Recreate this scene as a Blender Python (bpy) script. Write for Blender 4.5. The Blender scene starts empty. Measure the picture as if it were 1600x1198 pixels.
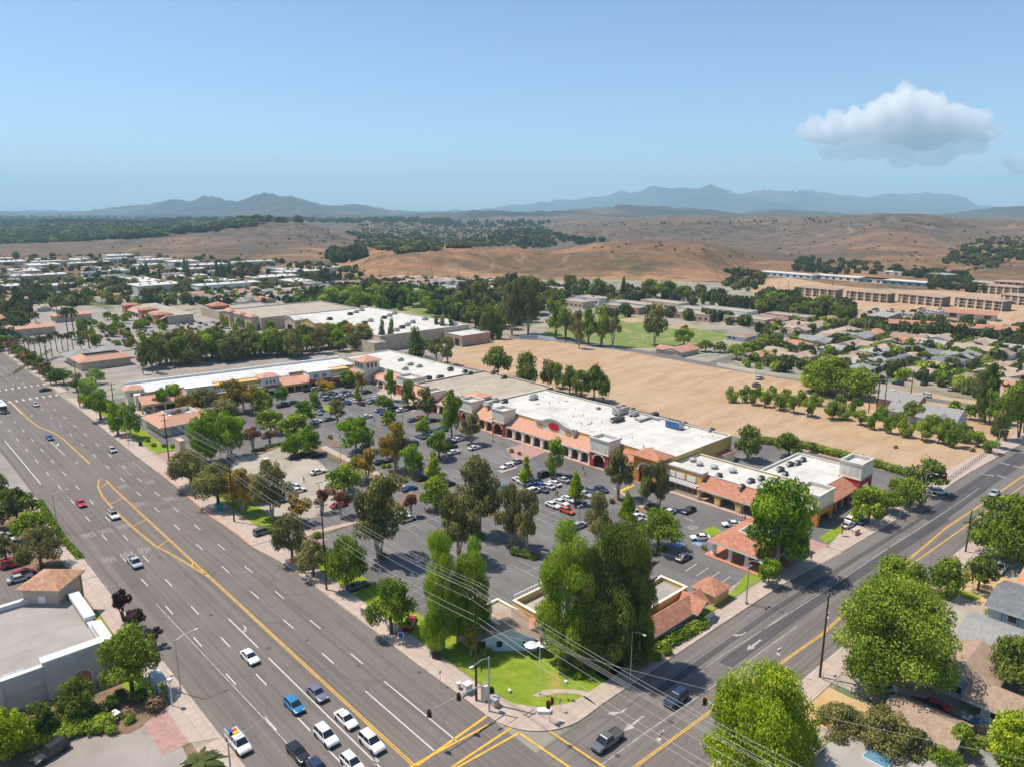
import bpy, math, random
import numpy as np
from mathutils import Vector, Matrix
random.seed(11); RNG = np.random.default_rng(11)
SC = bpy.context.scene
COL = SC.collection
# ---------------------------------------------------------------- camera geometry
FP = 1150.0; H0 = 75.0
TH = math.atan((599-327)/FP)
CT, ST = math.cos(TH), math.sin(TH)
def G(px, py, z=0.0):
    """photo pixel -> world point on the level z"""
    u = (px-800)/FP; v = (py-599)/FP
    t = (H0-z)/(ST+v*CT)
    return (u*t, (CT-v*ST)*t)
def PX(x, y, z=0.0):
    h = z-H0; dep = y*CT-h*ST; up = y*ST+h*CT
    if dep < 1: return (-9999, -9999)
    return (800+FP*x/dep, 599-FP*up/dep)
A2 = math.radians(42.8)
OX, OY = -3.0, 96.5
C2, S2 = math.cos(A2), math.sin(A2)
def W(X, Y, z=0.0):
    """street grid (X along the side road, Y along the boulevard) -> world"""
    return (OX+X*C2-Y*S2, OY+X*S2+Y*C2, z)
def LX(px, py, z=0.0):
    x, y = G(px, py, z); x -= OX; y -= OY
    return (x*C2+y*S2, -x*S2+y*C2)
def WL(x, y):
    x -= OX; y -= OY
    return (x*C2+y*S2, -x*S2+y*C2)
def HTOP(px, py, ty):
    x, y = G(px, py); lo, hi = 0.0, 74.0
    for _ in range(30):
        m = (lo+hi)/2
        if PX(x, y, m)[1] > ty: lo = m
        else: hi = m
    return lo
GRIDM = Matrix.Translation((OX, OY, 0)) @ Matrix.Rotation(A2, 4, 'Z')
def scale_at(px, py):
    x, y = G(px, py); return (y*CT+H0*ST)/FP      # metres per photo pixel
# ---------------------------------------------------------------- materials
def new_mat(name):
    m = bpy.data.materials.new(name); m.use_nodes = True
    nt = m.node_tree; b = nt.nodes['Principled BSDF']
    return m, nt, b
def node(nt, t, **kw):
    n = nt.nodes.new(t)
    for k, v in kw.items():
        if k.startswith('i_'): n.inputs[k[2:].replace('_', ' ')].default_value = v
        else: setattr(n, k, v)
    return n
def rgba(c): return (c[0], c[1], c[2], 1.0)
def ramp(nt, fac, stops):
    r = nt.nodes.new('ShaderNodeValToRGB'); e = r.color_ramp.elements
    while len(e) < len(stops): e.new(0.5)
    for i, (p, c) in enumerate(stops):
        e[i].position = p; e[i].color = rgba(c) if len(c) == 3 else c
    nt.links.new(fac, r.inputs[0]); return r.outputs[0]
def mix(nt, fac, a, b, mode='MIX'):
    m = nt.nodes.new('ShaderNodeMix'); m.data_type = 'RGBA'; m.blend_type = mode
    for sock, v in ((m.inputs[0], fac), (m.inputs[6], a), (m.inputs[7], b)):
        if isinstance(v, (int, float)): sock.default_value = v
        elif isinstance(v, tuple): sock.default_value = rgba(v)
        else: nt.links.new(v, sock)
    return m.outputs[2]
def coords(nt, scale=(1, 1, 1), src='Object', rot=(0, 0, 0)):
    t = nt.nodes.new('ShaderNodeTexCoord'); mp = nt.nodes.new('ShaderNodeMapping')
    mp.inputs['Scale'].default_value = scale; mp.inputs['Rotation'].default_value = rot
    nt.links.new(t.outputs[src], mp.inputs[0]); return mp.outputs[0]
def noise(nt, vec, sc, det=4, rough=.55, dist=0):
    n = nt.nodes.new('ShaderNodeTexNoise'); n.inputs['Scale'].default_value = sc
    n.inputs['Detail'].default_value = det; n.inputs['Roughness'].default_value = rough
    n.inputs['Distortion'].default_value = dist
    nt.links.new(vec, n.inputs['Vector']); return n.outputs[0]
MATS = {}
def noisy(name, c1, c2, sc=1.0, rough=.85, scale=(1, 1, 1), det=5, lo=.35, hi=.65, fine=None, bump=0, metal=0, spec=.3):
    m, nt, b = new_mat(name)
    v = coords(nt, scale)
    c = ramp(nt, noise(nt, v, sc, det), [(lo, c1), (hi, c2)])
    if fine:
        f = ramp(nt, noise(nt, coords(nt), fine[0], 3), [(.3, (1-fine[1],)*3), (.7, (1+fine[1]*.6,)*3)])
        c = mix(nt, 1.0, c, f, 'MULTIPLY')
    nt.links.new(c, b.inputs['Base Color']); b.inputs['Roughness'].default_value = rough
    b.inputs['Metallic'].default_value = metal; b.inputs['Specular IOR Level'].default_value = spec
    MATS[name] = m; return m
def plain(name, c, rough=.7, metal=0, spec=.4, emit=None):
    m, nt, b = new_mat(name)
    b.inputs['Base Color'].default_value = rgba(c); b.inputs['Roughness'].default_value = rough
    b.inputs['Metallic'].default_value = metal; b.inputs['Specular IOR Level'].default_value = spec
    if emit:
        b.inputs['Emission Color'].default_value = rgba(emit[:3]); b.inputs['Emission Strength'].default_value = emit[3]
    MATS[name] = m; return m
def stucco(name, c, k=.82):
    return noisy(name, tuple(x*k for x in c), c, .35, .9, fine=(6, .10))
# streets (object coordinates are the street grid: x across the boulevard)
def asphalt(name, c, amp, streak=(.9, .02, 1), tar=True):
    m, nt, b = new_mat(name)
    v1 = coords(nt, streak)
    n1 = noise(nt, v1, 1.0, 4, .6)
    n2 = noise(nt, coords(nt), .06, 5, .6, .6)
    n3 = noise(nt, coords(nt), 4.0, 3)
    c1 = tuple(x*(1-amp) for x in c); c2 = tuple(x*(1+amp*.8) for x in c)
    col = ramp(nt, n1, [(.3, c1), (.7, c2)])
    col = mix(nt, .45, col, ramp(nt, n2, [(.35, c1), (.65, c2)]))
    col = mix(nt, 1.0, col, ramp(nt, n3, [(.3, (.93,)*3), (.7, (1.05,)*3)]), 'MULTIPLY')
    lanes = nt.nodes.new('ShaderNodeTexNoise'); lanes.inputs['Scale'].default_value = 1; lanes.inputs['Detail'].default_value = 3
    nt.links.new(coords(nt, tuple(x*(1.9 if x > .5 else .35) for x in streak[:2])+(1,)), lanes.inputs['Vector'])
    col = mix(nt, 1.0, col, ramp(nt, lanes.outputs[0], [(.36, (.84, .83, .83)), (.6, (1.07,)*3)]), 'MULTIPLY')
    col = mix(nt, ramp(nt, noise(nt, coords(nt), .9, 3, .5), [(.66, (0, 0, 0)), (.74, (.35, .35, .35))]), col, tuple(x*.5 for x in c))
    if tar:   # crack-sealing lines
        vo = nt.nodes.new('ShaderNodeTexVoronoi'); vo.feature = 'DISTANCE_TO_EDGE'; vo.inputs['Scale'].default_value = .07
        wv = nt.nodes.new('ShaderNodeTexNoise'); wv.inputs['Scale'].default_value = .25; cc = coords(nt)
        nt.links.new(cc, wv.inputs['Vector'])
        add = nt.nodes.new('ShaderNodeVectorMath'); add.operation = 'MULTIPLY_ADD'
        nt.links.new(wv.outputs['Color'], add.inputs[0]); add.inputs[1].default_value = (5, 5, 0); nt.links.new(cc, add.inputs[2])
        nt.links.new(add.outputs[0], vo.inputs['Vector'])
        col = mix(nt, ramp(nt, vo.outputs[0], [(.0, (.35,)*3), (.012, (0, 0, 0))]), col, tuple(x*.45 for x in c))
    nt.links.new(col, b.inputs['Base Color']); b.inputs['Roughness'].default_value = .85
    b.inputs['Specular IOR Level'].default_value = .25
    MATS[name] = m; return m
asphalt('asphalt', (.163, .141, .127), .20)
asphalt('asphalt_side', (.168, .148, .136), .20, (.02, .9, 1))
asphalt('asphalt_patch', (.085, .080, .082), .25, (.03, .7, 1), False)
asphalt('asphalt_lot', (.158, .148, .144), .26, (.3, .1, 1))
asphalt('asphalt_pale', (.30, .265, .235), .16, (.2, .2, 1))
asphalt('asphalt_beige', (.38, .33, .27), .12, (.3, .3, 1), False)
def concrete():
    m, nt, b = new_mat('concrete'); v = coords(nt)
    col = ramp(nt, noise(nt, v, .5, 7, .7), [(.3, (.39, .305, .255)), (.7, (.49, .39, .33))])
    bt = nt.nodes.new('ShaderNodeTexBrick'); nt.links.new(v, bt.inputs[0]); bt.offset = 0
    bt.inputs['Color1'].default_value = (1, 1, 1, 1); bt.inputs['Color2'].default_value = (.93, .93, .92, 1); bt.inputs['Mortar'].default_value = (.62, .6, .58, 1)
    bt.inputs['Scale'].default_value = 1; bt.inputs['Brick Width'].default_value = 1.6; bt.inputs['Row Height'].default_value = 1.6; bt.inputs['Mortar Size'].default_value = .03
    col = mix(nt, 1.0, col, bt.outputs[0], 'MULTIPLY')
    nt.links.new(col, b.inputs['Base Color']); b.inputs['Roughness'].default_value = .9; MATS['concrete'] = m
concrete()
noisy('kerb', (.36, .29, .24), (.50, .41, .34), .5, .9)
noisy('kerb_red', (.50, .18, .13), (.55, .33, .25), .4, .9)
noisy('pavers', (.34, .20, .17), (.44, .27, .23), .8, .9, fine=(5, .2))
noisy('paint_white', (.42, .40, .38), (.66, .64, .61), 1.6, .7, lo=.25, hi=.5)
noisy('paint_worn', (.20, .18, .17), (.48, .46, .43), 1.4, .8, lo=.3, hi=.62)
noisy('paint_faded', (.18, .16, .15), (.34, .32, .30), 1.4, .8, lo=.3, hi=.62)
noisy('paint_yellow', (.58, .31, .035), (.76, .44, .05), .8, .7)
noisy('paint_blue', (.12, .22, .42), (.25, .40, .58), .8, .7)
def grassy(name, a, b2, dry, k=.5):
    m, nt, b = new_mat(name)
    v = coords(nt)
    col = ramp(nt, noise(nt, v, .35, 6, .65), [(.3, a), (.65, b2)])
    col = mix(nt, ramp(nt, noise(nt, v, .12, 5, .6, .5), [(k, (0, 0, 0)), (k+.15, (1, 1, 1))]), col, dry)
    col = mix(nt, 1.0, col, ramp(nt, noise(nt, v, 5, 4, .7), [(.3, (.72,)*3), (.7, (1.2,)*3)]), 'MULTIPLY')
    nt.links.new(col, b.inputs['Base Color']); b.inputs['Roughness'].default_value = 1; b.inputs['Specular IOR Level'].default_value = .1
    MATS[name] = m; return m
grassy('lawn', (.14, .21, .018), (.24, .31, .032), (.33, .28, .08), .56)
grassy('park_grass', (.12, .17, .04), (.19, .24, .07), (.34, .28, .15), .50)
grassy('dry_grass', (.42, .27, .12), (.55, .37, .18), (.50, .36, .20), .5)
grassy('bed', (.17, .11, .07), (.28, .19, .13), (.10, .12, .05), .52)
def field_mat():
    m, nt, b = new_mat('dry_field')
    v = coords(nt, (.12, .5, 1)); w = coords(nt)
    col = ramp(nt, noise(nt, v, .35, 6, .65, .4), [(.25, (0.330, 0.205, 0.111)), (.5, (0.419, 0.283, 0.171)), (.75, (0.510, 0.382, 0.255))])
    col = mix(nt, ramp(nt, noise(nt, w, .02, 5, .6, .5), [(.5, (0, 0, 0)), (.66, (.8, .8, .8))]), col, (0.435, 0.325, 0.222))
    col = mix(nt, ramp(nt, noise(nt, w, .5, 5, .7), [(.56, (0, 0, 0)), (.72, (.55, .55, .55))]), col, (0.300, 0.170, 0.078))
    col = mix(nt, 1.0, col, ramp(nt, noise(nt, w, 1.6, 7, .8), [(.34, (.80, .78, .76)), (.66, (1.12, 1.13, 1.15))]), 'MULTIPLY')
    col = mix(nt, ramp(nt, noise(nt, coords(nt, (1.1, .018, 1)), 1.0, 3, .6, .3), [(.58, (0, 0, 0)), (.68, (.45, .45, .45))]), col, (.50, .40, .29))
    col = mix(nt, ramp(nt, noise(nt, w, .09, 7, .75), [(.54, (0, 0, 0)), (.66, (.5, .5, .5))]), col, (.31, .235, .15))
    nt.links.new(col, b.inputs['Base Color']); b.inputs['Roughness'].default_value = 1; b.inputs['Specular IOR Level'].default_value = .1
    MATS['dry_field'] = m
field_mat()
def ground_mat():
    m, nt, b = new_mat('ground_mix')
    w = coords(nt)
    col = ramp(nt, noise(nt, w, .012, 8, .7, .3), [(.30, (.20, .17, .12)), (.45, (.34, .29, .22)), (.55, (.24, .23, .20)), (.70, (.42, .34, .25))])
    col = mix(nt, ramp(nt, noise(nt, w, .06, 6, .7), [(.52, (0, 0, 0)), (.6, (.8, .8, .8))]), col, (.09, .13, .05))
    col = mix(nt, ramp(nt, noise(nt, w, .11, 6, .7), [(.56, (0, 0, 0)), (.62, (.8, .8, .8))]), col, (.30, .28, .27))
    nt.links.new(col, b.inputs['Base Color']); b.inputs['Roughness'].default_value = 1; b.inputs['Specular IOR Level'].default_value = .1
    MATS['ground_mix'] = m
    m, nt, b = new_mat('hill_mix')
    w = coords(nt)
    col = ramp(nt, noise(nt, w, .0016, 8, .6, .8), [(.30, (0.146, 0.088, 0.056)), (.43, (0.215, 0.126, 0.073)), (.52, (0.332, 0.185, 0.100)), (.70, (0.390, 0.237, 0.134))])
    col = mix(nt, ramp(nt, noise(nt, coords(nt, (.5, 1.6, 1)), .0031, 9, .72, .9), [(.47, (0, 0, 0)), (.58, (.85, .85, .85))]), col, (0.106, 0.078, 0.054))
    col = mix(nt, ramp(nt, noise(nt, w, .017, 9, .8), [(.50, (0, 0, 0)), (.60, (.75, .75, .75))]), col, (0.078, 0.073, 0.038))
    col = mix(nt, ramp(nt, noise(nt, coords(nt, (.6, 1.3, 1)), .0026, 9, .75, .9), [(.60, (0, 0, 0)), (.66, (.7, .7, .7))]), col, (0.423, 0.301, 0.181))
    col = mix(nt, 1.0, col, ramp(nt, noise(nt, w, .055, 8, .8), [(.36, (.66,)*3), (.64, (1.22,)*3)]), 'MULTIPLY')
    # scrub-covered country beyond the first dry slope
    sep = nt.nodes.new('ShaderNodeSeparateXYZ'); nt.links.new(w, sep.inputs[0]); mr = nt.nodes.new('ShaderNodeMapRange'); mr.inputs[1].default_value = 1050; mr.inputs[2].default_value = 1500
    nt.links.new(sep.outputs[1], mr.inputs[0])
    cover = mix(nt, 1.0, ramp(nt, noise(nt, coords(nt, (.5, 1.5, 1)), .0042, 9, .74, .7), [(.34, (.30, .30, .30)), (.50, (1, 1, 1))]), mr.outputs[0], 'MULTIPLY')
    brush = ramp(nt, noise(nt, w, .03, 8, .8), [(.36, (.050, .050, .034)), (.48, (.105, .085, .070)), (.58, (.155, .118, .095)), (.70, (.26, .185, .13))])
    col = mix(nt, cover, col, brush)
    # pale dirt tracks
    vo = nt.nodes.new('ShaderNodeTexVoronoi'); vo.feature = 'DISTANCE_TO_EDGE'; vo.inputs['Scale'].default_value = .0016
    wn = nt.nodes.new('ShaderNodeTexNoise'); wn.inputs['Scale'].default_value = .004; nt.links.new(w, wn.inputs['Vector'])
    ad = nt.nodes.new('ShaderNodeVectorMath'); ad.operation = 'MULTIPLY_ADD'; ad.inputs[1].default_value = (420, 420, 0)
    nt.links.new(wn.outputs['Color'], ad.inputs[0]); nt.links.new(w, ad.inputs[2]); nt.links.new(ad.outputs[0], vo.inputs['Vector'])
    col = mix(nt, ramp(nt, vo.outputs[0], [(.0, (.18,)*3), (.002, (0, 0, 0))]), col, (0.570, 0.410, 0.268))
    nt.links.new(col, b.inputs['Base Color']); b.inputs['Roughness'].default_value = 1; b.inputs['Specular IOR Level'].default_value = .05
    MATS['hill_mix'] = m
    m, nt, b = new_mat('mountain_mix')
    w = coords(nt)
    col = ramp(nt, noise(nt, w, .0011, 9, .68, .8), [(.35, (0.024, 0.027, 0.016)), (.52, (0.072, 0.057, 0.040)), (.66, (0.160, 0.114, 0.079))])
    nt.links.new(col, b.inputs['Base Color']); b.inputs['Roughness'].default_value = 1; b.inputs['Specular IOR Level'].default_value = .05
    MATS['mountain_mix'] = m
ground_mat()
# buildings
stucco('cream', (.86, .76, .60), .9); stucco('beige', (.66, .54, .40)); stucco('mustard', (.68, .46, .16)); stucco('orange', (.68, .30, .07))
stucco('brickred', (.48, .07, .055)); stucco('tan', (.58, .46, .34)); stucco('white_wall', (.74, .73, .70)); stucco('grey_wall', (.60, .59, .58))
stucco('coral', (.58, .24, .15)); stucco('brown_wall', (.42, .26, .17)); stucco('pale_blue', (.55, .63, .72)); stucco('rose_wall', (.50, .33, .26))
stucco('house_wall', (.56, .53, .50)); stucco('grey_parapet', (.60, .57, .53))
def tile(name, c1, c2, c3, sc=3.4):
    m, nt, b = new_mat(name)
    v = coords(nt)
    n = noise(nt, v, 1.1, 5, .7)
    col = ramp(nt, n, [(.3, c1), (.5, c2), (.7, c3)])
    wv = nt.nodes.new('ShaderNodeTexWave'); wv.inputs['Scale'].default_value = sc*.33; wv.bands_direction = 'DIAGONAL'
    wv.inputs['Distortion'].default_value = .5; nt.links.new(v, wv.inputs['Vector'])
    col = mix(nt, 1.0, col, ramp(nt, wv.outputs[1], [(.1, (.72,)*3), (.6, (1.08,)*3)]), 'MULTIPLY')
    bk = nt.nodes.new('ShaderNodeTexNoise'); bk.inputs['Scale'].default_value = 5; bk.inputs['Detail'].default_value = 2; nt.links.new(v, bk.inputs['Vector'])
    col = mix(nt, 1.0, col, ramp(nt, bk.outputs[0], [(.3, (.8,)*3), (.7, (1.15,)*3)]), 'MULTIPLY')
    nt.links.new(col, b.inputs['Base Color']); b.inputs['Roughness'].default_value = .85; b.inputs['Specular IOR Level'].default_value = .2
    MATS[name] = m
tile('tile_red', (.36, .15, .09), (.45, .20, .13), (.55, .29, .19))
tile('tile_pink', (.46, .22, .15), (.56, .30, .21), (.64, .38, .27))
tile('tile_brown', (.33, .17, .10), (.46, .25, .15), (.58, .38, .24))
tile('shingle_brown', (.30, .21, .15), (.37, .26, .19), (.43, .32, .24), 6)
tile('shingle_grey', (.25, .24, .23), (.31, .30, .285), (.36, .34, .32), 6)
tile('shingle_dark', (.13, .135, .145), (.18, .185, .195), (.23, .235, .24), 6)
tile('shingle_orange', (.46, .21, .11), (.56, .28, .16), (.62, .34, .22), 6)
def membrane(name, c, dirt, seam=.70):
    m, nt, b = new_mat(name)
    v = coords(nt)
    col = ramp(nt, noise(nt, v, .18, 6, .6), [(.3, dirt), (.58, c)])
    bt = nt.nodes.new('ShaderNodeTexBrick'); nt.links.new(v, bt.inputs[0])
    bt.inputs['Color1'].default_value = (1, 1, 1, 1); bt.inputs['Color2'].default_value = (.91, .905, .89, 1); bt.inputs['Mortar'].default_value = (seam, seam*.98, seam*.95, 1)
    bt.inputs['Scale'].default_value = 1; bt.inputs['Brick Width'].default_value = 9; bt.inputs['Row Height'].default_value = 3; bt.inputs['Mortar Size'].default_value = .06
    col = mix(nt, 1.0, col, bt.outputs[0], 'MULTIPLY')
    nt.links.new(col, b.inputs['Base Color']); b.inputs['Roughness'].default_value = .8; b.inputs['Specular IOR Level'].default_value = .2
    MATS[name] = m
membrane('roof_white', (.60, .585, .55), (.47, .445, .40)); membrane('roof_tan', (.42, .36, .29), (.32, .27, .21), .86); membrane('roof_grey', (.36, .33, .30), (.29, .265, .24), .88)
membrane('roof_ribbed', (.62, .62, .60), (.46, .46, .45))
plain('glass_dark', (.015, .02, .025), .12, 0, .7); plain('glass_blue', (.10, .22, .30), .15, 0, .7)
plain('shop_glass', (.085, .055, .035), .35, 0, .3); plain('dark', (.03, .027, .025), .8); plain('black', (.012, .012, .012), .5); plain('metal_grey', (.36, .36, .36), .5, .6)
plain('galv', (.48, .49, .49), .55, .5); noisy('unit_metal', (.30, .29, .27), (.48, .46, .43), 1.2, .7); plain('unit_dark', (.07, .065, .06), .8)
noisy('pole_wood', (.060, .038, .025), (.12, .075, .05), 2, .95, (4, 4, .4)); plain('sign_green', (.0, .21, .13), .6); plain('sign_orange', (.9, .12, .02), .6)
plain('sign_red', (.55, .01, .02), .5); plain('sign_blue', (.03, .10, .40), .5); plain('white_paint', (.78, .78, .76), .5); plain('signal_yellow', (.70, .42, .02), .5)
plain('blue_panel', (.04, .12, .30), .5); plain('wire', (.45, .43, .40), .5, .2); plain('tyre', (.02, .02, .02), .9); plain('rim', (.42, .42, .43), .35, .7)
plain('lamp_red', (.45, .01, .01), .3); plain('lamp_white', (.75, .75, .72), .2); plain('flag_red', (.55, .03, .04), .8); plain('flag_blue', (.03, .05, .22), .8)
plain('skin', (.45, .27, .18), .7); plain('cloth_dark', (.03, .035, .05), .9); plain('cloth_pink', (.60, .10, .22), .9); plain('cloth_red', (.5, .03, .03), .9); plain('hair', (.03, .02, .015), .8)
noisy('bark', (.10, .07, .05), (.20, .15, .11), 3, .95, (1, 1, .3)); noisy('bark_pale', (.32, .27, .22), (.52, .46, .38), 2, .9, (1, 1, .3))
noisy('wood_fence', (.12, .09, .07), (.22, .17, .13), 1, .95); noisy('timber_frame', (.55, .42, .29), (.68, .55, .40), .5, .9); plain('timber_dark', (.22, .15, .11), .9)
m, nt, b = new_mat('car_paint')
oi = nt.nodes.new('ShaderNodeObjectInfo'); nt.links.new(oi.outputs['Color'], b.inputs['Base Color'])
b.inputs['Roughness'].default_value = .32; b.inputs['Metallic'].default_value = .1; b.inputs['Coat Weight'].default_value = .5; b.inputs['Coat Roughness'].default_value = .1
MATS['car_paint'] = m
m, nt, b = new_mat('obj_paint')
oi = nt.nodes.new('ShaderNodeObjectInfo')
c = mix(nt, 1.0, oi.outputs['Color'], ramp(nt, noise(nt, coords(nt), .5, 5, .7), [(.3, (.78,)*3), (.7, (1.12,)*3)]), 'MULTIPLY')
nt.links.new(c, b.inputs['Base Color']); b.inputs['Roughness'].default_value = .9
MATS['obj_paint'] = m
def leaf_mat(name, c1, c2, c3, trans=.3):
    m = bpy.data.materials.new(name); m.use_nodes = True; nt = m.node_tree; nt.nodes.clear()
    at = nt.nodes.new('ShaderNodeAttribute'); at.attribute_name = 'v'
    oi = nt.nodes.new('ShaderNodeObjectInfo')
    ma = nt.nodes.new('ShaderNodeMath'); ma.operation = 'MULTIPLY_ADD'; ma.inputs[1].default_value = .34; ma.inputs[2].default_value = -.17
    nt.links.new(oi.outputs['Random'], ma.inputs[0])
    ad = nt.nodes.new('ShaderNodeMath'); ad.operation = 'ADD'; nt.links.new(at.outputs['Fac'], ad.inputs[0]); nt.links.new(ma.outputs[0], ad.inputs[1])
    col = ramp(nt, ad.outputs[0], [(.1, c1), (.5, c2), (.9, c3)])
    d = nt.nodes.new('ShaderNodeBsdfDiffuse'); t = nt.nodes.new('ShaderNodeBsdfTranslucent'); ms = nt.nodes.new('ShaderNodeMixShader')
    nt.links.new(col, d.inputs[0]); nt.links.new(col, t.inputs[0]); ms.inputs[0].default_value = trans
    o = nt.nodes.new('ShaderNodeOutputMaterial'); nt.links.new(d.outputs[0], ms.inputs[1]); nt.links.new(t.outputs[0], ms.inputs[2]); nt.links.new(ms.outputs[0], o.inputs[0])
    MATS[name] = m
leaf_mat('leaf_bright', (0.105, 0.2, 0.014), (0.205, 0.335, 0.024), (0.38, 0.5, 0.045))
leaf_mat('leaf_green', (0.095, 0.165, 0.018), (0.2, 0.29, 0.03), (0.38, 0.46, 0.055))
leaf_mat('leaf_olive', (0.13, 0.135, 0.045), (0.215, 0.205, 0.068), (0.36, 0.33, 0.11))
leaf_mat('leaf_dark', (0.065, 0.105, 0.02), (0.135, 0.19, 0.034), (0.3, 0.34, 0.06))
leaf_mat('leaf_amber', (0.158, 0.156, 0.036), (0.302, 0.234, 0.042), (0.518, 0.328, 0.048))
leaf_mat('leaf_lime', (0.17, 0.26, 0.012), (0.34, 0.44, 0.025), (0.6, 0.66, 0.06))
leaf_mat('leaf_red', (0.172, 0.083, 0.057), (0.315, 0.165, 0.1), (0.458, 0.28, 0.157))
leaf_mat('leaf_plum', (0.039, 0.023, 0.026), (0.078, 0.046, 0.042), (0.143, 0.078, 0.065))
leaf_mat('leaf_brown', (0.2, 0.13, 0.07), (0.3, 0.2, 0.11), (0.38, 0.27, 0.16), .1)
leaf_mat('leaf_far', (.055, .075, .028), (.10, .12, .040), (.19, .205, .065))
leaf_mat('leaf_scrub', (.085, .08, .05), (.125, .115, .07), (.17, .155, .09))
leaf_mat('leaf_palm', (0.12, 0.144, 0.048), (0.204, 0.228, 0.084), (0.312, 0.312, 0.132))
# ---------------------------------------------------------------- mesh builder
class MB:
    def __init__(s): s.v = []; s.f = []; s.m = []; s.names = []
    def mi(s, mat):
        if mat not in s.names: s.names.append(mat)
        return s.names.index(mat)
    def add(s, vs, fs, mat):
        o = len(s.v); s.v.extend(vs); k = s.mi(mat)
        for f in fs: s.f.append([i+o for i in f]); s.m.append(k)
        return s
    def box(s, x0, x1, y0, y1, z0, z1, mat, taper=0):
        t = taper
        vs = [(x0, y0, z0), (x1, y0, z0), (x1, y1, z0), (x0, y1, z0), (x0+t, y0+t, z1), (x1-t, y0+t, z1), (x1-t, y1-t, z1), (x0+t, y1-t, z1)]
        return s.add(vs, [(3, 2, 1, 0), (4, 5, 6, 7), (0, 1, 5, 4), (1, 2, 6, 5), (2, 3, 7, 6), (3, 0, 4, 7)], mat)
    def poly(s, pts, z, mat):
        n = len(pts)
        a = sum(pts[i][0]*pts[(i+1) % n][1]-pts[(i+1) % n][0]*pts[i][1] for i in range(n))
        if a < 0: pts = pts[::-1]
        return s.add([(p[0], p[1], z) for p in pts], [tuple(range(n))], mat)
    def prism(s, pts, z0, z1, mat, side=None):
        n = len(pts)
        a = sum(pts[i][0]*pts[(i+1) % n][1]-pts[(i+1) % n][0]*pts[i][1] for i in range(n))
        if a < 0: pts = pts[::-1]
        vs = [(p[0], p[1], z0) for p in pts]+[(p[0], p[1], z1) for p in pts]
        s.add(vs, [tuple(range(n, 2*n))], mat)
        return s.add(vs, [(i, (i+1) % n, n+(i+1) % n, n+i) for i in range(n)], side or mat)
    def tube(s, p, q, r0, r1, mat, n=8, cap=True):
        p = Vector(p); q = Vector(q); d = (q-p).normalized()
        u = d.orthogonal().normalized(); w = d.cross(u)
        vs = []
        for c, r in ((p, r0), (q, r1)):
            for i in range(n):
                a = 2*math.pi*i/n; vs.append(tuple(c+u*math.cos(a)*r+w*math.sin(a)*r))
        fs = [(i, (i+1) % n, n+(i+1) % n, n+i) for i in range(n)]
        if cap: fs += [tuple(range(n))[::-1], tuple(range(n, 2*n))]
        return s.add(vs, fs, mat)
    def path(s, pts, rads, mat, n=8):
        for i in range(len(pts)-1): s.tube(pts[i], pts[i+1], rads[i], rads[i+1], mat, n, i in (0, len(pts)-2))
        return s
    def hip(s, x0, x1, y0, y1, z, rise, mat, over=.6, thick=.25, under='tan', flat=None):
        """hip roof with an overhang; flat = inset of a level well in the middle"""
        X0, X1, Y0, Y1 = x0-over, x1+over, y0-over, y1+over
        w = min(X1-X0, Y1-Y0)/2
        k = w if flat is None else flat
        zt = z+rise
        a = [(X0, Y0, z), (X1, Y0, z), (X1, Y1, z), (X0, Y1, z)]
        if flat is None:
            if X1-X0 >= Y1-Y0: r = [(X0+k, (Y0+Y1)/2, zt), (X1-k, (Y0+Y1)/2, zt)]; fs = [(0, 1, 5, 4), (1, 2, 5), (2, 3, 4, 5), (3, 0, 4)]
            else: r = [((X0+X1)/2, Y0+k, zt), ((X0+X1)/2, Y1-k, zt)]; fs = [(0, 1, 4), (1, 2, 5, 4), (2, 3, 5), (3, 0, 4, 5)]
            if abs((X1-X0)-(Y1-Y0)) < .02: r = [((X0+X1)/2, (Y0+Y1)/2, zt)]; fs = [(0, 1, 4), (1, 2, 4), (2, 3, 4), (3, 0, 4)]
            s.add(a+r, fs, mat)
        else:
            r = [(X0+k, Y0+k, zt), (X1-k, Y0+k, zt), (X1-k, Y1-k, zt), (X0+k, Y1-k, zt)]
            s.add(a+r, [(0, 1, 5, 4), (1, 2, 6, 5), (2, 3, 7, 6), (3, 0, 4, 7)], mat)
        vs = a+[(p[0], p[1], z-thick) for p in a]
        s.add(vs, [(1, 0, 4, 5), (2, 1, 5, 6), (3, 2, 6, 7), (0, 3, 7, 4), (7, 6, 5, 4)], under)
        return s
    def gable(s, x0, x1, y0, y1, z, rise, mat, axis='x', over=.5, thick=.2, wall=None, endin=0):
        """gable roof (ridge along axis) as two thick slabs, gable triangles in the wall material"""
        def mp(a, b, c): return (a, b, c) if axis == 'x' else (b, a, c)
        if axis == 'x': a0, a1, b0, b1 = x0, x1, y0, y1
        else: a0, a1, b0, b1 = y0, y1, x0, x1
        bm = (b0+b1)/2; hw = (b1-b0)/2; sl = rise/hw
        for sg, be in ((-1, b0), (1, b1)):
            bo = be+sg*over; zo = z-over*sl
            A = [mp(a0-over, bo, zo), mp(a1+over, bo, zo), mp(a1+over, bm, z+rise), mp(a0-over, bm, z+rise)]
            Bq = [(p[0], p[1], p[2]-thick) for p in A]
            fs = [(0, 1, 2, 3), (7, 6, 5, 4), (0, 4, 5, 1), (1, 5, 6, 2), (3, 7, 4, 0), (2, 6, 7, 3)]
            if (sg < 0) != (axis == 'x'): fs = [f[::-1] for f in fs]
            s.add(A+Bq, fs[:1], mat); s.add(A+Bq, fs[1:], 'white_paint' if wall else mat)
        if wall:
            for aa in (a0, a1): s.add([mp(aa, b0, z), mp(aa, b1, z), mp(aa, bm, z+rise-thick)], [(0, 1, 2)], wall)
        return s
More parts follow.
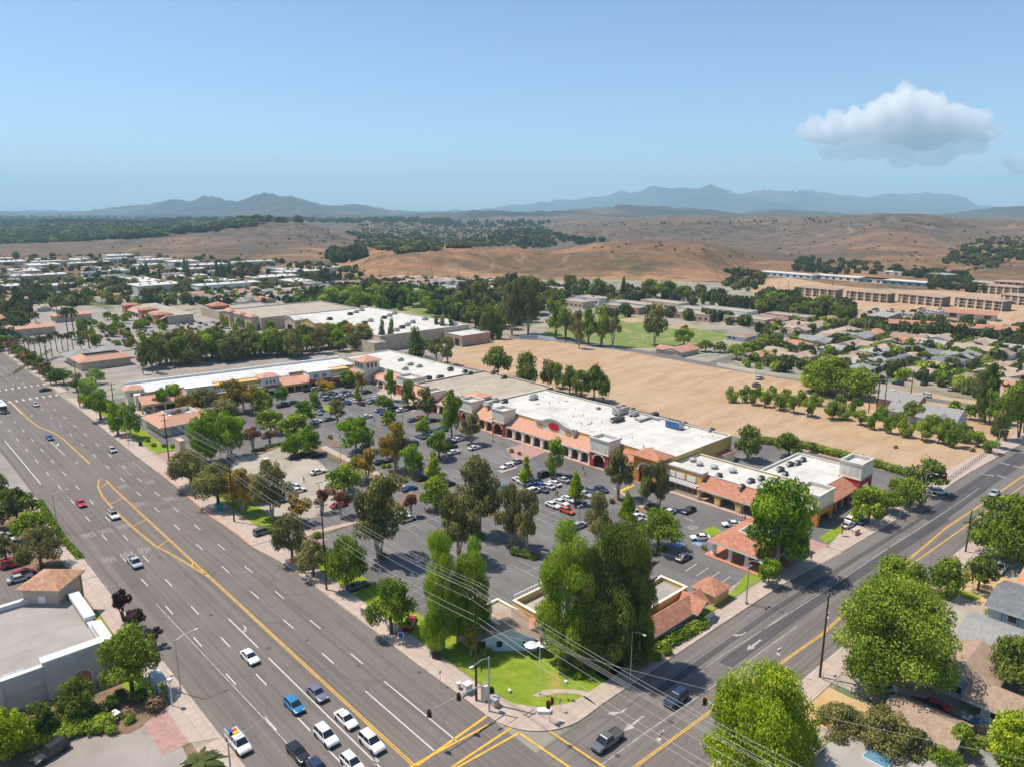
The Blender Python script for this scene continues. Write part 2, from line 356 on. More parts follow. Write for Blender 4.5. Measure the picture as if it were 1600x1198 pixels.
    def arch_wall(s, y0, y1, z0, z1, x, th, op, mat, spring=None, n=8, rev=None):
        """wall in the YZ plane at x (thickness th towards +x) with one arched opening of width op centred"""
        cy = (y0+y1)/2; r = op/2; sp = spring if spring is not None else z1-r-.5
        rr = min(r, z1-.35-sp)
        arc = [(cy+r*math.cos(math.pi*i/n), sp+rr*math.sin(math.pi*i/n)) for i in range(n+1)][::-1]   # left to right
        for xx, fl in ((x, False), (x+th, True)):
            vs = []; fs = []
            def q(pts):
                o = len(vs); vs.extend([(xx, a, b) for a, b in pts]); f = tuple(range(o, o+len(pts))); fs.append(f[::-1] if not fl else f)
            q([(y0, z0), (cy-r, z0), (cy-r, sp), (cy-r, z1), (y0, z1)])
            q([(cy+r, z0), (y1, z0), (y1, z1), (cy+r, z1), (cy+r, sp)])
            for i in range(n):
                a, b = arc[i], arc[i+1]; q([a, b, (b[0], z1), (a[0], z1)])
            s.add(vs, fs, mat)
        rim = [(cy-r, z0)]+arc+[(cy+r, z0)]
        vs = []; fs = []
        for a, b in rim: vs += [(x, a, b), (x+th, a, b)]
        for i in range(len(rim)-1): fs.append((2*i, 2*i+2, 2*i+3, 2*i+1))
        s.add(vs, fs, rev or mat)
        s.add([(x, y0, z1), (x+th, y0, z1), (x+th, y1, z1), (x, y1, z1)], [(0, 1, 2, 3)], mat)
        s.add([(x, y0, z0), (x+th, y0, z0), (x+th, y0, z1), (x, y0, z1)], [(0, 1, 2, 3)], mat)
        s.add([(x, y1, z0), (x+th, y1, z0), (x+th, y1, z1), (x, y1, z1)], [(3, 2, 1, 0)], mat)
        return s
    def mesh(s, name, smooth=False):
        me = bpy.data.meshes.new(name); me.from_pydata([tuple(map(float, v)) for v in s.v], [], s.f)
        for n_ in s.names: me.materials.append(MATS[n_])
        me.polygons.foreach_set('material_index', s.m)
        if smooth: me.polygons.foreach_set('use_smooth', [True]*len(s.f))
        me.update(); return me
    def build(s, name, parent=None, smooth=False, loc=None):
        o = bpy.data.objects.new(name, s.mesh(name, smooth)); COL.objects.link(o)
        if parent: o.parent = parent
        if loc: o.location = loc
        return o
def tag(o, label=None, cat=None, group=None, kind=None):
    if label: o['label'] = label
    if cat: o['category'] = cat
    if group: o['group'] = group
    if kind: o['kind'] = kind
    return o
def root(name, label, cat, loc, rot=0.0, group=None):
    e = bpy.data.objects.new(name, None); COL.objects.link(e); e.empty_display_size = .5
    e.location = loc; e.rotation_euler = (0, 0, rot)
    return tag(e, label, cat, group)
def broot(name, label, cat, X, Y, rot=0.0, group=None, z=0.0):
    return root(name, label, cat, W(X, Y, z), A2+rot, group)
def inst(name, me, parent=None, loc=(0, 0, 0), rot=(0, 0, 0), sc=(1, 1, 1), color=None):
    o = bpy.data.objects.new(name, me); COL.objects.link(o)
    if parent: o.parent = parent
    o.location = loc; o.rotation_euler = rot; o.scale = sc
    if color: o.color = (*color, 1)
    return o
# automatic labels: every repeated thing is described by look, zone and its count along the row
AUTO = []
def auto(o, desc, zone, px, py): AUTO.append((o, desc, zone, px, py))
ORD = ['first', 'second', 'third', 'fourth', 'fifth', 'sixth', 'seventh', 'eighth', 'ninth', 'tenth', 'eleventh', 'twelfth', 'thirteenth', 'fourteenth']
def finish_labels():
    g = {}
    for it in AUTO: g.setdefault((it[1], it[2]), []).append(it)
    for (d, z), L_ in g.items():
        if len(L_) == 1: L_[0][0]['label'] = f'{d} {z}'; continue
        L_.sort(key=lambda t: -t[4]); k = math.ceil(len(L_)/10) if len(L_) > 12 else 1; n = math.ceil(len(L_)/k)
        for r in range(k):
            row = sorted(L_[r*n:(r+1)*n], key=lambda t: t[3])
            rn = '' if k == 1 else ' in front row' if r == 0 else ' in last row' if r == k-1 else f' in {ORD[r]} row'
            for i, t in enumerate(row): t[0]['label'] = f'{d} {z}, {ORD[i]} from left{rn}'
    for t in AUTO:
        if len(t[0]['label'].replace(',', ' ').split()) > 16: print('LONG', t[0]['label'])
# ---------------------------------------------------------------- plant prototypes (unit: radius 1, height 1)
def leaf_mesh(name, lobes, nleaf, size, mat, seed, droop=0.0, shell=.55, vspread=.68):
    """lobes: (x,y,z,rx,ry,rz) in metres-like units; leaf clumps are small kites spread through the lobes' outer volume"""
    r = np.random.default_rng(seed)
    lb = np.array(lobes, float)
    area = (lb[:, 3]*lb[:, 4]*lb[:, 5])**(2/3); p = area/area.sum()
    k = r.choice(len(lb), nleaf, p=p)
    d = r.normal(size=(nleaf, 3)); d /= np.linalg.norm(d, axis=1)[:, None]
    rad = shell+(1.04-shell)*r.random(nleaf)**.55
    rad *= 1+.16*np.sin(d[:, 0]*5+k)*np.cos(d[:, 1]*6+k*2)+.05*r.normal(size=nleaf)
    c = lb[k, :3]+d*rad[:, None]*lb[k, 3:]
    nrm = d*.8+r.normal(size=(nleaf, 3))*.55+np.array([0, 0, .35]); nrm /= np.linalg.norm(nrm, axis=1)[:, None]
    t = r.normal(size=(nleaf, 3)); t[:, 2] -= droop*2; t -= nrm*(t*nrm).sum(1)[:, None]; t /= np.linalg.norm(t, axis=1)[:, None]
    b = np.cross(nrm, t)
    s = size*(.55+.9*r.random(nleaf))
    s = s[:, None]
    V = np.stack([c-t*s*.6, c+b*s*.42+nrm*s*.12, c+t*s*.75, c-b*s*.42+nrm*s*.12], 1).reshape(-1, 3)
    me = bpy.data.meshes.new(name)
    me.vertices.add(nleaf*4); me.vertices.foreach_set('co', V.astype(np.float32).ravel())
    me.loops.add(nleaf*4); me.loops.foreach_set('vertex_index', np.arange(nleaf*4, dtype=np.int32))
    me.polygons.add(nleaf); me.polygons.foreach_set('loop_start', np.arange(0, nleaf*4, 4, dtype=np.int32))
    lobev = r.random(len(lb))
    val = np.clip(.5+vspread*(lobev[k]-.5)*.9+vspread*(r.random(nleaf)-.5)*.9, 0, 1)
    me.update(calc_edges=True)
    at = me.attributes.new('v', 'FLOAT', 'FACE'); at.data.foreach_set('value', val.astype(np.float32))
    me.materials.append(MATS[mat]); me.validate(); return me
def make_lobes(kind, r):
    L_ = []
    def lob(x, y, z, a, b=None): L_.append((x, y, z, a, a*r.uniform(.85, 1.15), b if b else a*.8))
    if kind == 'S':            # sycamore: egg of pointed bunches
        for i in range(24):
            z = r.uniform(.22, .92); w = math.sin(math.pi*min(1, (z-.08)/.9))**.6*.72; a = r.uniform(0, 6.28); q = r.uniform(.45, 1)*w
            lob(q*math.cos(a), q*math.sin(a), z, r.uniform(.2, .34), r.uniform(.08, .14))
        lob(0, 0, .55, .5, .26)
    elif kind == 'L':
        for i in range(20):
            z = r.uniform(.2, .95); w = (1-z)*.95+.05; a = r.uniform(0, 6.28); q = r.uniform(.3, .85)*w
            lob(q*math.cos(a), q*math.sin(a), z, max(.14, .36*w+.08), r.uniform(.06, .1))
        lob(0, 0, .45, .45, .24); lob(0, 0, .72, .28, .2)
    elif kind == 'R':
        for i in range(26):
            a = r.uniform(0, 6.28); e = r.uniform(-.6, 1.45); q = .68*math.cos(e)*r.uniform(.85, 1.1)
            lob(q*math.cos(a), q*math.sin(a), .50+.36*math.sin(e), r.uniform(.24, .36), r.uniform(.10, .16))
        lob(0, 0, .54, .62, .28)
    elif kind == 'H':          # wide heavy dome reaching low
        for i in range(60):
            a = r.uniform(0, 6.28); e = r.uniform(-.9, 1.5); q = .78*math.cos(e)*r.uniform(.85, 1.08)
            lob(q*math.cos(a), q*math.sin(a), .46+(.42 if e > 0 else .34)*math.sin(e), r.uniform(.16, .27), r.uniform(.07, .12))
        [L_.append((r.uniform(-.15, .15), r.uniform(-.15, .15), .44+.03*k, .70-.05*k, .70-.05*k, .32-.02*k)) for k in range(4)]
    elif kind == 'E':          # eucalyptus: separate clumps with gaps
        for i in range(17):
            z = r.uniform(.34, .92); w = math.sin(math.pi*min(1, (z-.2)/.85))**.7*.72; a = r.uniform(0, 6.28); q = r.uniform(.35, 1)*w
            lob(q*math.cos(a), q*math.sin(a), z, r.uniform(.18, .33), r.uniform(.08, .14))
        lob(.05, 0, .6, .34, .2)
    elif kind == 'P':
        for i in range(38):
            z = r.uniform(.10, .94); w = .75*(1-max(0, z-.55)*1.5)*r.uniform(.6, 1); a = r.uniform(0, 6.28)
            lob(w*math.cos(a), w*math.sin(a), z, r.uniform(.24, .38), r.uniform(.06, .11))
        lob(0, 0, .5, .6, .40)
    elif kind == 'C':
        for i in range(12):
            z = .08+.84*i/11; w = .55*(1-abs(z-.35)**1.3)
            lob(r.uniform(-.15, .15), r.uniform(-.15, .15), z, max(.25, w*1.15), .11)
    elif kind == 'O':
        for i in range(14):
            a = r.uniform(0, 6.28); e = r.uniform(-.8, 1.4); q = .6*math.cos(e)
            lob(q*math.cos(a), q*math.sin(a), .48+.34*math.sin(e), r.uniform(.3, .42), r.uniform(.12, .18))
    elif kind == 'B':
        for i in range(10):
            a = r.uniform(0, 6.28); q = r.uniform(.2, .7); lob(q*math.cos(a), q*math.sin(a), r.uniform(.45, .9), r.uniform(.22, .36), .12)
    elif kind == 'K':          # bush
        for i in range(9):
            a = r.uniform(0, 6.28); q = r.uniform(.1, .5); lob(q*math.cos(a), q*math.sin(a), r.uniform(.35, .6), r.uniform(.4, .55), .36)
    return L_
def trunk_mesh(name, lobes, kind, seed, bark):
    r = random.Random(seed); b = MB()
    rad = {'C': .10, 'P': .055, 'H': .055, 'E': .04, 'S': .05}.get(kind, .06)
    zt = {'C': .5, 'P': .8, 'L': .75, 'H': .3}.get(kind, .42)
    n = 4 if kind in 'EB' else 1
    if n > 1:
        for k in range(3):
            a = r.uniform(0, 6.28); q = r.uniform(.05, .12)
            b.path([(q*.4*math.cos(a), q*.4*math.sin(a), 0), (q*1.3*math.cos(a), q*1.3*math.sin(a), .2), (q*3*math.cos(a), q*3*math.sin(a), .5)], [rad*.9, rad*.7, rad*.35], bark, 6)
    b.path([(0, 0, -.01), (.02, .01, zt*.5), (0, .02, zt)], [rad*1.3, rad, rad*.75], bark, 8)
    for l in sorted(lobes, key=lambda q: r.random())[:7 if kind not in 'CK' else 0]:
        z0 = min(zt*.95, r.uniform(zt*.6, zt)); tx, ty, tz = l[0]*.85, l[1]*.85, max(l[2], z0+.05)
        b.path([(0, .01, z0), (tx*.45, ty*.45, (z0+tz)/2-.01), (tx, ty, tz)], [rad*.6, rad*.4, rad*.12], bark, 6)
    return b.mesh(name, True)
PROTO = {}
SPEC = {   # kind -> (leaf material, bark, leaf counts near/mid/far, leaf size at the near level)
 'S': ('leaf_bright', 'bark_pale'), 'D': ('leaf_green', 'bark'), 'L': ('leaf_lime', 'bark'), 'R': ('leaf_green', 'bark'), 'E': ('leaf_olive', 'bark_pale'),
 'A': ('leaf_amber', 'bark_pale'), 'P': ('leaf_dark', 'bark'), 'C': ('leaf_dark', 'bark'), 'O': ('leaf_green', 'bark'), 'B': ('leaf_red', 'bark_pale'), 'U': ('leaf_plum', 'bark'),
 'H': ('leaf_green', 'bark'), 'N': ('leaf_lime', 'bark'), 'J': ('leaf_bright', 'bark_pale'), 'M': ('leaf_dark', 'bark'), 'W': ('leaf_green', 'bark'), 'Y': ('leaf_olive', 'bark'), 'V': ('leaf_green', 'bark'), 'G': ('leaf_olive', 'bark'), 'T': ('leaf_dark', 'bark')}
SHAPE = {'D': 'S', 'A': 'E', 'U': 'B', 'N': 'H', 'J': 'P', 'M': 'R', 'W': 'H', 'Y': 'R', 'V': 'E', 'G': 'H', 'T': 'H'}
DESC = {'S': 'bright green leafy tree', 'D': 'dark green upright tree', 'L': 'yellow green conical tree', 'R': 'round green tree', 'E': 'olive brown eucalyptus tree', 'A': 'orange brown tree',
 'P': 'large dark green pine', 'C': 'narrow dark green cypress', 'O': 'small orchard tree', 'B': 'thin reddish tree', 'U': 'dark purple plum tree', 'H': 'broad spreading green tree',
 'N': 'broad yellow green tree', 'J': 'tall bright green columnar tree', 'M': 'dark round tree', 'W': 'large drooping green tree', 'Y': 'olive green rounded tree', 'V': 'loose green gum tree', 'G': 'dense olive tree', 'T': 'dense dark tree'}
def proto(kind, lod, var):
    key = (kind, lod, var)
    if key in PROTO: return PROTO[key]
    sh = SHAPE.get(kind, kind); mat, bark = SPEC[kind]
    r = random.Random(hash_((sh, var)))
    lobes = make_lobes(sh, r)
    n, s = {0: (700, .17), 1: (2600, .092), 2: (9500, .052), 3: (36000, .027)}[lod]
    if sh == 'C': n = int(n*.8)
    if sh in 'PH': n = int(n*1.35)
    if sh == 'E': n = int(n*.8)
    lob2 = [(a, b, c*1.6, d, e, f*1.6) for a, b, c, d, e, f in lobes]     # build in equal axes so leaves are not squashed, then squash
    me = leaf_mesh(f'crown_{kind}', lob2, n, s, mat, hash_((kind, lod, var)), droop=1.2 if kind in 'WE' else 0, shell=.5)
    co = np.empty(len(me.vertices)*3, np.float32); me.vertices.foreach_get('co', co); co[2::3] /= 1.6; me.vertices.foreach_set('co', co); me.update()
    tr = trunk_mesh(f'trunk_{kind}', lobes, sh, var*7+3, bark)
    PROTO[key] = (me, tr); return PROTO[key]
def hash_(t):
    h = 7
    for ch in str(t): h = (h*131+ord(ch)) % 1000003
    return h
NTREE = [0]
def tree(kind, x, y, hgt, rad, zone, desc=None, group=None, name='tree', lod=None, z=0.0):
    px, py = PX(x, y, 0)
    dep = y*CT+H0*ST; pix = max(2*rad, hgt)*1150/dep      # size in photo pixels
    if lod is None: lod = 3 if pix > 175 else 2 if pix > 70 else 1 if pix > 26 else 0
    NTREE[0] += 1; var = NTREE[0] % (4 if lod < 2 else 3)
    me, tr = proto(kind, lod, var)
    d = desc or DESC[kind]
    nm = {'E': 'eucalyptus_tree', 'P': 'pine_tree', 'J': 'redwood_tree', 'C': 'cypress_tree', 'O': 'orchard_tree', 'S': 'sycamore_tree', 'U': 'plum_tree'}.get(kind, name)
    e = root(nm, None, 'tree', (x, y, z), random.uniform(0, 6.28), group or 'trees')
    inst('crown', me, e, sc=(rad, rad, hgt))
    t = inst('trunk', tr, e, sc=(max(rad, hgt*.3),)*2+(hgt,))
    auto(e, d, zone, px, py-pix*.4); return e
# ---------------------------------------------------------------- terrain
RIDGES = [  # distance, near and far falloff, crest line in photo pixels
 (1050, 190, 260, [(-200, 412), (480, 412), (540, 404), (575, 393), (640, 388), (760, 392), (860, 397), (930, 386), (1010, 381), (1100, 380), (1180, 400), (1300, 404), (1460, 400), (1560, 384), (1800, 380)]),
 (1900, 430, 500, [(-300, 380), (0, 378), (130, 374), (250, 364), (330, 354), (400, 347), (470, 352), (560, 374), (700, 377), (800, 366), (900, 356), (1000, 349), (1100, 345), (1200, 342), (1300, 343), (1360, 339), (1420, 336), (1460, 338), (1500, 345), (1560, 349), (1900, 350)]),
 (3300, 700, 700, [(-300, 352), (0, 351), (200, 350), (280, 346), (400, 344), (520, 347), (600, 345), (680, 342), (760, 347), (830, 345), (900, 343), (960, 340), (1050, 340), (1200, 338), (1290, 338), (1400, 341), (1480, 338), (1560, 342), (1900, 340)]),
 (6200, 1000, 900, [(-300, 339), (0, 338), (100, 340), (200, 337), (300, 335), (380, 338), (450, 340), (560, 337), (640, 336), (700, 333), (740, 329), (800, 331), (860, 332), (920, 326), (975, 321), (1030, 324), (1080, 326), (1110, 328), (1150, 333), (1200, 330), (1240, 327), (1300, 331), (1330, 337), (1440, 338), (1490, 334), (1530, 327), (1560, 323), (1620, 322), (1900, 318)]),
 (9800, 1500, 1500, [(-300, 335), (0, 334), (60, 333), (130, 333), (180, 324), (230, 319), (290, 313), (320, 309), (345, 311), (365, 314), (400, 307), (430, 306), (450, 309), (475, 311), (500, 317), (540, 320), (580, 326), (620, 332), (700, 336), (1900, 338)]),
 (16500, 2200, 2500, [(-300, 337), (640, 334), (700, 332), (760, 329), (800, 325), (850, 316), (880, 313), (905, 313), (930, 308), (970, 298), (985, 301), (1000, 297), (1020, 294), (1060, 296), (1090, 298), (1105, 293), (1120, 294), (1150, 301), (1200, 298), (1260, 299), (1310, 304), (1350, 309), (1400, 306), (1460, 304), (1490, 308), (1510, 316), (1540, 322), (1600, 326), (1900, 330)]),
]
def crest_z(py, y):
    v = (py-599)/FP; return 75-(ST+v*CT)/(CT-v*ST)*y
def fbm2(x, y, seed, octaves=6, gain=.56):
    r = np.random.default_rng(seed); out = np.zeros_like(x); a = 1.0; f = 1.0
    for o in range(octaves):
        for k in range(4):
            th = r.random()*6.283; ph = r.random()*6.283
            out += a*.35*np.sin((x*math.cos(th)+y*math.sin(th))*f+ph+1.3*np.sin((x*math.sin(th)-y*math.cos(th))*f*.6+ph*2))
        a *= gain; f *= 2.07
    return out
def terrain_z(x, y):
    x = np.asarray(x, float); y = np.asarray(y, float)
    z = np.zeros_like(x); front = y > 50; ys = np.where(front, y, 50)
    px = 800+FP*(CT+272/FP*ST)*x/ys   # photo column of far points near the horizon
    for i, (D, sn, sf, cr) in enumerate(RIDGES):
        cx = np.array([c[0] for c in cr], float); cy = np.array([c[1] for c in cr], float)
        cp = np.interp(px, cx, cy)
        wob = D*(1+.10*np.sin(px/170+i*2)+.05*np.sin(px/61+i))
        zc = np.maximum(crest_z(cp, wob)+(0 if i > 3 else 0), 0)
        fine = fbm2(x/(D*.035), y/(D*.035), 40+i)*.012*D*(.42 if i < 2 else .30) if i < 3 else fbm2(x/(D*.014), y/(D*.03), 40+i, 6, .62)*.012*D*(.24 if i < 4 else .36)
        d = (ys-wob)/np.where(ys < wob, sn, sf)
        hz_ = np.maximum(zc+fine*(.5+.8*np.minimum(1, np.abs(d))), 0)*np.exp(-d*d*1.1)
        if i >= 3: hz_ = np.maximum(zc+fine*.6, 0)*np.maximum(0, 1-np.abs(d)*.62)**1.2*(1+.25*fbm2(x/(D*.02), y/(D*.05), 70+i, 4)*np.minimum(1, np.abs(d)*2))
        z = np.maximum(z, hz_)
    g = np.clip((np.hypot(x, y)-760)/240, 0, 1); return np.where(front, z*g*g*(3-2*g), 0)
_T = np.geomspace(700, 20000, 420); _HC = {}
def hit_terrain(px, py):
    """photo pixel -> point on the hills (columns cached every 3 px)"""
    k = int(px//3)
    if k not in _HC:
        u = (k*3+1.5-800)/FP; y = _T; x = u*y/(CT+272/FP*ST); _HC[k] = (x, y, terrain_z(x, y))
    x, y, z = _HC[k]; v = (py-599)/FP; zr = 75-(ST+v*CT)/(CT-v*ST)*y
    below = np.nonzero(zr <= z)[0]
    if len(below) == 0: return None
    i = below[0]; return float(x[i])+random.uniform(-4, 4), float(y[i]), float(z[i])
def build_terrain():
    fine = np.radians(np.arange(-43, 43.01, .11)); coarse = np.radians(np.arange(47, 315, 6.0))
    ang = np.concatenate([fine, coarse]); na = len(ang)
    def ring(name, rs, mat, core=False):
        R, A = np.meshgrid(rs, ang, indexing='ij')
        x = R*np.sin(A); y = R*np.cos(A)
        z = terrain_z(x.ravel(), y.ravel()); V = np.stack([x.ravel(), y.ravel(), z], 1)
        nr = len(rs); i = np.arange(nr-1)[:, None]; j = np.arange(na)[None]; jn = (j+1) % na
        F = np.stack([i*na+j, i*na+jn, (i+1)*na+jn, (i+1)*na+j], -1).reshape(-1, 4)[:, ::-1]
        me = bpy.data.meshes.new(name); faces = F.tolist(); verts = V.tolist()
        if core: verts.append([0, 0, 0]); c = len(verts)-1; faces += [[c, (k+1) % na, k][::1] for k in range(na)]
        me.from_pydata(verts, [], faces); me.materials.append(MATS[mat])
        me.polygons.foreach_set('use_smooth', [True]*len(faces)); me.update()
        # make sure faces look up
        if me.polygons[0].normal.z < 0: me.flip_normals()
        o = bpy.data.objects.new(name, me); COL.objects.link(o); return tag(o, kind='structure')
    ring('ground', np.array([30, 120, 300, 500, 650, 760, 800]), 'ground_mix', True)
    ring('hills', np.concatenate([np.geomspace(800, 2900, 150), np.geomspace(2930, 4700, 50)]), 'hill_mix')
    ring('mountains', np.concatenate([np.geomspace(4700, 12500, 100), np.geomspace(12600, 24000, 70)]), 'mountain_mix')
build_terrain()
# ---------------------------------------------------------------- flat surfaces, authored in the street grid
def flat(name, pts, z, mat, kind='structure', label=None):
    b = MB(); b.poly(pts, z, mat); o = b.build(name); o.matrix_world = GRIDM; return tag(o, label=label, kind=kind)
def slab(name, pts, z1, mat, side='kerb', z0=-.05):
    b = MB(); b.prism(pts, z0, z1, mat, side); o = b.build(name); o.matrix_world = GRIDM; return tag(o, kind='structure')
def P_(lst, z=0): return [LX(a, b, z) for a, b in lst]
SIDE = [(-400, -11), (8, -9), (18, -9), (45, -9.2), (70, -9.6), (94, -11.5), (136, -13.5), (171, -14.2), (220, -17.5), (300, -22), (560, -38)]   # near kerb of the side road
SIDR = [(-400, -27), (15, -27.7), (43, -27.2), (75, -28), (110, -28.9), (132, -29.8), (175, -32), (230, -35.5), (300, -40), (560, -56)]
BR = [(-1.2, 60), (0, 10), (-.2, 21), (.2, 39), (0, 70), (-1.7, 79), (-1.5, 94), (-2.1, 106), (-1.2, 126), (-.9, 146), (-1.1, 165), (-.6, 195), (.2, 226), (.9, 257)]
# boulevard and side road
flat('boulevard', [(-31.4, -500), (0, -500), (0, 1300), (-31.4, 1300)], .012, 'asphalt')
flat('side_road', [(0, -9.4)]+SIDE[2:]+SIDR[::-1][:-2]+[(0, -27.7)], .012, 'asphalt_side')
flat('junction', [(0, -9.4), (0, -27.7), (6, -27.7), (6, -9.2)], .016, 'asphalt_side')
flat('road_patch', [(22, -12.4), (60, -12.6), (95, -14.4), (128, -16.4), (128, -17.3), (95, -15.6), (60, -13.8), (22, -13.6)], .017, 'asphalt_patch')
flat('road_patch', [(38, -15.2), (60, -15.4), (96, -17.4), (132, -19.6), (132, -22.1), (96, -19.8), (60, -18.0), (38, -17.6)], .017, 'asphalt_patch')
flat('road_patch', [(128, -15.4), (205, -18.6), (205, -23.2), (128, -21)], .0195, 'asphalt_patch')
# ground inside the shopping centre block
flat('parking_lot', [(8, 0), (8, 250), (250, 250), (158, 150), (157, -5), (140, -10), (96, -7), (70, -4), (40, 0)], .006, 'asphalt_lot')
flat('dry_field', P_([(690, 566), (700, 549), (795, 527), (860, 533), (1000, 553), (1130, 577), (1265, 599), (1420, 612), (1640, 640), (1640, 668), (1560, 712), (1480, 756), (1420, 745), (1250, 702), (1180, 690), (1000, 640), (840, 602), (760, 580)]), .016, 'dry_field')
flat('dirt_strip', P_([(795, 525), (860, 527), (1000, 547), (1130, 571), (1265, 592), (1640, 650), (1640, 656), (1265, 598), (1130, 576), (1000, 552), (860, 533), (795, 530)]), .020, 'asphalt')
# kerbs and pavements along the boulevard, with gaps for the drives
def strip_along(fn_in, fn_out, t0, t1, step=8):
    ts = np.arange(t0, t1, step).tolist()+[t1]
    return [fn_in(t) for t in ts]+[fn_out(t) for t in ts[::-1]]
def brx(Y): return float(np.interp(Y, [p[1] for p in BR[1:]], [p[0] for p in BR[1:]]))
def sdy(X): return float(np.interp(X, [p[0] for p in SIDE], [p[1] for p in SIDE]))
def sry(X): return float(np.interp(X, [p[0] for p in SIDR], [p[1] for p in SIDR]))
DR1 = (72.5, 81.5); DR2 = (150, 165); DR3 = (262, 276)
for a, b_ in ((10, DR1[0]), (DR1[1], DR2[0]), (DR2[1], DR3[0]), (DR3[1], 700)):
    slab('kerb', strip_along(lambda t: (brx(t)+.02, t), lambda t: (brx(t)+.5, t), a, b_), .15, 'kerb_red' if a == DR1[1] else 'kerb')
    slab('pavement', strip_along(lambda t: (brx(t)+.5, t), lambda t: (4.2, t), a, b_), .13, 'concrete')
for a, b_ in (DR1, DR2):
    slab('driveway_apron', [(brx(a)+.1, a), (4.3, a-.0), (4.3, b_), (brx(b_)+.1, b_)], .05, 'concrete')
    flat('driveway', [(4.3, a), (13, a+.6), (13, b_-.6), (4.3, b_)], .054, 'pavers')
# rounded corner with the pavement and the side road pavement
cor = [(0, 10)]+[(10-10*math.cos(t), 1-10.2*math.sin(t)) for t in np.linspace(0.0, 1.5, 10)]+[(14, -9.1)]
cor_in = [(14.5, -5.8), (11, -5.2), (7.4, -3.2), (4.8, .6), (4.2, 6), (4.2, 10)]
slab('pavement', cor+cor_in, .13, 'concrete')
slab('kerb', cor+[(x*.985+.15, y+.42) for x, y in cor[::-1]], .15, 'kerb')
DS = (84, 95); DS2 = (147, 159)
for a, b_ in ((14, DS[0]), (DS[1], DS2[0]), (DS2[1], 520)):
    slab('kerb', strip_along(lambda t: (t, sdy(t)+.02), lambda t: (t, sdy(t)+.5), a, b_), .15, 'kerb')
    slab('pavement', strip_along(lambda t: (t, sdy(t)+.5), lambda t: (t, sdy(t)+(3.4 if t < 96 else 5.0)), a, b_), .13, 'concrete')
slab('driveway_apron', [(DS[0], sdy(84)+.1), (DS[1], sdy(95)+.1), (DS[1]-1, -6.3), (DS[0]+1, -5)], .05, 'concrete')
flat('driveway', [(DS[0]-1, -6), (DS[1]+1, -8), (DS[1]+1, 2.5), (DS[0]-1, 4)], .054, 'pavers')
slab('driveway_apron', [(DS2[0], sdy(147)+.1), (DS2[1], sdy(159)+.1), (DS2[1]-1, -8), (DS2[0]+1, -8)], .05, 'concrete')
# far side of the side road
slab('kerb', strip_along(lambda t: (t, sry(t)-.02), lambda t: (t, sry(t)-.45), 24, 400), .15, 'kerb')
slab('pavement', strip_along(lambda t: (t, sry(t)-.45), lambda t: (t, sry(t)-3.6), 24, 400), .13, 'concrete')
slab('pavement', [(0.5, -60), (4.5, -60), (5, -46), (8, -36), (15, -31.5), (24, -31), (24, -27.6), (14, -28), (6, -31), (1.5, -38), (.5, -46)], .13, 'concrete')
# far side of the boulevard
for a, b_ in ((-40, 24), (44, 76), (90, 150), (215, 700)):
    slab('kerb', [(-31.42, a), (-31.42, b_), (-31.9, b_), (-31.9, a)], .15, 'kerb')
    slab('pavement', [(-31.9, a), (-31.9, b_), (-35.2, b_), (-35.2, a)], .13, 'concrete')
slab('driveway_apron', [(-31.45, 24), (-31.45, 44), (-35.4, 41), (-35.4, 26)], .05, 'concrete')
slab('driveway_apron', [(-31.45, 76), (-31.45, 90), (-35.4, 90), (-35.4, 76)], .05, 'concrete')
flat('driveway', [(-35.4, 26), (-35.4, 40.5), (-39, 39.5), (-39, 26)], .054, 'pavers')
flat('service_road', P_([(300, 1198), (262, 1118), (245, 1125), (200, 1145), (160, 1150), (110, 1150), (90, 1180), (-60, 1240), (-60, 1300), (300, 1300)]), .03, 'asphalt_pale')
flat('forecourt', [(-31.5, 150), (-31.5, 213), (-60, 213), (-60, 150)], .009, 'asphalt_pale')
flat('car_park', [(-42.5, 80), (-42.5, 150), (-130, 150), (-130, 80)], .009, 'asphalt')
flat('entrance_paving', P_([(128, 893), (152, 900), (176, 935), (150, 940), (128, 930)]), .02, 'concrete')
flat('west_plot', [(-35.2, -60), (-35.2, 300), (-260, 300), (-260, -60)], .004, 'bed')
# lawns and planting beds
def lawn(pts, z=.10, mat='lawn', name='lawn'): slab(name, pts, z, mat, 'bed')
lawn([(4.2, 10), (4.2, DR1[0]-.3), (9.5, DR1[0]-.3), (9.5, 24), (12, 12), (26, 11), (27, 2), (32, -5.4), (14.5, -5.8), (11, -5.2), (7.4, -3.2), (4.8, .6)])
lawn([(4.2, DR1[1]+.3), (4.2, DR2[0]-.5), (9.5, DR2[0]-.5), (9.5, DR1[1]+1)])
lawn([(4.2, DR2[1]+.5), (4.2, DR3[0]-1), (13, DR3[0]-1), (10, 215), (9, DR2[1]+6), (14, DR2[1]+3), (13, DR2[1]+.5)])
lawn([(44, -5.6), (82, -5.4), (82, -3), (70, -2), (60, -4.3), (54, -4), (44, -4)])
lawn([(96.5, -7), (146, -9), (146, -5), (118, -4.2), (98, -4.5)])
lawn([(20, -5.6), (44, -5.6), (44, -3.2), (27, -2), (20, -3)], mat='bed', name='planting_bed')
lawn([(-35.3, 44), (-35.3, 75), (-38.5, 75), (-38.5, 44)])
lawn([(-35.3, 91), (-35.3, 150), (-42, 150), (-42, 91)], mat='bed', name='planting_bed')
lawn(P_([(248, 1052), (268, 1100), (262, 1104), (205, 1145), (160, 1150), (110, 1150), (60, 1198), (0, 1230), (0, 1160), (165, 1060)]), .08, 'bed', 'planting_bed')
lawn(P_([(245, 1052), (262, 1085), (215, 1095), (195, 1070), (205, 1050)]), .12)
lawn(P_([(1096, 829), (1115, 822), (1133, 833), (1112, 838)]), .14)
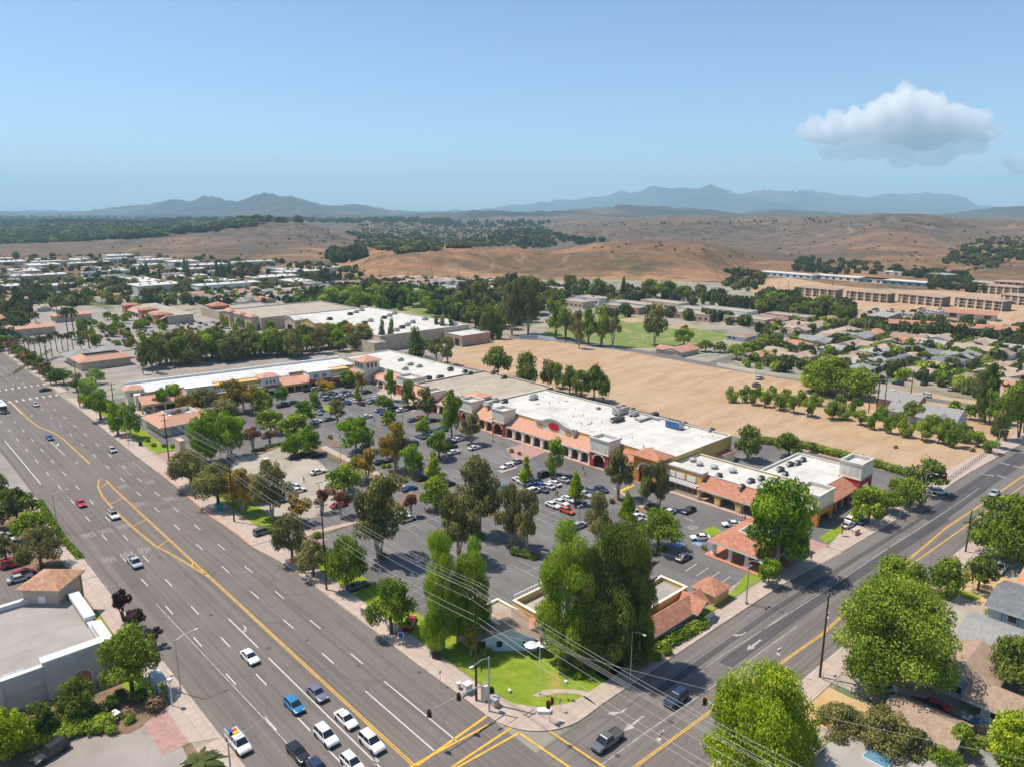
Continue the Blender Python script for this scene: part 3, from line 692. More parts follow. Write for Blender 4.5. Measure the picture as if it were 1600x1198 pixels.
lawn(P_([(476, 640), (511, 633), (520, 640), (484, 648)]), .14)
lawn(P_([(511, 684), (540, 696), (543, 700), (520, 698)]), .14, 'bed', 'planting_bed')
# memorial path on the corner lawn
pth = P_([(838, 1084), (850, 1078), (880, 1077), (910, 1079), (930, 1087), (922, 1091), (900, 1084), (870, 1083), (852, 1088), (840, 1089), (832, 1087)])
slab('garden_path', pth, .138, 'concrete', 'kerb', .05)
# paler plaza inside the lot, planting islands
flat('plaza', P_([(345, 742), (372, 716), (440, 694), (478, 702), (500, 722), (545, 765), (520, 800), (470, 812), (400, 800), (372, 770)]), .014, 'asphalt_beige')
for pts in ([(480, 700), (500, 697), (545, 722), (600, 752), (655, 772), (662, 778), (640, 790), (560, 815), (480, 845), (470, 838), (560, 806), (640, 774), (590, 752), (540, 728)],
            [(395, 706), (445, 690), (480, 684), (480, 688), (440, 697), (400, 712)], [(610, 728), (650, 740), (678, 757), (668, 762), (640, 748), (606, 735)],
            [(740, 790), (800, 805), (830, 830), (800, 860), (790, 850), (812, 830), (780, 812), (735, 800)], [(960, 775), (1012, 790), (1046, 800), (1040, 806), (1000, 800), (955, 783)]):
    lawn(P_(pts), .13, 'bed', 'planting_bed')
for pts in ([(500, 700), (640, 770), (648, 766), (508, 696)], [(450, 845), (580, 812), (580, 808), (448, 839)], [(985, 852), (1020, 862), (1055, 872), (1057, 869), (1020, 858), (990, 849)],
            [(780, 735), (805, 728), (808, 731), (784, 739)], [(955, 700+60), (968, 766), (1008, 790), (1002, 794)]):
    slab('parking_kerb', P_(pts), .15, 'concrete', 'kerb')
flat('crossing_paving', P_([(790, 700), (820, 692), (855, 704), (828, 716), (805, 720)]), .014, 'pavers')
flat('crossing_paving', P_([(630, 633), (650, 627), (668, 634), (645, 644)]), .014, 'pavers')
# pavement along the front of the shops with a red kerb
slab('shop_pavement', [(96.4, 2), (96.4, 124), (99, 124), (99, 165), (104, 165), (104, 2)], .14, 'concrete', 'kerb_red')
slab('shop_kerb', [(96.0, 2), (96.4, 2), (96.4, 124), (96.0, 124)], .15, 'kerb_red', 'kerb_red')
slab('shop_pavement', [(98, 165), (103, 165), (112, 185), (104, 190), (98, 185)], .14, 'concrete', 'kerb')
flat('ramp_stripe', P_([(962, 768), (988, 756), (992, 758), (964, 771)]), .02, 'paint_yellow')
# park, school field, works yard, far lots
flat('ball_field', P_([(850, 520), (870, 498), (965, 490), (1050, 508), (1140, 522), (1130, 532), (1070, 542), (1000, 544), (960, 543), (860, 528)]), .012, 'park_grass')
for c in ((985, 501), (1060, 511)):
    flat('infield', P_([(c[0]-19, c[1]-1), (c[0]+4, c[1]-4.5), (c[0]+30, c[1]+.5), (c[0]+2, c[1]+4.5)]), .018, 'dry_field')
flat('park_lawn', P_([(560, 490), (640, 470), (690, 470), (690, 500), (640, 500), (600, 500)]), .012, 'park_grass')
flat('works_yard', P_([(1165, 440), (1280, 430), (1600, 452), (1640, 530), (1540, 520), (1450, 492), (1300, 480), (1235, 470), (1180, 462)]), .012, 'dry_field')
flat('dry_plot', P_([(12, 478), (30, 462), (120, 461), (152, 470), (130, 476)]), .012, 'dry_grass')
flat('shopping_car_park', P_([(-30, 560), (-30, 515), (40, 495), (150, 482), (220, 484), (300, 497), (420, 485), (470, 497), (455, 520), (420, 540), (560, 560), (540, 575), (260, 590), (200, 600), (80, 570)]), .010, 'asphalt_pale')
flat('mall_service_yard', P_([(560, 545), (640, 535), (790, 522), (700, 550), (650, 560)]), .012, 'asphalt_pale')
for pts in ([(1040, 571), (1090, 571), (1165, 548), (1180, 528), (1195, 528), (1182, 552), (1110, 578)], [(1370, 590), (1410, 582), (1440, 560), (1460, 545), (1470, 548), (1450, 575), (1420, 592)],
            [(1200, 500), (1300, 505), (1500, 532), (1600, 546), (1600, 549), (1500, 535), (1300, 508), (1200, 503)], [(560, 452), (1000, 458), (1000, 460), (560, 454)]):
    flat('street', P_(pts), .014, 'asphalt_side')
flat('far_street', P_([(660, 448), (1200, 505), (1200, 508), (655, 450)]), .015, 'asphalt')
# residential yards, lower right
flat('yard', P_([(1208, 1075), (1265, 1058), (1330, 1090), (1380, 1108), (1310, 1140), (1240, 1130)]), .02, 'dry_grass')
flat('yard', P_([(1440, 905), (1520, 890), (1600, 900), (1560, 960), (1500, 950), (1470, 940)]), .02, 'dry_grass')
flat('yard_drive', P_([(1270, 1052), (1300, 1035), (1440, 1085), (1500, 1120), (1480, 1140), (1375, 1100)]), .03, 'asphalt_beige')
flat('yard_drive', P_([(1480, 990), (1450, 960), (1498, 930), (1545, 950), (1530, 975), (1600, 1010), (1600, 1030), (1540, 1005)]), .03, 'asphalt_beige')
flat('yard_drive', P_([(1240, 1150), (1300, 1140), (1420, 1180), (1440, 1260), (1180, 1260)]), .03, 'asphalt_beige')
flat('yard_drive', P_([(1510, 870), (1560, 838), (1600, 845), (1640, 900), (1580, 905)]), .025, 'asphalt_beige')
flat('sewn_lawn', P_([(1455, 930), (1490, 918), (1540, 930), (1500, 945)]), .024, 'lawn')
# ---------------------------------------------------------------- painted markings
mk = MB(); MZ = .024
def seg(x0, y0, x1, y1, w, mat='paint_white', z=MZ):
    d = math.hypot(x1-x0, y1-y0); nx, ny = -(y1-y0)/d*w/2, (x1-x0)/d*w/2
    mk.poly([(x0+nx, y0+ny), (x1+nx, y1+ny), (x1-nx, y1-ny), (x0-nx, y0-ny)], z, mat)
def line(pts, w, mat='paint_white', z=MZ):
    for i in range(len(pts)-1): seg(*pts[i], *pts[i+1], w, mat, z+.0004*(i % 2))
def dashes(X, Y0, Y1, ph, mat='paint_white', on=4.0, per=14.63, w=.16):
    y = Y0+ph
    while y < Y1: seg(X, y, X, min(y+on, Y1), w, mat); y += per
YEL = -14.15
for dx in (-.16, .16):
    line([(YEL+dx, -1.5), (YEL+dx, 72)], .17, 'paint_yellow')
    line([(YEL+dx, 72), (YEL+dx, 140), (-13.9+dx, 151)], .15, 'paint_yellow')
    line([(YEL-.1+dx, 74), (-15.9+dx, 87), (-17.6+dx, 97), (-18.3+dx, 112), (-18.4+dx, 126), (-18.1+dx, 138), (-16.9+dx, 147), (-15.3+dx, 152.6), (-13.9+dx, 153)], .15, 'paint_yellow')
    line([(-16.9+dx, 275), (-16.9+dx, 236), (-16.2+dx, 224), (-13.9+dx, 212), (-13.4+dx, 202), (-13.5+dx, 169)], .16, 'paint_yellow', MZ+.001)
    line([(-16.9+dx, 298), (-17+dx, 700)], .16, 'paint_yellow', MZ+.001)
for y0, x0, x1 in ((147, -16.6, -14.2), (132, -18.2, -14.2), (113, -18.2, -14.2), (97, -17.5, -14.2), (82, -15.2, -14.2)): seg(x0, y0-1.2, x1, y0+1.2, .22, 'paint_yellow', MZ+.001)
for X, off in ((-6.75, 3.5), (-10.35, 7.0)):
    dashes(X, 22, 262, off); line([(X, .2), (X, 19)], .16); dashes(X, 300, 700, 4)
line([(-3.5, 150), (-3.5, 163)], .14, 'paint_worn'); line([(-7.4, 150), (-7.4, 163)], .14, 'paint_worn')
line([(-17.75, -1), (-17.75, 38)], .16); line([(-17.75, 42), (-17.75, 55)], .16)
line([(-21.3, -1), (-21.3, 12)], .16)
for X, off in ((-21.3, 2.5), (-24.9, 6.0)): dashes(X, 14, 262, off); dashes(X, 300, 700, 5)
line([(-17.2, 183), (-17.2, 208)], .16); line([(-17.2, 248), (-17.2, 270)], .16); line([(-28.2, 160), (-28.2, 214)], .2)
line([(-24.9, 10), (-26, 70)], .14, 'paint_worn')
# stop lines and crossings in yellow
seg(YEL-.5, .0, .6, 1.3, .42, 'paint_yellow'); seg(YEL-1.6, -3.6, 1.6, -3.2, .36, 'paint_yellow')
for a, b_ in (((764, 1131), (640, 1198)), ((811, 1144), (715, 1198)), ((811, 1144), (893, 1200)), ((857, 1141), (948, 1200))):
    p, q = LX(*a), LX(*b_); seg(*p, *q, .34, 'paint_yellow', MZ+.002)
# side road lines
for dx in (-.15, .15):
    line([(X+0, Y+dx) for X, Y in (LX(988, 1200), LX(1102, 1117), LX(1190, 1056), LX(1285, 990), LX(1345, 935), LX(1440, 857), LX(1478, 824), LX(1530, 790), LX(1600, 742), LX(1660, 702))], .16, 'paint_yellow')
line([LX(1370, 920), LX(1425, 880), LX(1470, 849), LX(1540, 800), LX(1600, 757)], .24, 'paint_yellow')
line([LX(935, 1198), LX(1010, 1143), LX(1055, 1112), LX(1120, 1068)], .16, 'paint_worn'); line([LX(1090, 1052), LX(1130, 1022), LX(1190, 985), LX(1230, 957)], .12, 'paint_worn'); line([LX(1167, 1034), LX(1200, 1010), LX(1245, 978)], .14, 'paint_worn')
line([LX(1190, 985), LX(1300, 915), LX(1400, 848), LX(1480, 797), LX(1530, 762)], .14, 'paint_worn')
for a, b_ in (((1535, 740), (1553, 743)), ((1558, 742), (1572, 746)), ((1562, 722), (1578, 726)), ((1582, 727), (1600, 731))):
    seg(*LX(*a), *LX(*b_), .55, 'paint_worn')
# zebra bars at the far junction
for i in range(13): seg(-29+i*2.35, 271.5, -29+i*2.35, 274.5, .6, 'paint_white')
for i in range(13): seg(-28.5+i*2.35, 297, -28.5+i*2.35, 300, .6, 'paint_white')
# arrows
def arrow(X, Y, rot, s=1.0, turn=1, mat='paint_worn'):
    pts = [(-.12, -1.6), (.12, -1.6), (.16, -.4), (.55*turn+.1, .35), (.75*turn, .12), (1.15*turn, 1.15), (.2*turn, .9), (.35*turn-.05, .62), (-.12, -.2)] if turn else [(-.12, -1.6), (.12, -1.6), (.12, .4), (.45, .4), (0, 1.6), (-.45, .4), (-.12, .4)]
    c, s_ = math.cos(rot), math.sin(rot)
    mk.poly([(X+s*(x*c-y*s_), Y+s*(x*s_+y*c)) for x, y in pts], MZ, mat)
arrow(*LX(385, 981), 3.14, 1.0, 1); arrow(*LX(590, 1182), 3.14, 1.0, 1)
arrow(*LX(968, 1114), 1.57, 1.15, 1); arrow(*LX(1158, 992), 1.57, 1.0, 1); arrow(*LX(1028, 1148), 1.57, 1.0, -1); arrow(*LX(1214, 1016), 1.57, 1.0, -1); arrow(*LX(1290, 960), 1.57, .9, -1)
arrow(*LX(92, 694), 3.14, 1.0, 1, 'paint_white'); arrow(*LX(122, 722), 3.14, 1.0, 1); arrow(*LX(51, 649), 3.14, 1.0, 1)
for pc in ((990, 1130), (1178, 1007)):
    arrow(*LX(*pc), 1.57, 1.5, 0)
# lane words
def words(txt, X, Y, rot, h, w, mat):
    cu = bpy.data.curves.new('t', 'FONT'); cu.body = txt; cu.align_x = 'CENTER'; cu.align_y = 'CENTER'; cu.resolution_u = 2; cu.offset = .012
    ob = bpy.data.objects.new('t', cu); COL.objects.link(ob); dg = bpy.context.evaluated_depsgraph_get()
    me = bpy.data.meshes.new_from_object(ob.evaluated_get(dg)); bpy.data.objects.remove(ob); bpy.data.curves.remove(cu)
    xs = [v.co.x for v in me.vertices]; kx = w/(max(xs)-min(xs)); c, s_ = math.cos(rot), math.sin(rot)
    vs = [(X+(v.co.x*kx*c-v.co.y*h*s_), Y+(v.co.x*kx*s_+v.co.y*h*c), MZ) for v in me.vertices]
    mk.add(vs, [tuple(p.vertices) for p in me.polygons], mat); bpy.data.meshes.remove(me)
for i, (p, q) in enumerate((((138, 835), (170, 874)), ((165, 829), (198, 866)), ((192, 822), (225, 859)))):
    words('SIGNAL', *LX(*p), math.pi, 4.4, 2.9, 'paint_faded'); words('AHEAD', *LX(*q), math.pi, 4.4, 2.6, 'paint_faded')
for p, q in (((219, 787), (192, 760)), ((265, 779), (235, 753))):
    words('SIGNAL', *LX(*p), 0, 4.4, 2.9, 'paint_faded'); words('AHEAD', *LX(*q), 0, 4.4, 2.6, 'paint_faded')
words('STOP', *LX(1081, 823), math.pi, 3.0, 2.6, 'paint_worn'); arrow(*LX(1076, 811), 3.14, .9, 0)
# parking bays
def bays(Y, X0, X1, half=5.2, sp=2.75, double=True, mat='paint_worn'):
    x = X0
    while x <= X1+.01: seg(x, Y-(half if double else 0), x, Y+half, .11, mat, .018); x += sp
    if double: seg(X0, Y, X1, Y, .11, mat, .0185)
for Y, X0, X1 in ((30, 36, 88), (48, 30, 84), (66, 30, 84), (86, 34, 84), (104, 40, 84), (124, 46, 86), (143, 40, 86), (163, 40, 86)): bays(Y, X0, X1)
for i in range(6): seg(*LX(1083+i*17.5+6, 888-6+i*6.6-2), *LX(1083+i*17.5+6-18, 888-6+i*6.6+10), .12, 'paint_white', .018)
for i in range(11): seg(42+i*0, 108+i*2.75, 49, 108+i*2.75, .11, 'paint_worn', .018)
for i in range(14): seg(9.7, 12+i*2.75, 15, 12+i*2.75, .11, 'paint_worn', .018); 
for i in range(12): seg(9.7, 88+i*2.9, 15, 88+i*2.9, .11, 'paint_worn', .018)
for px, py in ((1058, 842), (1060, 850), (783, 735), (1090, 848)):
    X, Y = LX(px, py); mk.poly([(X-1, Y-1), (X+1, Y-1), (X+1, Y+1), (X-1, Y+1)], .018, 'paint_blue')
for i in range(9): seg(*LX(130+i*4.5, 905+i*1.6), *LX(134+i*4.2, 898+i*2.2), .12, 'paint_white', .06)
o = mk.build('road_markings'); o.matrix_world = GRIDM; tag(o, kind='structure')
# manholes and oil stains
st = MB()
for px, py, r_ in ((655, 1050, .35), (480, 1000, .3), (1047, 1128, .5), (890, 1166, .45), (965, 1180, .4), (1120, 1104, .4), (250, 870, .4), (330, 960, .35), (420, 1012, .5), (1388, 855, .4), (1440, 850, .35), (560, 1040, .3)):
    X, Y = LX(px, py); st.poly([(X+r_*math.cos(a), Y+r_*math.sin(a)) for a in np.linspace(0, 6.28, 13)[:-1]], .028, 'asphalt_patch')
o = st.build('manhole_covers'); o.matrix_world = GRIDM; tag(o, kind='structure')
# ---------------------------------------------------------------- buildings
ORG = {}
def bld(name, label, X, Y, cat='building', rot=0.0, group=None):
    r = broot(name, label, cat, X, Y, rot, group); ORG[r.name] = (X, Y, rot); return r
def part(mb, name, r, label=None, parent=None):
    """mesh authored in grid coordinates -> child of the building root"""
    X0, Y0, rot = ORG[r.name]; c, s_ = math.cos(-rot), math.sin(-rot)
    mb.v = [((x-X0)*c-(y-Y0)*s_, (x-X0)*s_+(y-Y0)*c, z) if not rot else (x-X0, y-Y0, z) for x, y, z in mb.v]
    o = mb.build(name, parent or r)
    if label: o['label'] = label
    return o
def parapet_roof(r, x0, x1, y0, y1, h, wall, roof, par=.7, t=.35, cap='grey_parapet', wname='wall', skip=()):
    w = MB()
    w.box(x0, x0+t, y0, y1, 0, h, wall); w.box(x1-t, x1, y0, y1, 0, h, wall)
    w.box(x0+t, x1-t, y0, y0+t, 0, h, wall); w.box(x0+t, x1-t, y1-t, y1, 0, h, wall)
    part(w, wname, r)
    k = MB(); e = .08
    k.box(x0-e, x0+t+e, y0-e, y1+e, h, h+.14, cap); k.box(x1-t-e, x1+e, y0-e, y1+e, h, h+.14, cap)
    k.box(x0+t+e, x1-t-e, y0-e, y0+t+e, h, h+.14, cap); k.box(x0+t+e, x1-t-e, y1-t-e, y1+e, h, h+.14, cap)
    part(k, 'coping', r)
    f = MB(); f.box(x0+t, x1-t, y0+t, y1-t, h-par-.3, h-par, roof); part(f, 'roof', r)
def window_set(r, x, ys, z0, z1, w, mat='glass_dark', face='x', frame='cream', parent=None):
    """windows on a wall facing -x (face x) or -y (face y); each its own part with a frame sub-part"""
    for c in ys:
        m_ = MB(); fr = MB(); g = .09
        if face == 'x':
            m_.box(x-.05, x-.012, c-w/2, c+w/2, z0, z1, mat)
            for a, b_, c0, c1 in ((c-w/2-g, c-w/2, z0-g, z1+g), (c+w/2, c+w/2+g, z0-g, z1+g), (c-w/2, c+w/2, z1, z1+g), (c-w/2, c+w/2, z0-g, z0)): fr.box(x-.12, x-.003, a, b_, c0, c1, frame)
            if w > 1.6: fr.box(x-.10, x-.051, c-.04, c+.04, z0, z1, frame)
        else:
            m_.box(c-w/2, c+w/2, x-.05, x-.012, z0, z1, mat)
            for a, b_, c0, c1 in ((c-w/2-g, c-w/2, z0-g, z1+g), (c+w/2, c+w/2+g, z0-g, z1+g), (c-w/2, c+w/2, z1, z1+g), (c-w/2, c+w/2, z0-g, z0)): fr.box(a, b_, x-.12, x-.003, c0, c1, frame)
            if w > 1.6: fr.box(c-.04, c+.04, x-.10, x-.051, z0, z1, frame)
        o = part(m_, 'window', r); 
        f2 = part(fr, 'frame', r, parent=o)
def lean(r, x0, x1, y0, y1, z0, z1, mat, name='tile_roof', soffit='cream', th=.25):
    b = MB()
    b.add([(x0, y0, z0), (x1, y0, z1), (x1, y1, z1), (x0, y1, z0), (x0, y0, z0-th), (x1, y0, z1-th), (x1, y1, z1-th), (x0, y1, z0-th)],
          [(0, 1, 2, 3)], mat)
    b.add([(x0, y0, z0), (x1, y0, z1), (x1, y1, z1), (x0, y1, z0), (x0, y0, z0-th), (x1, y0, z1-th), (x1, y1, z1-th), (x0, y1, z0-th)],
          [(7, 6, 5, 4), (0, 4, 5, 1), (2, 6, 7, 3), (3, 7, 4, 0)], soffit)
    b.box(x0-.06, x0+.04, y0, y1, z0-th-.12, z0-.06, 'grey_parapet')
    part(b, name, r)
def arcade(r, x, y0, y1, h, n, wall, th=.6, pier='cream', spring=None, op=.72):
    w = (y1-y0)/n; b = MB()
    for i in range(n): b.arch_wall(y0+i*w, y0+(i+1)*w, 0.14, h, x, th, w*op, wall, spring=spring or h-1.5, n=10)
    part(b, 'arcade', r)
    for i in range(n+1): p = MB(); p.box(x-.14, x+th+.1, y0+i*w-.5, y0+i*w+.5, .14, 1.1, pier); part(p, 'pier', r)
def storefront(r, x, y0, y1, h):
    g = MB(); g.box(x-.10, x-.05, y0, y1, .5, h, 'shop_glass')
    o = part(g, 'shop_window', r); m_ = MB(); n = max(2, int((y1-y0)/1.8))
    for i in range(n+1): yy = y0+(y1-y0)*i/n; m_.box(x-.16, x-.102, yy-.05, yy+.05, .5, h, 'galv')
    m_.box(x-.17, x-.04, y0, y1, h, h+.5, 'cream'); part(m_, 'mullions', r, parent=o)
def tower(r, x0, x1, y0, y1, h, lowh, low, up, archw, cap='grey_parapet', nwin=4, sidearch=False, name='tower'):
    b = MB(); b.arch_wall(y0, y1, .14, lowh, x0, .5, archw, low, spring=2.6, n=12)
    if sidearch: 
        b.box(x0+.5, x1, y1-.5, y1, .14, lowh, low); b.box(x0+.5, x0+1.3, y0, y0+.5, .14, lowh, low); b.box(x1-.9, x1, y0, y0+.5, .14, lowh, low); b.box(x0+1.3, x1-.9, y0, y0+.5, lowh-1.6, lowh, low); 
    else: b.box(x0+.5, x1, y0, y0+.5, .14, lowh, low); b.box(x0+.5, x1, y1-.5, y1, .14, lowh, low)
    part(b, name+'_base', r)
    u = MB(); e = .18
    u.box(x0-e, x1+e, y0-e, y1+e, lowh, lowh+.18, cap)
    t = .3
    u.box(x0, x0+t, y0, y1, lowh+.18, h, up); u.box(x1-t, x1, y0, y1, lowh+.18, h, up); u.box(x0+t, x1-t, y0, y0+t, lowh+.18, h, up); u.box(x0+t, x1-t, y1-t, y1, lowh+.18, h, up)
    u.box(x0+t, x1-t, y0+t, y1-t, h-.9, h-.5, 'roof_white')
    part(u, name+'_top', r)
    c_ = MB(); e = .2
    for (a, b2, c2, d2) in ((x0-e, x0+t+.1, y0-e, y1+e), (x1-t-.1, x1+e, y0-e, y1+e), (x0+t+.1, x1-t-.1, y0-e, y0+t+.1), (x0+t+.1, x1-t-.1, y1-t-.1, y1+e)): c_.box(a, b2, c2, d2, h, h+.5, cap)
    part(c_, name+'_cornice', r)
    a_ = MB(); cy = (y0+y1)/2; R = archw/2
    pts = [(R*math.cos(math.pi*i/12), 2.6+min(R, lowh-.35-2.6)*math.sin(math.pi*i/12)) for i in range(13)]
    for i in range(12):
        (p, q), (p2, q2) = pts[i], pts[i+1]; k = 1.16
        a_.add([(x0-.12, cy+p, q), (x0-.12, cy+p2, q2), (x0-.12, cy+p2*k, 2.6+(q2-2.6)*k), (x0-.12, cy+p*k, 2.6+(q-2.6)*k), (x0+.0, cy+p, q), (x0, cy+p2, q2), (x0, cy+p2*k, 2.6+(q2-2.6)*k), (x0, cy+p*k, 2.6+(q-2.6)*k)],
               [(0, 3, 2, 1), (2, 3, 7, 6), (0, 1, 5, 4)], 'cream')
    part(a_, 'arch_trim', r)
    w = (y1-y0-.8)/nwin
    pn = MB()
    for i in range(nwin): pn.box(x0-.035, x0-.004, y0+.4+w*(i+.22), y0+.4+w*(i+.78), lowh+1.0, h-.8, 'white_wall')
    part(pn, 'panel', r)
def text_part(txt, r, x, y, z, size, mat, face='x', ext=.06):
    cu = bpy.data.curves.new('t', 'FONT'); cu.body = txt; cu.align_x = 'CENTER'; cu.align_y = 'CENTER'; cu.resolution_u = 2; cu.extrude = ext; cu.size = size
    ob = bpy.data.objects.new('t', cu); COL.objects.link(ob); dg = bpy.context.evaluated_depsgraph_get()
    me = bpy.data.meshes.new_from_object(ob.evaluated_get(dg)); bpy.data.objects.remove(ob); bpy.data.curves.remove(cu)
    me.materials.clear(); me.materials.append(MATS[mat]); me.name = 'lettering'
    o = bpy.data.objects.new('lettering', me); COL.objects.link(o); o.parent = r
    X0, Y0, _ = ORG.get(r.name, (0, 0, 0)); o.location = (x-X0, y-Y0, z)
    o.rotation_euler = (math.pi/2, 0, -math.pi/2) if face == 'x' else (math.pi/2, 0, 0)
    return o
UNITS = [0]
def hvac(X, Y, z, sx=2.2, sy=1.7, h=1.3, mat='unit_metal', zone='', fans=2, rot=0):
    r = broot('rooftop_unit', None, 'rooftop unit', X, Y, rot, 'rooftop units', z)
    b = MB(); b.box(-sx/2, sx/2, -sy/2, sy/2, .25, h, mat); b.box(-sx/2-.1, sx/2+.1, -sy/2-.1, sy/2+.1, 0, .25, 'unit_dark'); b.build('casing', r)
    for i in range(fans):
        f = MB(); cx = (i-(fans-1)/2)*sx/fans; f.tube((cx, 0, h), (cx, 0, h+.18), sx/fans*.36, sx/fans*.36, 'unit_dark', 10); f.build('fan', r)
    d = MB(); d.box(-sx/2-1.1, -sx/2, -.35, .35, .3, .9, 'galv'); d.build('duct', r)
    w = W(X, Y); px, py = PX(w[0], w[1], z); auto(r, 'dark rooftop unit' if mat == 'unit_dark' else 'pale grey rooftop unit', zone, px, py)
def dome_vent(X, Y, z, s, zone):
    r = broot('roof_fan', None, 'roof fan', X, Y, 0, 'round roof fans', z)
    b = MB(); b.tube((0, 0, 0), (0, 0, s*.5), s*.55, s*.55, 'unit_metal', 12); b.build('housing', r)
    c = MB(); c.tube((0, 0, s*.5), (0, 0, s*.8), s, s*.9, 'galv', 14); c.tube((0, 0, s*.8), (0, 0, s*1.0), s*.9, s*.3, 'unit_metal', 14); c.build('hood', r)
    w = W(X, Y); px, py = PX(w[0], w[1], z); auto(r, 'round metal roof fan', zone, px, py)
# --- supermarket with the long white roof
r = bld('supermarket', 'long supermarket with huge white roof, red oval sign and tiled arcade front', 96.5, 40)
parapet_roof(r, 102.2, 134, 40.5, 122, 7.2, 'mustard', 'roof_white', .35)
arcade(r, 97, 66, 82, 3.7, 4, 'cream', spring=2.3); arcade(r, 97, 82, 104, 3.7, 5, 'cream', spring=2.3); arcade(r, 97, 54, 58.2, 3.7, 1, 'cream', spring=2.3); arcade(r, 97, 49.6, 54, 3.7, 1, 'cream', spring=2.3)
arcade(r, 97, 110, 122, 3.7, 3, 'mustard', spring=2.3)
lean(r, 96.86, 102.2, 65.6, 103.6, 3.9, 6.3, 'tile_pink'); lean(r, 96.86, 102.2, 49.5, 58.0, 3.9, 6.3, 'tile_red'); lean(r, 96.86, 102.2, 110, 122, 3.9, 6.1, 'tile_pink')
for a, b_ in ((50, 58), (67, 81), (83, 103), (111, 121)): storefront(r, 102.2, a, b_, 3.0)
tower(r, 96.4, 101.9, 58.2, 65.4, 8.7, 4.6, 'brickred', 'cream', 4.2, nwin=4); tower(r, 96.4, 101.9, 103.8, 109.8, 8.7, 4.6, 'brickred', 'cream', 4.0, nwin=3, name='north_tower')
# curved sign parapet
b = MB(); y0, y1, yc = 75.5, 92.5, 84
def crv(y): d = abs(y-yc); return 9.6-.06*d*d if d < 4.6 else 7.9
ys = [y0]+list(np.linspace(yc-4.6, yc+4.6, 13))+[y1]
prof = [(y0, 7.9)]+[(y, crv(y)+.0) for y in np.linspace(yc-4.59, yc+4.59, 13)]+[(y1, 7.9)]
for xx, fl in ((100.2, 0), (102.1, 1)):
    vs = [(xx, y, 4.9) for y, z in prof]+[(xx, y, z) for y, z in prof]; n = len(prof)
    b.add(vs, [((i, n+i, n+i+1, i+1) if not fl else (i, i+1, n+i+1, n+i)) for i in range(n-1)], 'cream')
vs = [(100.2, y, z) for y, z in prof]+[(102.1, y, z) for y, z in prof]
b.add(vs, [(i, n+i, n+i+1, i+1) for i in range(n-1)], 'grey_parapet')
b.add([(100.2, y0, 4.9), (102.1, y0, 4.9), (102.1, y0, 7.9), (100.2, y0, 7.9)], [(0, 1, 2, 3)], 'beige'); b.add([(100.2, y1, 4.9), (102.1, y1, 4.9), (102.1, y1, 7.9), (100.2, y1, 7.9)], [(3, 2, 1, 0)], 'beige')
part(b, 'sign_parapet', r)
b = MB()
for i in range(n-1):
    (ya, za), (yb, zb) = prof[i], prof[i+1]
    b.add([(99.75, ya, za-.05), (99.75, yb, zb-.05), (99.75, yb, zb+.4), (99.75, ya, za+.4), (100.6, ya, za+.4), (100.6, yb, zb+.4), (100.6, yb, zb-.05), (100.6, ya, za-.05)], [(0, 3, 2, 1), (3, 4, 5, 2), (4, 7, 6, 5), (0, 1, 6, 7)], 'grey_parapet')
part(b, 'cornice', r)
b = MB(); 
for k, (R, mm, xx) in enumerate(((1.0, 'white_paint', 100.12), (.9, 'sign_red', 100.04))):
    vs = [(xx, yc+2.7*R*math.cos(a), 7.35+1.35*R*math.sin(a)) for a in np.linspace(0, 6.283, 25)[:-1]]; vs2 = [(xx+.08, y, z) for _, y, z in vs]
    b.add(vs+vs2, [tuple(range(24))[::-1]]+[(i, (i+1) % 24, 24+(i+1) % 24, 24+i) for i in range(24)], mm)
part(b, 'oval_sign', r)
for c in (77.8, 90.2): b = MB(); b.box(100.10, 100.19, c-1.1, c+1.1, 5.9, 7.1, 'mustard'); part(b, 'panel', r)
# orange corner tower with hipped tile roof
b = MB(); b.arch_wall(40.6, 48.8, .14, 8.0, 96.2, .6, 4.4, 'orange', spring=3.6, n=12); b.box(96.8, 102.1, 40.6, 41.1, .14, 8, 'orange'); b.box(96.8, 102.1, 48.3, 48.8, .14, 8, 'orange'); b.box(101.6, 102.1, 41.1, 48.3, 5, 8, 'orange'); part(b, 'corner_tower', r)
b = MB(); b.hip(96.2, 102.1, 40.6, 48.8, 8.05, 1.7, 'tile_red', .9, .3, 'orange'); part(b, 'tower_roof', r)
b = MB(); cy = 44.7
for i in range(12):
    a1, a2 = math.pi*i/12, math.pi*(i+1)/12; R, K = 2.3, 2.9
    b.add([(96.05, cy+R*math.cos(a1), 3.6+R*math.sin(a1)), (96.05, cy+R*math.cos(a2), 3.6+R*math.sin(a2)), (96.05, cy+K*math.cos(a2), 3.6+K*math.sin(a2)), (96.05, cy+K*math.cos(a1), 3.6+K*math.sin(a1)), (96.2, cy+K*math.cos(a2), 3.6+K*math.sin(a2)), (96.2, cy+K*math.cos(a1), 3.6+K*math.sin(a1))], [(0, 3, 2, 1), (2, 3, 5, 4)], 'cream')
part(b, 'arch_trim', r)
b = MB(); b.box(126, 132.5, 38.2, 40.4, 0, 3.0, 'cream'); b.box(125.8, 132.8, 38.0, 40.45, 3.0, 3.2, 'tile_red'); part(b, 'dock', r)
zn = 'on the long white supermarket roof'
for i in range(22):
    X, Y = 104+(i*61 % 290)/10, 43+(i*173 % 770)/10
    b = MB(); b.tube((X, Y, 6.85), (X, Y, 7.35+.2*(i % 3)), .12+.06*(i % 3), .10, 'unit_metal', 6); part(b, 'roof_vent', r)
for i in range(5): X, Y = 106+i*5.3, 50+(i*29 % 62); b = MB(); b.box(X, X+1.4, Y, Y+1.0, 6.86, 7.05, 'roof_tan'); part(b, 'roof_hatch', r)
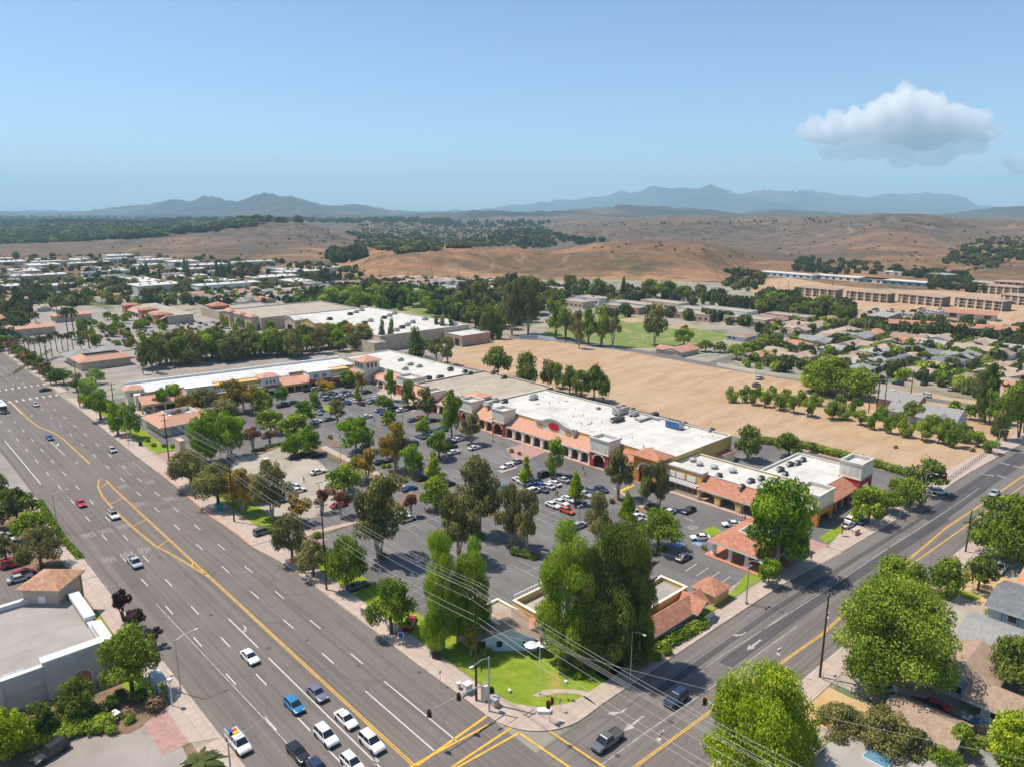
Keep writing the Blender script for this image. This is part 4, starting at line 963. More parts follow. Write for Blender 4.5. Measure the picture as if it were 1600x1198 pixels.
for px, py, sx, sy, h, m_ in ((955+15, 645, 5.5, 3.2, 2.4, 'unit_metal'), (965, 657, 4.6, 2.4, 1.4, 'unit_dark'), (990, 648, 3, 2.4, 1.6, 'unit_metal'), (1023, 649, 2.6, 1.8, 1.2, 'unit_dark'), (775, 627, 1.8, 1.6, 1.2, 'unit_metal'), (789, 628, 1.8, 1.6, 1.3, 'unit_dark'),
                              (834, 623, 2.6, 2, 1.6, 'unit_metal'), (765, 634, 1.8, 1.6, 1.2, 'unit_metal'), (1112, 672, 1.8, 1.2, .8, 'unit_dark'), (1070, 662, 1.4, 1.2, .9, 'unit_metal'), (936, 638, .8, .8, .6, 'unit_dark')):
    X, Y = LX(px, py, 7); hvac(X, Y, 6.85, sx, sy, h, m_, zn, 2 if sx > 2 else 1)
X, Y = LX(1054, 665, 7.5); q = broot('cooling_unit', 'large blue sided cooling unit on the white supermarket roof', 'rooftop unit', X, Y, 0, None, 6.85)
b = MB(); b.box(-1.4, 1.4, -2.6, 2.6, .3, 2.5, 'galv'); b.box(-1.5, -1.41, -2.5, 2.5, .4, 2.4, 'blue_panel'); b.build('casing', q)
for i in range(4): b = MB(); b.tube((0, -1.9+i*1.27, 2.5), (0, -1.9+i*1.27, 2.8), .5, .5, 'unit_dark', 10); b.build('fan', q)
X, Y = LX(1010, 655, 7); q = broot('roof_duct', 'bent galvanised duct run between units on the supermarket roof', 'duct', X, Y, 0, None, 6.85)
b = MB(); b.box(-4, 3, -.4, .4, .3, .9, 'unit_metal'); b.box(2, 2.8, -3.5, -.41, .3, .9, 'unit_metal'); b.box(-3.2, -2.4, .41, 2.6, .3, .9, 'unit_metal'); b.build('duct_body', q)
# --- south shops: yellow shop, tiled arcade, L-shaped white roof
r = bld('south_shop_block', 'L-shaped block of shops with white roof, yellow front and tiled arcade', 97, 4)
parapet_roof(r, 102.2, 116, 2.0, 40.2, 5.6, 'mustard', 'roof_white', .4, wname='wall')
parapet_roof(r, 116.02, 138, 3.5, 21, 5.5, 'cream', 'roof_white', .4, wname='wing_wall')
b = MB(); b.box(99.2, 102.1, 28.4, 40.4, 0.14, 6.4, 'mustard'); b.box(99.0, 102.0, 28.2, 40.4, 6.4, 6.8, 'grey_parapet'); part(b, 'yellow_shop_front', r)
for c in (31.5, 35, 38): 
    b = MB(); b.box(98.98, 99.18, c-1.3, c+1.3, 3.8, 5.1, 'white_paint'); part(b, 'panel', r)
b = MB()
for i in range(16): b.box(96.9, 98.95, 28.8+i*.72, 29.1+i*.72, 3.35, 3.5, 'white_paint')
b.box(96.8, 97.0, 28.6, 40.2, 3.1, 3.34, 'white_paint'); part(b, 'trellis', r)
b = MB(); b.box(98.9, 99.18, 29, 40, 2.2, 3.2, 'coral'); part(b, 'sign_band', r)
b = MB(); b.box(98.8, 98.89, 31.6, 34.2, 2.35, 3.0, 'sign_blue'); b.box(98.8, 98.89, 34.6, 36.6, 2.35, 3.0, 'sign_blue'); part(b, 'blue_sign', r)
storefront(r, 99.2, 29, 40, 1.9)
arcade(r, 97, 4, 28.2, 3.2, 4, 'mustard', spring=1.9, pier='beige'); lean(r, 96.84, 102.2, 3.6, 28.2, 3.4, 5.5, 'tile_red'); storefront(r, 102.2, 5, 28, 2.9)
# south front: tiled arcade and two towers facing the side road
b = MB()
for i in range(5):
    x0 = 112+i*3.9; b.box(x0, x0+.7, -.3, .3, .14, 3.0, 'brickred' if i > 2 else 'orange')
b.box(112, 131.5, -.3, .3, 2.5, 3.3, 'brickred'); part(b, 'south_arcade', r)
b = MB(); b.add([(111.5, -.8, 3.4), (128, -.8, 3.4), (128, 3.5, 5.6), (111.5, 3.5, 5.6), (111.5, -.8, 3.15), (128, -.8, 3.15), (128, 3.5, 5.35), (111.5, 3.5, 5.35)], [(0, 1, 2, 3)], 'tile_red')
b.add([(111.5, -.8, 3.4), (128, -.8, 3.4), (128, 3.5, 5.6), (111.5, 3.5, 5.6), (111.5, -.8, 3.15), (128, -.8, 3.15), (128, 3.5, 5.35), (111.5, 3.5, 5.35)], [(4, 7, 6, 5), (0, 4, 5, 1), (0, 3, 7, 4)], 'cream'); part(b, 'tile_roof', r)
g = MB(); g.box(112.5, 128, 1.9, 1.97, .3, 2.6, 'glass_dark'); part(g, 'shop_window', r)
tower(r, 128, 135.5, -1.2, 4.6, 9.6, 5.6, 'brickred', 'cream', 3.0, nwin=3, sidearch=True, name='end_tower')
tower(r, 103.5, 111.8, -1.4, 5.2, 7.6, 4.2, 'orange', 'cream', 3.0, nwin=3, sidearch=True, name='corner_tower')
zn = 'on the L-shaped white roof'
for px, py in ((1083, 716), (1093, 722), (1116, 727), (1145, 733)): X, Y = LX(px, py, 6); dome_vent(X, Y, 5.2, 1.15, zn)
for px, py, s in ((1124, 740, 1.5), (1174, 748, 1.7), (1190, 744, 1.5), (1220, 730, 1.8), (1235, 722, 1.6), (1247, 720, 1.4), (1255, 715, 1.5), (1160, 757, 1.3), (1228, 737, 1.2)): X, Y = LX(px, py, 6); hvac(X, Y, 5.15, s, s*.8, .95, 'unit_dark', zn, 1)
# --- tan roofed middle block and white strip beyond it
r = bld('middle_shop_block', 'shop block with flat tan roof, small hipped turret and red fronts', 98, 125)
parapet_roof(r, 104, 141, 124, 166, 6.6, 'brown_wall', 'roof_tan', .5)
arcade(r, 98.4, 126, 164, 3.4, 9, 'cream', spring=2.1); lean(r, 98.25, 104, 124.5, 145, 3.6, 6.0, 'tile_pink'); lean(r, 98.25, 104, 151, 165, 3.6, 6.0, 'tile_pink'); storefront(r, 104, 127, 163, 3.0)
tower(r, 97.8, 103.9, 122.4, 129.4, 8.0, 4.4, 'brickred', 'cream', 3.8, nwin=3); tower(r, 97.8, 103.9, 145.2, 150.8, 7.4, 4.4, 'brickred', 'cream', 3.4, nwin=3, name='middle_tower')
b = MB(); b.box(104.5, 112, 128, 136, 6.15, 7.4, 'beige'); b.hip(104.5, 112, 128, 136, 7.4, 1.2, 'tile_pink', .5, .2, 'beige'); part(b, 'turret', r)
b = MB(); b.box(104.6, 105.2, 137, 149, 6.15, 7.0, 'cream'); b.box(104.55, 105.25, 137, 149, 7.0, 7.15, 'grey_parapet'); part(b, 'screen_wall', r)
zn = 'on the flat tan roof'
for px, py, s in ((670, 591, 2.2), (688, 590, 2.6), (704, 577, 2.2), (727, 581, 1.8), (735, 584, 1.6), (772, 583, 2.4), (788, 590, 2.0), (660, 592, 2.0)): X, Y = LX(px, py, 6.4); hvac(X, Y, 6.1, s, s*.8, 1.2, 'unit_dark', zn, 1)
r = bld('north_shop_strip', 'narrow white roofed shop strip between the corner turret and tan roof', 103, 167)
parapet_roof(r, 112, 138, 167, 236, 6.2, 'cream', 'roof_white', .4)
lean(r, 104.25, 112, 168, 196, 3.6, 5.6, 'tile_pink'); arcade(r, 104.4, 170, 194, 3.2, 5, 'cream', spring=2.0); tower(r, 103.6, 110.5, 168, 178, 7.6, 4.4, 'brickred', 'cream', 3.6, nwin=6)
b = MB(); b.box(107, 114, 198, 212, .1, 3.6, 'coral'); b.hip(107, 114, 198, 212, 3.6, 1.6, 'tile_pink', .5, .2, 'cream'); part(b, 'annex', r)
zn = 'on the narrow white roof strip'
for px, py in ((642, 570), (656, 573), (627, 563), (634, 577)): X, Y = LX(px, py, 6); hvac(X, Y, 5.8, 2, 1.6, 1.1, 'unit_metal', zn, 1)
# corner turret (three storeys, hipped roof)
r = bld('corner_turret', 'square beige turret with triple windows and hipped tile roof', 103.5, 203)
b = MB(); b.box(103.6, 111.6, 203, 211.5, 0, 10.0, 'cream'); part(b, 'wall', r)
b = MB(); b.hip(103.6, 111.6, 203, 211.5, 10.0, 1.9, 'tile_pink', .8, .35, 'cream'); part(b, 'roof', r)
window_set(r, 103.6, (205, 207.2, 209.4), 7.0, 9.0, 1.2); window_set(r, 203, (105.6, 107.6, 109.6), 7.0, 9.0, 1.2, face='y'); window_set(r, 103.6, (207.2,), 3.2, 5.0, 1.2)
b = MB(); b.box(103.3, 111.9, 202.7, 202.95, 3.0, 3.3, 'grey_parapet'); b.box(103.3, 103.55, 202.95, 211.8, 3.0, 3.3, 'grey_parapet'); part(b, 'band', r)
# --- far strip of shops closing the lot (slightly turned), authored with x along the strip
def strip():
    r = root('shop_strip', 'long shop strip with white roof, tiled awnings and red and ochre fronts', 'building', W(15, 217, 0), A2-.118)
    L_ = 92
    def B(name, fn):
        b = MB(); fn(b); return b.build(name, r)
    def walls(b): b.box(0, L_, 7, 7.35, 0, 5.6, 'cream'); b.box(0, L_, 29, 29.35, 0, 6.6, 'cream'); b.box(0, .35, 7.35, 29, 0, 6, 'cream'); b.box(L_-.35, L_, 7.35, 29, 0, 6, 'cream')
    B('wall', walls)
    B('roof', lambda b: b.box(.35, L_-.35, 7.35, 29, 5.5, 6.0, 'roof_ribbed'))
    B('parapet', lambda b: (b.box(28, 52, 6.6, 7.4, 5.6, 7.2, 'brown_wall'), b.box(60, 92, 7.5, 8.1, 5.9, 7.0, 'brown_wall'), b.box(2, 27, 7.36, 7.8, 5.6, 6.6, 'brown_wall'), b.box(0, L_, 28.6, 29.4, 6.0, 6.9, 'white_wall')))
    # segments: (x0, x1, kind)
    for x0, x1, kind in ((1, 17, 'tile'), (17, 27, 'tower'), (27, 46, 'ochre'), (46, 53, 'towr2'), (53, 66, 'tile'), (66, 75.5, 'tower'), (75.5, 85, 'ochre'), (85, 92.4, 'tile')):
        if kind == 'tile':
            def rf(b):
                z0, z1 = 3.6, 5.5
                b.add([(x0, 0, z0), (x1, 0, z0), (x1, 7, z1), (x0, 7, z1)], [(0, 1, 2, 3)], 'tile_pink')
                b.add([(x0, 0, z0-.25), (x1, 0, z0-.25), (x1, 7, z1-.25), (x0, 7, z1-.25), (x0, 0, z0), (x1, 0, z0)], [(3, 2, 1, 0), (0, 1, 5, 4)], 'cream')
            B('tile_roof', rf)
            B('fascia', lambda b: [b.box(x0, x1, .3, .9, 2.6, 3.3, 'mustard')]+[b.box(x0+i*(x1-x0)/4-.3, x0+i*(x1-x0)/4+.3, .3, .9, 0, 2.6, 'mustard') for i in range(5)])
        elif kind in ('tower', 'towr2'):
            B('tower_base', lambda b: (b.box(x0, x1, -.3, .2, 2.7, 4.4, 'brickred'), b.box(x0, x0+.6, -.3, .3, 0, 2.7, 'brickred'), b.box(x1-.6, x1, -.3, .3, 0, 2.7, 'brickred')))
            B('tower_top', lambda b: (b.box(x0-.1, x1+.1, -.1, 6.9, 4.4, 7.9 if kind == 'towr2' else 7.5, 'cream'), b.box(x0-.35, x1+.35, -.4, 7.2, 7.5, 7.8, 'white_wall') if kind == 'tower' else b.hip(x0, x1, 0, 7, 7.9, 1.4, 'tile_pink', .6, .25, 'cream')))
            for c in ((x0*.7+x1*.3, x0*.3+x1*.7) if kind == 'tower' else ((x0+x1)/2-1.6, (x0+x1)/2, (x0+x1)/2+1.6)):
                b = MB()
                b.box(c-.95, c-.1, -.2, -.13, 5.0, 6.4, 'glass_blue'); b.box(c+.1, c+.95, -.2, -.13, 5.0, 6.4, 'glass_blue')
                if kind == 'towr2': b = MB().box(c-.4, c+.4, -.2, -.13, 5.4, 6.4, 'glass_blue')
                b.build('window', r)
            B('awning', lambda b: b.add([(x0+2, -1.5, 2.5), (x1-2, -1.5, 2.5), (x1-2, -.31, 3.3), (x0+2, -.31, 3.3)], [(0, 1, 2, 3)], 'white_paint'))
        else:
            B('upper_wall', lambda b: (b.box(x0, x1, 1.2, 6.9, 4.4, 5.6, 'cream'), b.box(x0, x1, 1.4, 6.9, 5.6, 7.0, 'mustard'), b.box(x0, x1, 1.1, 1.5, 7.0, 7.2, 'brown_wall')))
            B('sign_band', lambda b: (b.box(x0, x1, -.2, .3, 3.0, 4.1, 'coral'), b.box(x0, x1, -.5, 1.1, 4.1, 4.35, 'cream')))
            B('pillars', lambda b: [b.box(x0+i*(x1-x0)/4-.25, x0+i*(x1-x0)/4+.25, -.1, .3, 0, 3, 'brickred') for i in range(5)])
    B('shop_window', lambda b: b.box(1, L_-1, 6.85, 6.95, .3, 3.2, 'glass_dark'))
    # end pavilion by the boulevard
    B('pavilion', lambda b: (b.box(-2, 3.2, 12, 17, 0, 7.4, 'cream')))
    B('pavilion_roof', lambda b: b.hip(-2, 3.2, 12, 17, 7.4, 1.3, 'tile_pink', .9, .3, 'cream'))
    b = MB(); b.box(-.9, .1, 11.9, 11.97, 4.8, 6.2, 'glass_blue'); b.build('window', r)
    B('pavement_step', lambda b: b.box(-1, L_, -2.2, 6.9, .01, .15, 'concrete'))
strip()
# --- office pavilion by the boulevard (tiled hip with a sunken service well)
def well_roof(r, x0, x1, y0, y1, z, rise, mat, inset, over=1.0, under='cream', ztop=None):
    b = MB(); b.hip(x0, x1, y0, y1, z, rise, mat, over, .35, under, flat=inset); part(b, 'roof', r)
    k = inset-over; w = MB(); t = .2
    a0, a1, c0, c1 = x0+k, x1-k, y0+k, y1-k; zt = z+rise
    w.box(a0-.1, a0+t, c0-.1, c1+.1, zt-1.5, zt+.08, 'white_wall'); w.box(a1-t, a1+.1, c0-.1, c1+.1, zt-1.5, zt+.08, 'white_wall'); w.box(a0+t, a1-t, c0-.1, c0+t, zt-1.5, zt+.08, 'white_wall'); w.box(a0+t, a1-t, c1-t, c1+.1, zt-1.5, zt+.08, 'white_wall')
    w.box(a0+t, a1-t, c0+t, c1-t, zt-1.6, zt-1.45, 'roof_white'); part(w, 'service_well', r); return (a0, a1, c0, c1, zt-1.45)
r = bld('office_pavilion', 'small tan office with pink hipped tile roof among trees by boulevard', 11, 180)
b = MB(); b.box(12, 30, 183, 200, 0, 3.4, 'tan'); part(b, 'wall', r); well_roof(r, 12, 30, 183, 200, 3.4, 2.2, 'tile_pink', 5.2)
window_set(r, 183, (16, 19.5, 23), .6, 2.7, 2.2, 'glass_blue', 'y'); window_set(r, 12, (186, 190), .8, 2.6, 1.6)
# --- pad building with columns near the side road
r = bld('pad_building', 'tile roofed pavilion with thick white columns and sunken roof equipment', 70, -7)
x0, x1, y0, y1 = 72.0, 88.5, -5.0, 7.5
b = MB(); b.box(75.5, 87.5, -3.5, 6, 0, 3.6, 'mustard'); part(b, 'wall', r)
aw = well_roof(r, 72.0, 88.5, -5.0, 7.5, 3.7, 2.3, 'tile_red', 4.8, 1.0, 'white_paint')
for i in range(4):
    for side in (0, 1):
        cx, cy = (72.2, -4.6+i*3.95) if side == 0 else (73+i*4.4, -4.8)
        if side and i == 0: continue
        b = MB(); b.tube((cx, cy, 0), (cx, cy, 3.45), .5, .42, 'white_paint', 14); b.box(cx-.6, cx+.6, cy-.6, cy+.6, 0.03, .5, 'beige'); part(b, 'column', r)
b = MB(); b.box(70.8, 89, -6, 9, .02, .16, 'coral'); part(b, 'terrace', r)
window_set(r, 75.5, (-1, 2.5), .6, 2.6, 1.8)
for dx, dy, s in ((1.5, 1.5, 1.2), (3.6, 2.3, 1.4), (2.2, 3.2, .8), (4.5, 1.2, .8)): hvac(aw[0]+dx, aw[2]+dy*.6, aw[4], s, s*.8, .8, 'unit_dark', 'in the sunken roof of the tiled pavilion', 1)
# --- hut
r = bld('bin_enclosure', 'small mustard hut with hipped red tile roof beside the side road', 52.6, -6.6)
b = MB(); b.box(53, 58.2, -6.4+1.6, -.2, 0, 2.6, 'mustard'); part(b, 'wall', r); b = MB(); b.hip(53, 58.2, -4.8, -.2, 2.6, 1.4, 'tile_red', .45, .2, 'cream'); part(b, 'roof', r)
# --- restaurant behind the big trees
r = bld('restaurant', 'low restaurant with cream parapets, red tile porches and blue gable behind trees', 15, -4)
parapet_roof(r, 20, 46, 5, 17, 5.0, 'mustard', 'roof_tan', 1.2, .4, 'cream')
parapet_roof(r, 33, 49, -1.2, 4.9, 4.3, 'mustard', 'roof_grey', .8, .35, 'cream', wname='side_wall')
parapet_roof(r, 14.0, 19.9, 14.2, 21, 3.8, 'cream', 'roof_tan', .35, .3, 'cream', wname='front_wall')
b = MB(); b.gable(33, 50, -5.0, -1.2, 2.7, 1.6, 'tile_red', 'x', .5, .2, 'mustard'); part(b, 'tile_roof', r)
b = MB(); b.box(34, 49.5, -4.6, -1.3, 0, 2.7, 'mustard'); part(b, 'porch_wall', r)
b = MB(); b.gable(45, 49.5, -6.2, -1.4, 2.85, 1.5, 'tile_red', 'y', .5, .2, 'mustard'); part(b, 'porch_gable', r)
def part_world(mb, name, r):
    """parts of the diagonal front, authored in world axes"""
    X0, Y0, _ = ORG[r.name]; mb.v = [(lambda q: (q[0]-X0, q[1]-Y0, z))(WL(x, y)) for x, y, z in mb.v]; return mb.build(name, r)
bx, by = G(800, 1018); b = MB(); b.gable(bx-4.6, bx+4.4, by+.2, by+6, 2.9, 1.9, 'shingle_brown', 'y', .7, .2, 'pale_blue'); part_world(b, 'gable_roof', r)
b = MB(); b.box(bx-4.6, bx+4.4, by+.2, by+6, 0, 2.88, 'pale_blue'); part_world(b, 'blue_front', r)
for dx in (-2.2, 2.4): b = MB(); b.box(bx+dx-.5, bx+dx+.5, by+.1, by+.19, .9, 2.0, 'glass_dark'); part_world(b, 'window', r)
cx, cy = G(853, 1014); b = MB(); b.gable(cx-4.4, cx+4.6, cy+1.2, cy+5.5, 2.8, 2.1, 'tile_red', 'y', .6, .2, 'mustard'); part_world(b, 'porch_roof', r)
b = MB(); b.box(cx-4.4, cx+4.6, cy+2.4, cy+5.4, 0, 2.78, 'mustard'); part_world(b, 'porch_wall', r)
for dx in (-4.2, 4.4): b = MB(); b.box(cx+dx-.2, cx+dx+.2, cy+1.3, cy+1.7, 0, 2.78, 'mustard'); part_world(b, 'porch_post', r)
b = MB(); b.box(cx-3.4, cx+3.4, cy+2.3, cy+2.39, .5, 2.3, 'glass_dark'); part_world(b, 'window', r)
dx_, dy_ = G(740, 1014); b = MB(); b.gable(dx_-3.2, dx_+3.4, dy_+2.2, dy_+7, 2.6, 1.8, 'shingle_brown', 'y', .6, .2, 'tan'); b.box(dx_-3.2, dx_+3.4, dy_+2.2, dy_+7, 0, 2.58, 'tan'); part_world(b, 'side_gable', r)
b = MB()
for i in range(30): b.box(20.5+i*.85, 20.58+i*.85, 16.9, 17.0, 5.14, 6.0, 'white_paint')
b.box(20.3, 46, 16.88, 17.02, 6.0, 6.08, 'white_paint'); part(b, 'railing', r)
for X, Y, s in ((23, 9, 1.8), (26, 12, 1.6), (24, 13, 1.4), (29, 8, 1.8), (41, 9, 1.7), (44, 12, 1.5), (38, 12, 1.4), (36, 8, 1.6)): hvac(X, Y, 3.8, s, s*.8, 1.0, 'unit_metal', 'in the parapet well of the restaurant roof', 1)
for px, py in ((830, 1004), (848, 1002)):
    X, Y = LX(px, py, 2.4); q = broot('patio_umbrella', None, 'umbrella', X, Y, 0, 'white patio umbrellas')
    b = MB(); b.tube((0, 0, 0), (0, 0, 2.5), .04, .04, 'galv', 6); b.build('pole', q)
    b = MB(); b.tube((0, 0, 2.1), (0, 0, 2.8), 1.3, .05, 'white_paint', 8, False); b.build('canopy', q); auto(q, 'white patio umbrella', 'beside the restaurant porch', px, py)
# --- left foreground building
r = bld('retail_building', 'large pale building with white parapet, grey flat roof and red lettering', -39, 51)
parapet_roof(r, -84, -38.8, 51.3, 77.5, 5.6, 'grey_wall', 'roof_grey', .9, .8, 'white_wall')
b = MB(); b.box(-62, -53.6, 51.0, 51.28, 0, 5.9, 'grey_wall'); b.box(-48, -38.4, 50.6, 51.25, 0, 6.5, 'grey_wall'); b.box(-48.3, -38.1, 50.3, 52.2, 6.5, 6.9, 'white_wall'); b.box(-39.6, -38.1, 52.2, 58, 5.75, 6.9, 'white_wall'); b.box(-39.9, -38.2, 61, 72, 5.75, 6.5, 'white_wall'); part(b, 'corner_walls', r)
b = MB()
pts = [(-44.6, .1), (-41.9, .1), (-41.9, 2.0)]+[(-43.25+1.35*math.cos(a), 2.0+1.1*math.sin(a)) for a in np.linspace(0, math.pi, 9)][1:-1]+[(-44.6, 2.0)]
b.add([(x, 50.5, z) for x, z in pts], [tuple(range(len(pts)))], 'tile_brown'); part(b, 'door', r)
b = MB(); pt2 = [(-43.25+(x+43.25)*1.17, z*1.07) for x, z in pts]; b.add([(x, 50.54, z) for x, z in pt2], [tuple(range(len(pts)))], 'white_paint'); part(b, 'door_surround', r)
b = MB(); b.box(-44.2, -43.6, 50.5, 50.58, 4.2, 5.4, 'pale_blue'); part(b, 'panel', r)
b = MB(); b.box(-43.0, -42.4, 50.5, 50.58, 4.2, 5.4, 'pale_blue'); part(b, 'panel', r)
b = MB(); b.box(-84, -48.3, 51.1, 51.29, 2.6, 2.8, 'grey_parapet'); part(b, 'band', r)
t = text_part('ana', r, -55.6, 51.15, 3.6, 2.0, 'sign_red', 'y', .08)
for v in t.data.vertices: v.co.x += .35*v.co.y
b = MB(); b.box(-55.5, -50.2, 52.5, 54.0, 4.72, 5.2, 'unit_metal'); part(b, 'skylight', r)
zn = 'on the grey roof with white parapets'
hvac(-58, 61, 4.7, 3.6, 2.4, 1.5, 'unit_dark', zn); hvac(-56.8, 53.6, 4.7, 2.0, 1.6, 1.0, 'unit_metal', zn, 1); hvac(-60, 66, 4.7, 2.4, 1.8, 1.2, 'unit_metal', zn)
r = bld('tiled_tower', 'square beige tower with hipped terracotta tile roof on the pale building', -41.4, 77.4, rot=math.pi/4)
b = MB(); s_ = 3.3
b.box(-41.4-s_, -41.4+s_, 77.4-s_, 77.4+s_, 0, 7.9, 'tan'); 
part(b, 'wall', r)
b = MB(); b.hip(-41.4-s_, -41.4+s_, 77.4-s_, 77.4+s_, 7.9, 1.9, 'tile_brown', .8, .25, 'tan'); part(b, 'roof', r)
b = MB(); b.box(-41.4-s_-.06, -41.4-s_-.01, 76.6, 77.9, 4.9, 6.3, 'white_paint'); part(b, 'door', r)
b = MB(); b.box(-.15+-41.4+s_, -41.4+s_+.3, 77.4-s_-.1, 77.4-s_+.4, 0, 8, 'brown_wall'); part(b, 'corner_post', r)
# --- houses near the camera, lower right
def house(name, label, X0, X1, Y0, Y1, h, rise, roofm, wallm, axis, win=(), extra=None, rot=0):
    r = bld(name, label, X0, Y0, 'house', rot)
    b = MB(); b.box(X0, X1, Y0, Y1, 0, h, wallm); part(b, 'wall', r)
    b = MB(); b.gable(X0, X1, Y0, Y1, h+.02, rise, roofm, axis, .6, .18, wallm); ro = part(b, 'roof', r)
    v = MB(); cx, cy = (X0*.6+X1*.4, Y0*.4+Y1*.6); v.tube((cx, cy, h), (cx, cy, h+rise+.3), .09, .09, 'galv', 6); v.box(cx+1.2, cx+1.8, cy-1.0, cy-.5, h, h+rise*.75+.2, 'white_paint'); part(v, 'roof_vent', r, parent=ro)
    for f, c, w in win: window_set(r, {'x': X0, 'y': Y0}[f], (c,), 1.0, 2.2, w, face=f, frame='white_paint')
    return r
r = house('house', 'brown roofed house with pale blue walls beside the red pickup', 57, 69, -50, -41.2, 2.8, 1.9, 'shingle_brown', 'pale_blue', 'x', (('x', -45.6, 1.8),))
b = MB(); b.box(54.2, 60.5, -58, -49.9, 0, 2.8, 'pale_blue'); part(b, 'wing_wall', r); b = MB(); b.gable(54.2, 60.5, -58, -48, 2.83, 1.7, 'shingle_brown', 'y', .6, .18, 'pale_blue'); part(b, 'wing_roof', r); window_set(r, 54.2, (-52, -55), 1.0, 2.2, 1.6, frame='white_paint')
b = MB(); b.box(59, 63, -49.9, -49.7, 0, 0.1, 'beige'); part(b, 'step', r)
house('house', 'long tan roofed bungalow behind dry corner lawn, next to bushes', 40.5, 47.8, -50, -41, 2.6, 1.5, 'shingle_brown', 'house_wall', 'y', (('x', -44, 1.4), ('x', -48, 1.4)))
r = house('house', 'grey shingled house right behind the huge spreading tree', 71.5, 82, -58, -41.5, 2.8, 1.5, 'shingle_grey', 'house_wall', 'y', (('x', -50, 1.8), ('x', -54, 1.8)))
b = MB(); b.gable(66, 72, -56.5, -50, 2.5, 1.0, 'shingle_grey', 'x', .5, .18, 'house_wall'); part(b, 'porch_roof', r)
r = house('house', 'dark grey roofed house with pale walls and blue window posts', 87, 100, -56, -42, 2.9, 1.6, 'shingle_dark', 'pale_blue', 'y', (('x', -46, 1.4), ('x', -50, 1.4)))
b = MB(); 
for i in range(5): b.box(86.2, 86.4, -55+i*2.6, -54.8+i*2.6, 0, 2.7, 'blue_panel')
part(b, 'porch_posts', r)
house('house', 'orange roofed house with blue walls at the photo edge', 102, 112, -54, -43.5, 2.7, 1.5, 'shingle_orange', 'pale_blue', 'y')
house('garden_shed', 'small dark slate roofed shed behind the tan bungalow', 51, 54.2, -60, -56, 2.2, 1.0, 'shingle_dark', 'brown_wall', 'x')
r = bld('flat_roofed_house', 'low house with pale flat roof and glazed skylight at bottom edge', 24, -50, 'house')
b = MB(); b.box(21, 37, -55, -38.5, 0, 2.7, 'house_wall'); part(b, 'wall', r); b = MB(); b.box(20.6, 37.4, -55.4, -38.1, 2.7, 2.95, 'roof_grey'); part(b, 'roof', r)
b = MB(); b.hip(29.2, 32.6, -45.6, -42.6, 3.3, .7, 'glass_blue', .05, .05, 'white_paint'); b.box(29.1, 32.7, -45.7, -42.5, 2.95, 3.26, 'white_paint'); part(b, 'skylight', r)
# --- farmhouse in the orchard
r = house('farmhouse', 'large grey shingled farmhouse with dormers among orchard trees', 213, 226, 2, 14, 4.0, 3.2, 'shingle_grey', 'pale_blue', 'y', (('x', 5, 1.6), ('x', 9, 1.6)))
b = MB(); b.gable(216, 224, 14.1, 25, 3.6, 2.2, 'shingle_grey', 'y', .5, .2, 'white_wall'); b.box(216, 224, 14.1, 25, 0, 3.58, 'white_wall'); part(b, 'rear_wing', r)
b = MB(); b.gable(211, 219, 4.2, 8.4, 4.4, 1.5, 'shingle_grey', 'x', .3, .15, 'pale_blue'); part(b, 'dormer', r)
house('barn', 'brown walled barn with grey roof behind the farmhouse', 230, 240, 20, 34, 4.0, 2.2, 'shingle_grey', 'brown_wall', 'y')
# --- mall buildings in the middle distance
r = bld('big_box_store', 'wide store with white roof full of vents and yellow gabled front', 143, 240)
parapet_roof(r, 150, 212, 262, 372, 8.5, 'tan', 'roof_white', .5, .5)
parapet_roof(r, 142.5, 149.9, 256, 300, 6.4, 'tan', 'roof_tan', .5, .4, wname='side_wall')
for y0, y1, zz, mm in ((300, 318, 11.5, 'orange'), (326, 344, 11, 'mustard'), (352, 366, 10, 'tan')):
    b = MB(); b.box(146, 149.95, y0, y1, 0, zz-2.2, mm); b.gable(145.9, 149.95, y0, y1, zz-2.2, 2.2, 'grey_parapet', 'x', .3, .25, mm); part(b, 'gabled_front', r)
    b = MB(); b.box(145.85, 145.98, (y0+y1)/2-3, (y0+y1)/2+3, .3, 4.2, 'glass_dark'); part(b, 'entrance', r)
parapet_roof(r, 192, 213, 244, 261.9, 6.0, 'rose_wall', 'roof_white', .5, .4, wname='annex_wall')
b = MB(); b.box(191.7, 191.98, 247, 250, .2, 4, 'dark'); b.box(191.7, 191.98, 253, 258, .2, 4, 'dark'); part(b, 'loading_door', r)
b = MB(); b.gable(200, 209, 268, 277, 8.1, 3.2, 'roof_white', 'y', .2, .2, 'white_wall'); part(b, 'roof_lantern', r)
for i in range(16):
    X = 155+(i*37 % 52); Y = 268+(i*23 % 98); hvac(X, Y, 8.0, 2.8, 2.4, 1.6, 'unit_metal' if i % 3 else 'unit_dark', 'on the far wide white store roof', 1)
r = bld('tan_roof_store', 'store with flat beige roof left of the yellow gabled store', 135, 374)
parapet_roof(r, 134, 205, 374, 430, 8, 'tan', 'roof_tan', .5, .5)
for y0 in (378, 395, 412):
    b = MB(); b.box(129.5, 133.95, y0, y0+10, 0, 8.6, 'tan'); b.hip(129.5, 133.95, y0, y0+10, 8.6, 1.8, 'tile_pink', .5, .2, 'tan'); part(b, 'gabled_front', r)
    b = MB(); b.box(129.38, 129.48, y0+2.5, y0+7.5, .2, 4.6, 'shop_glass'); part(b, 'entrance', r)
for i in range(7):
    b = MB(); b.box(133.85, 133.97, 376+i*7.6, 380.5+i*7.6, .4, 3.6, 'shop_glass'); part(b, 'shop_window', r)
r = bld('red_arcade_mall', 'long low arcade with pink tile roofs and red end blocks', 96, 440)
b = MB(); b.box(99, 116, 440, 520, 0, 5.4, 'tan'); part(b, 'wall', r)
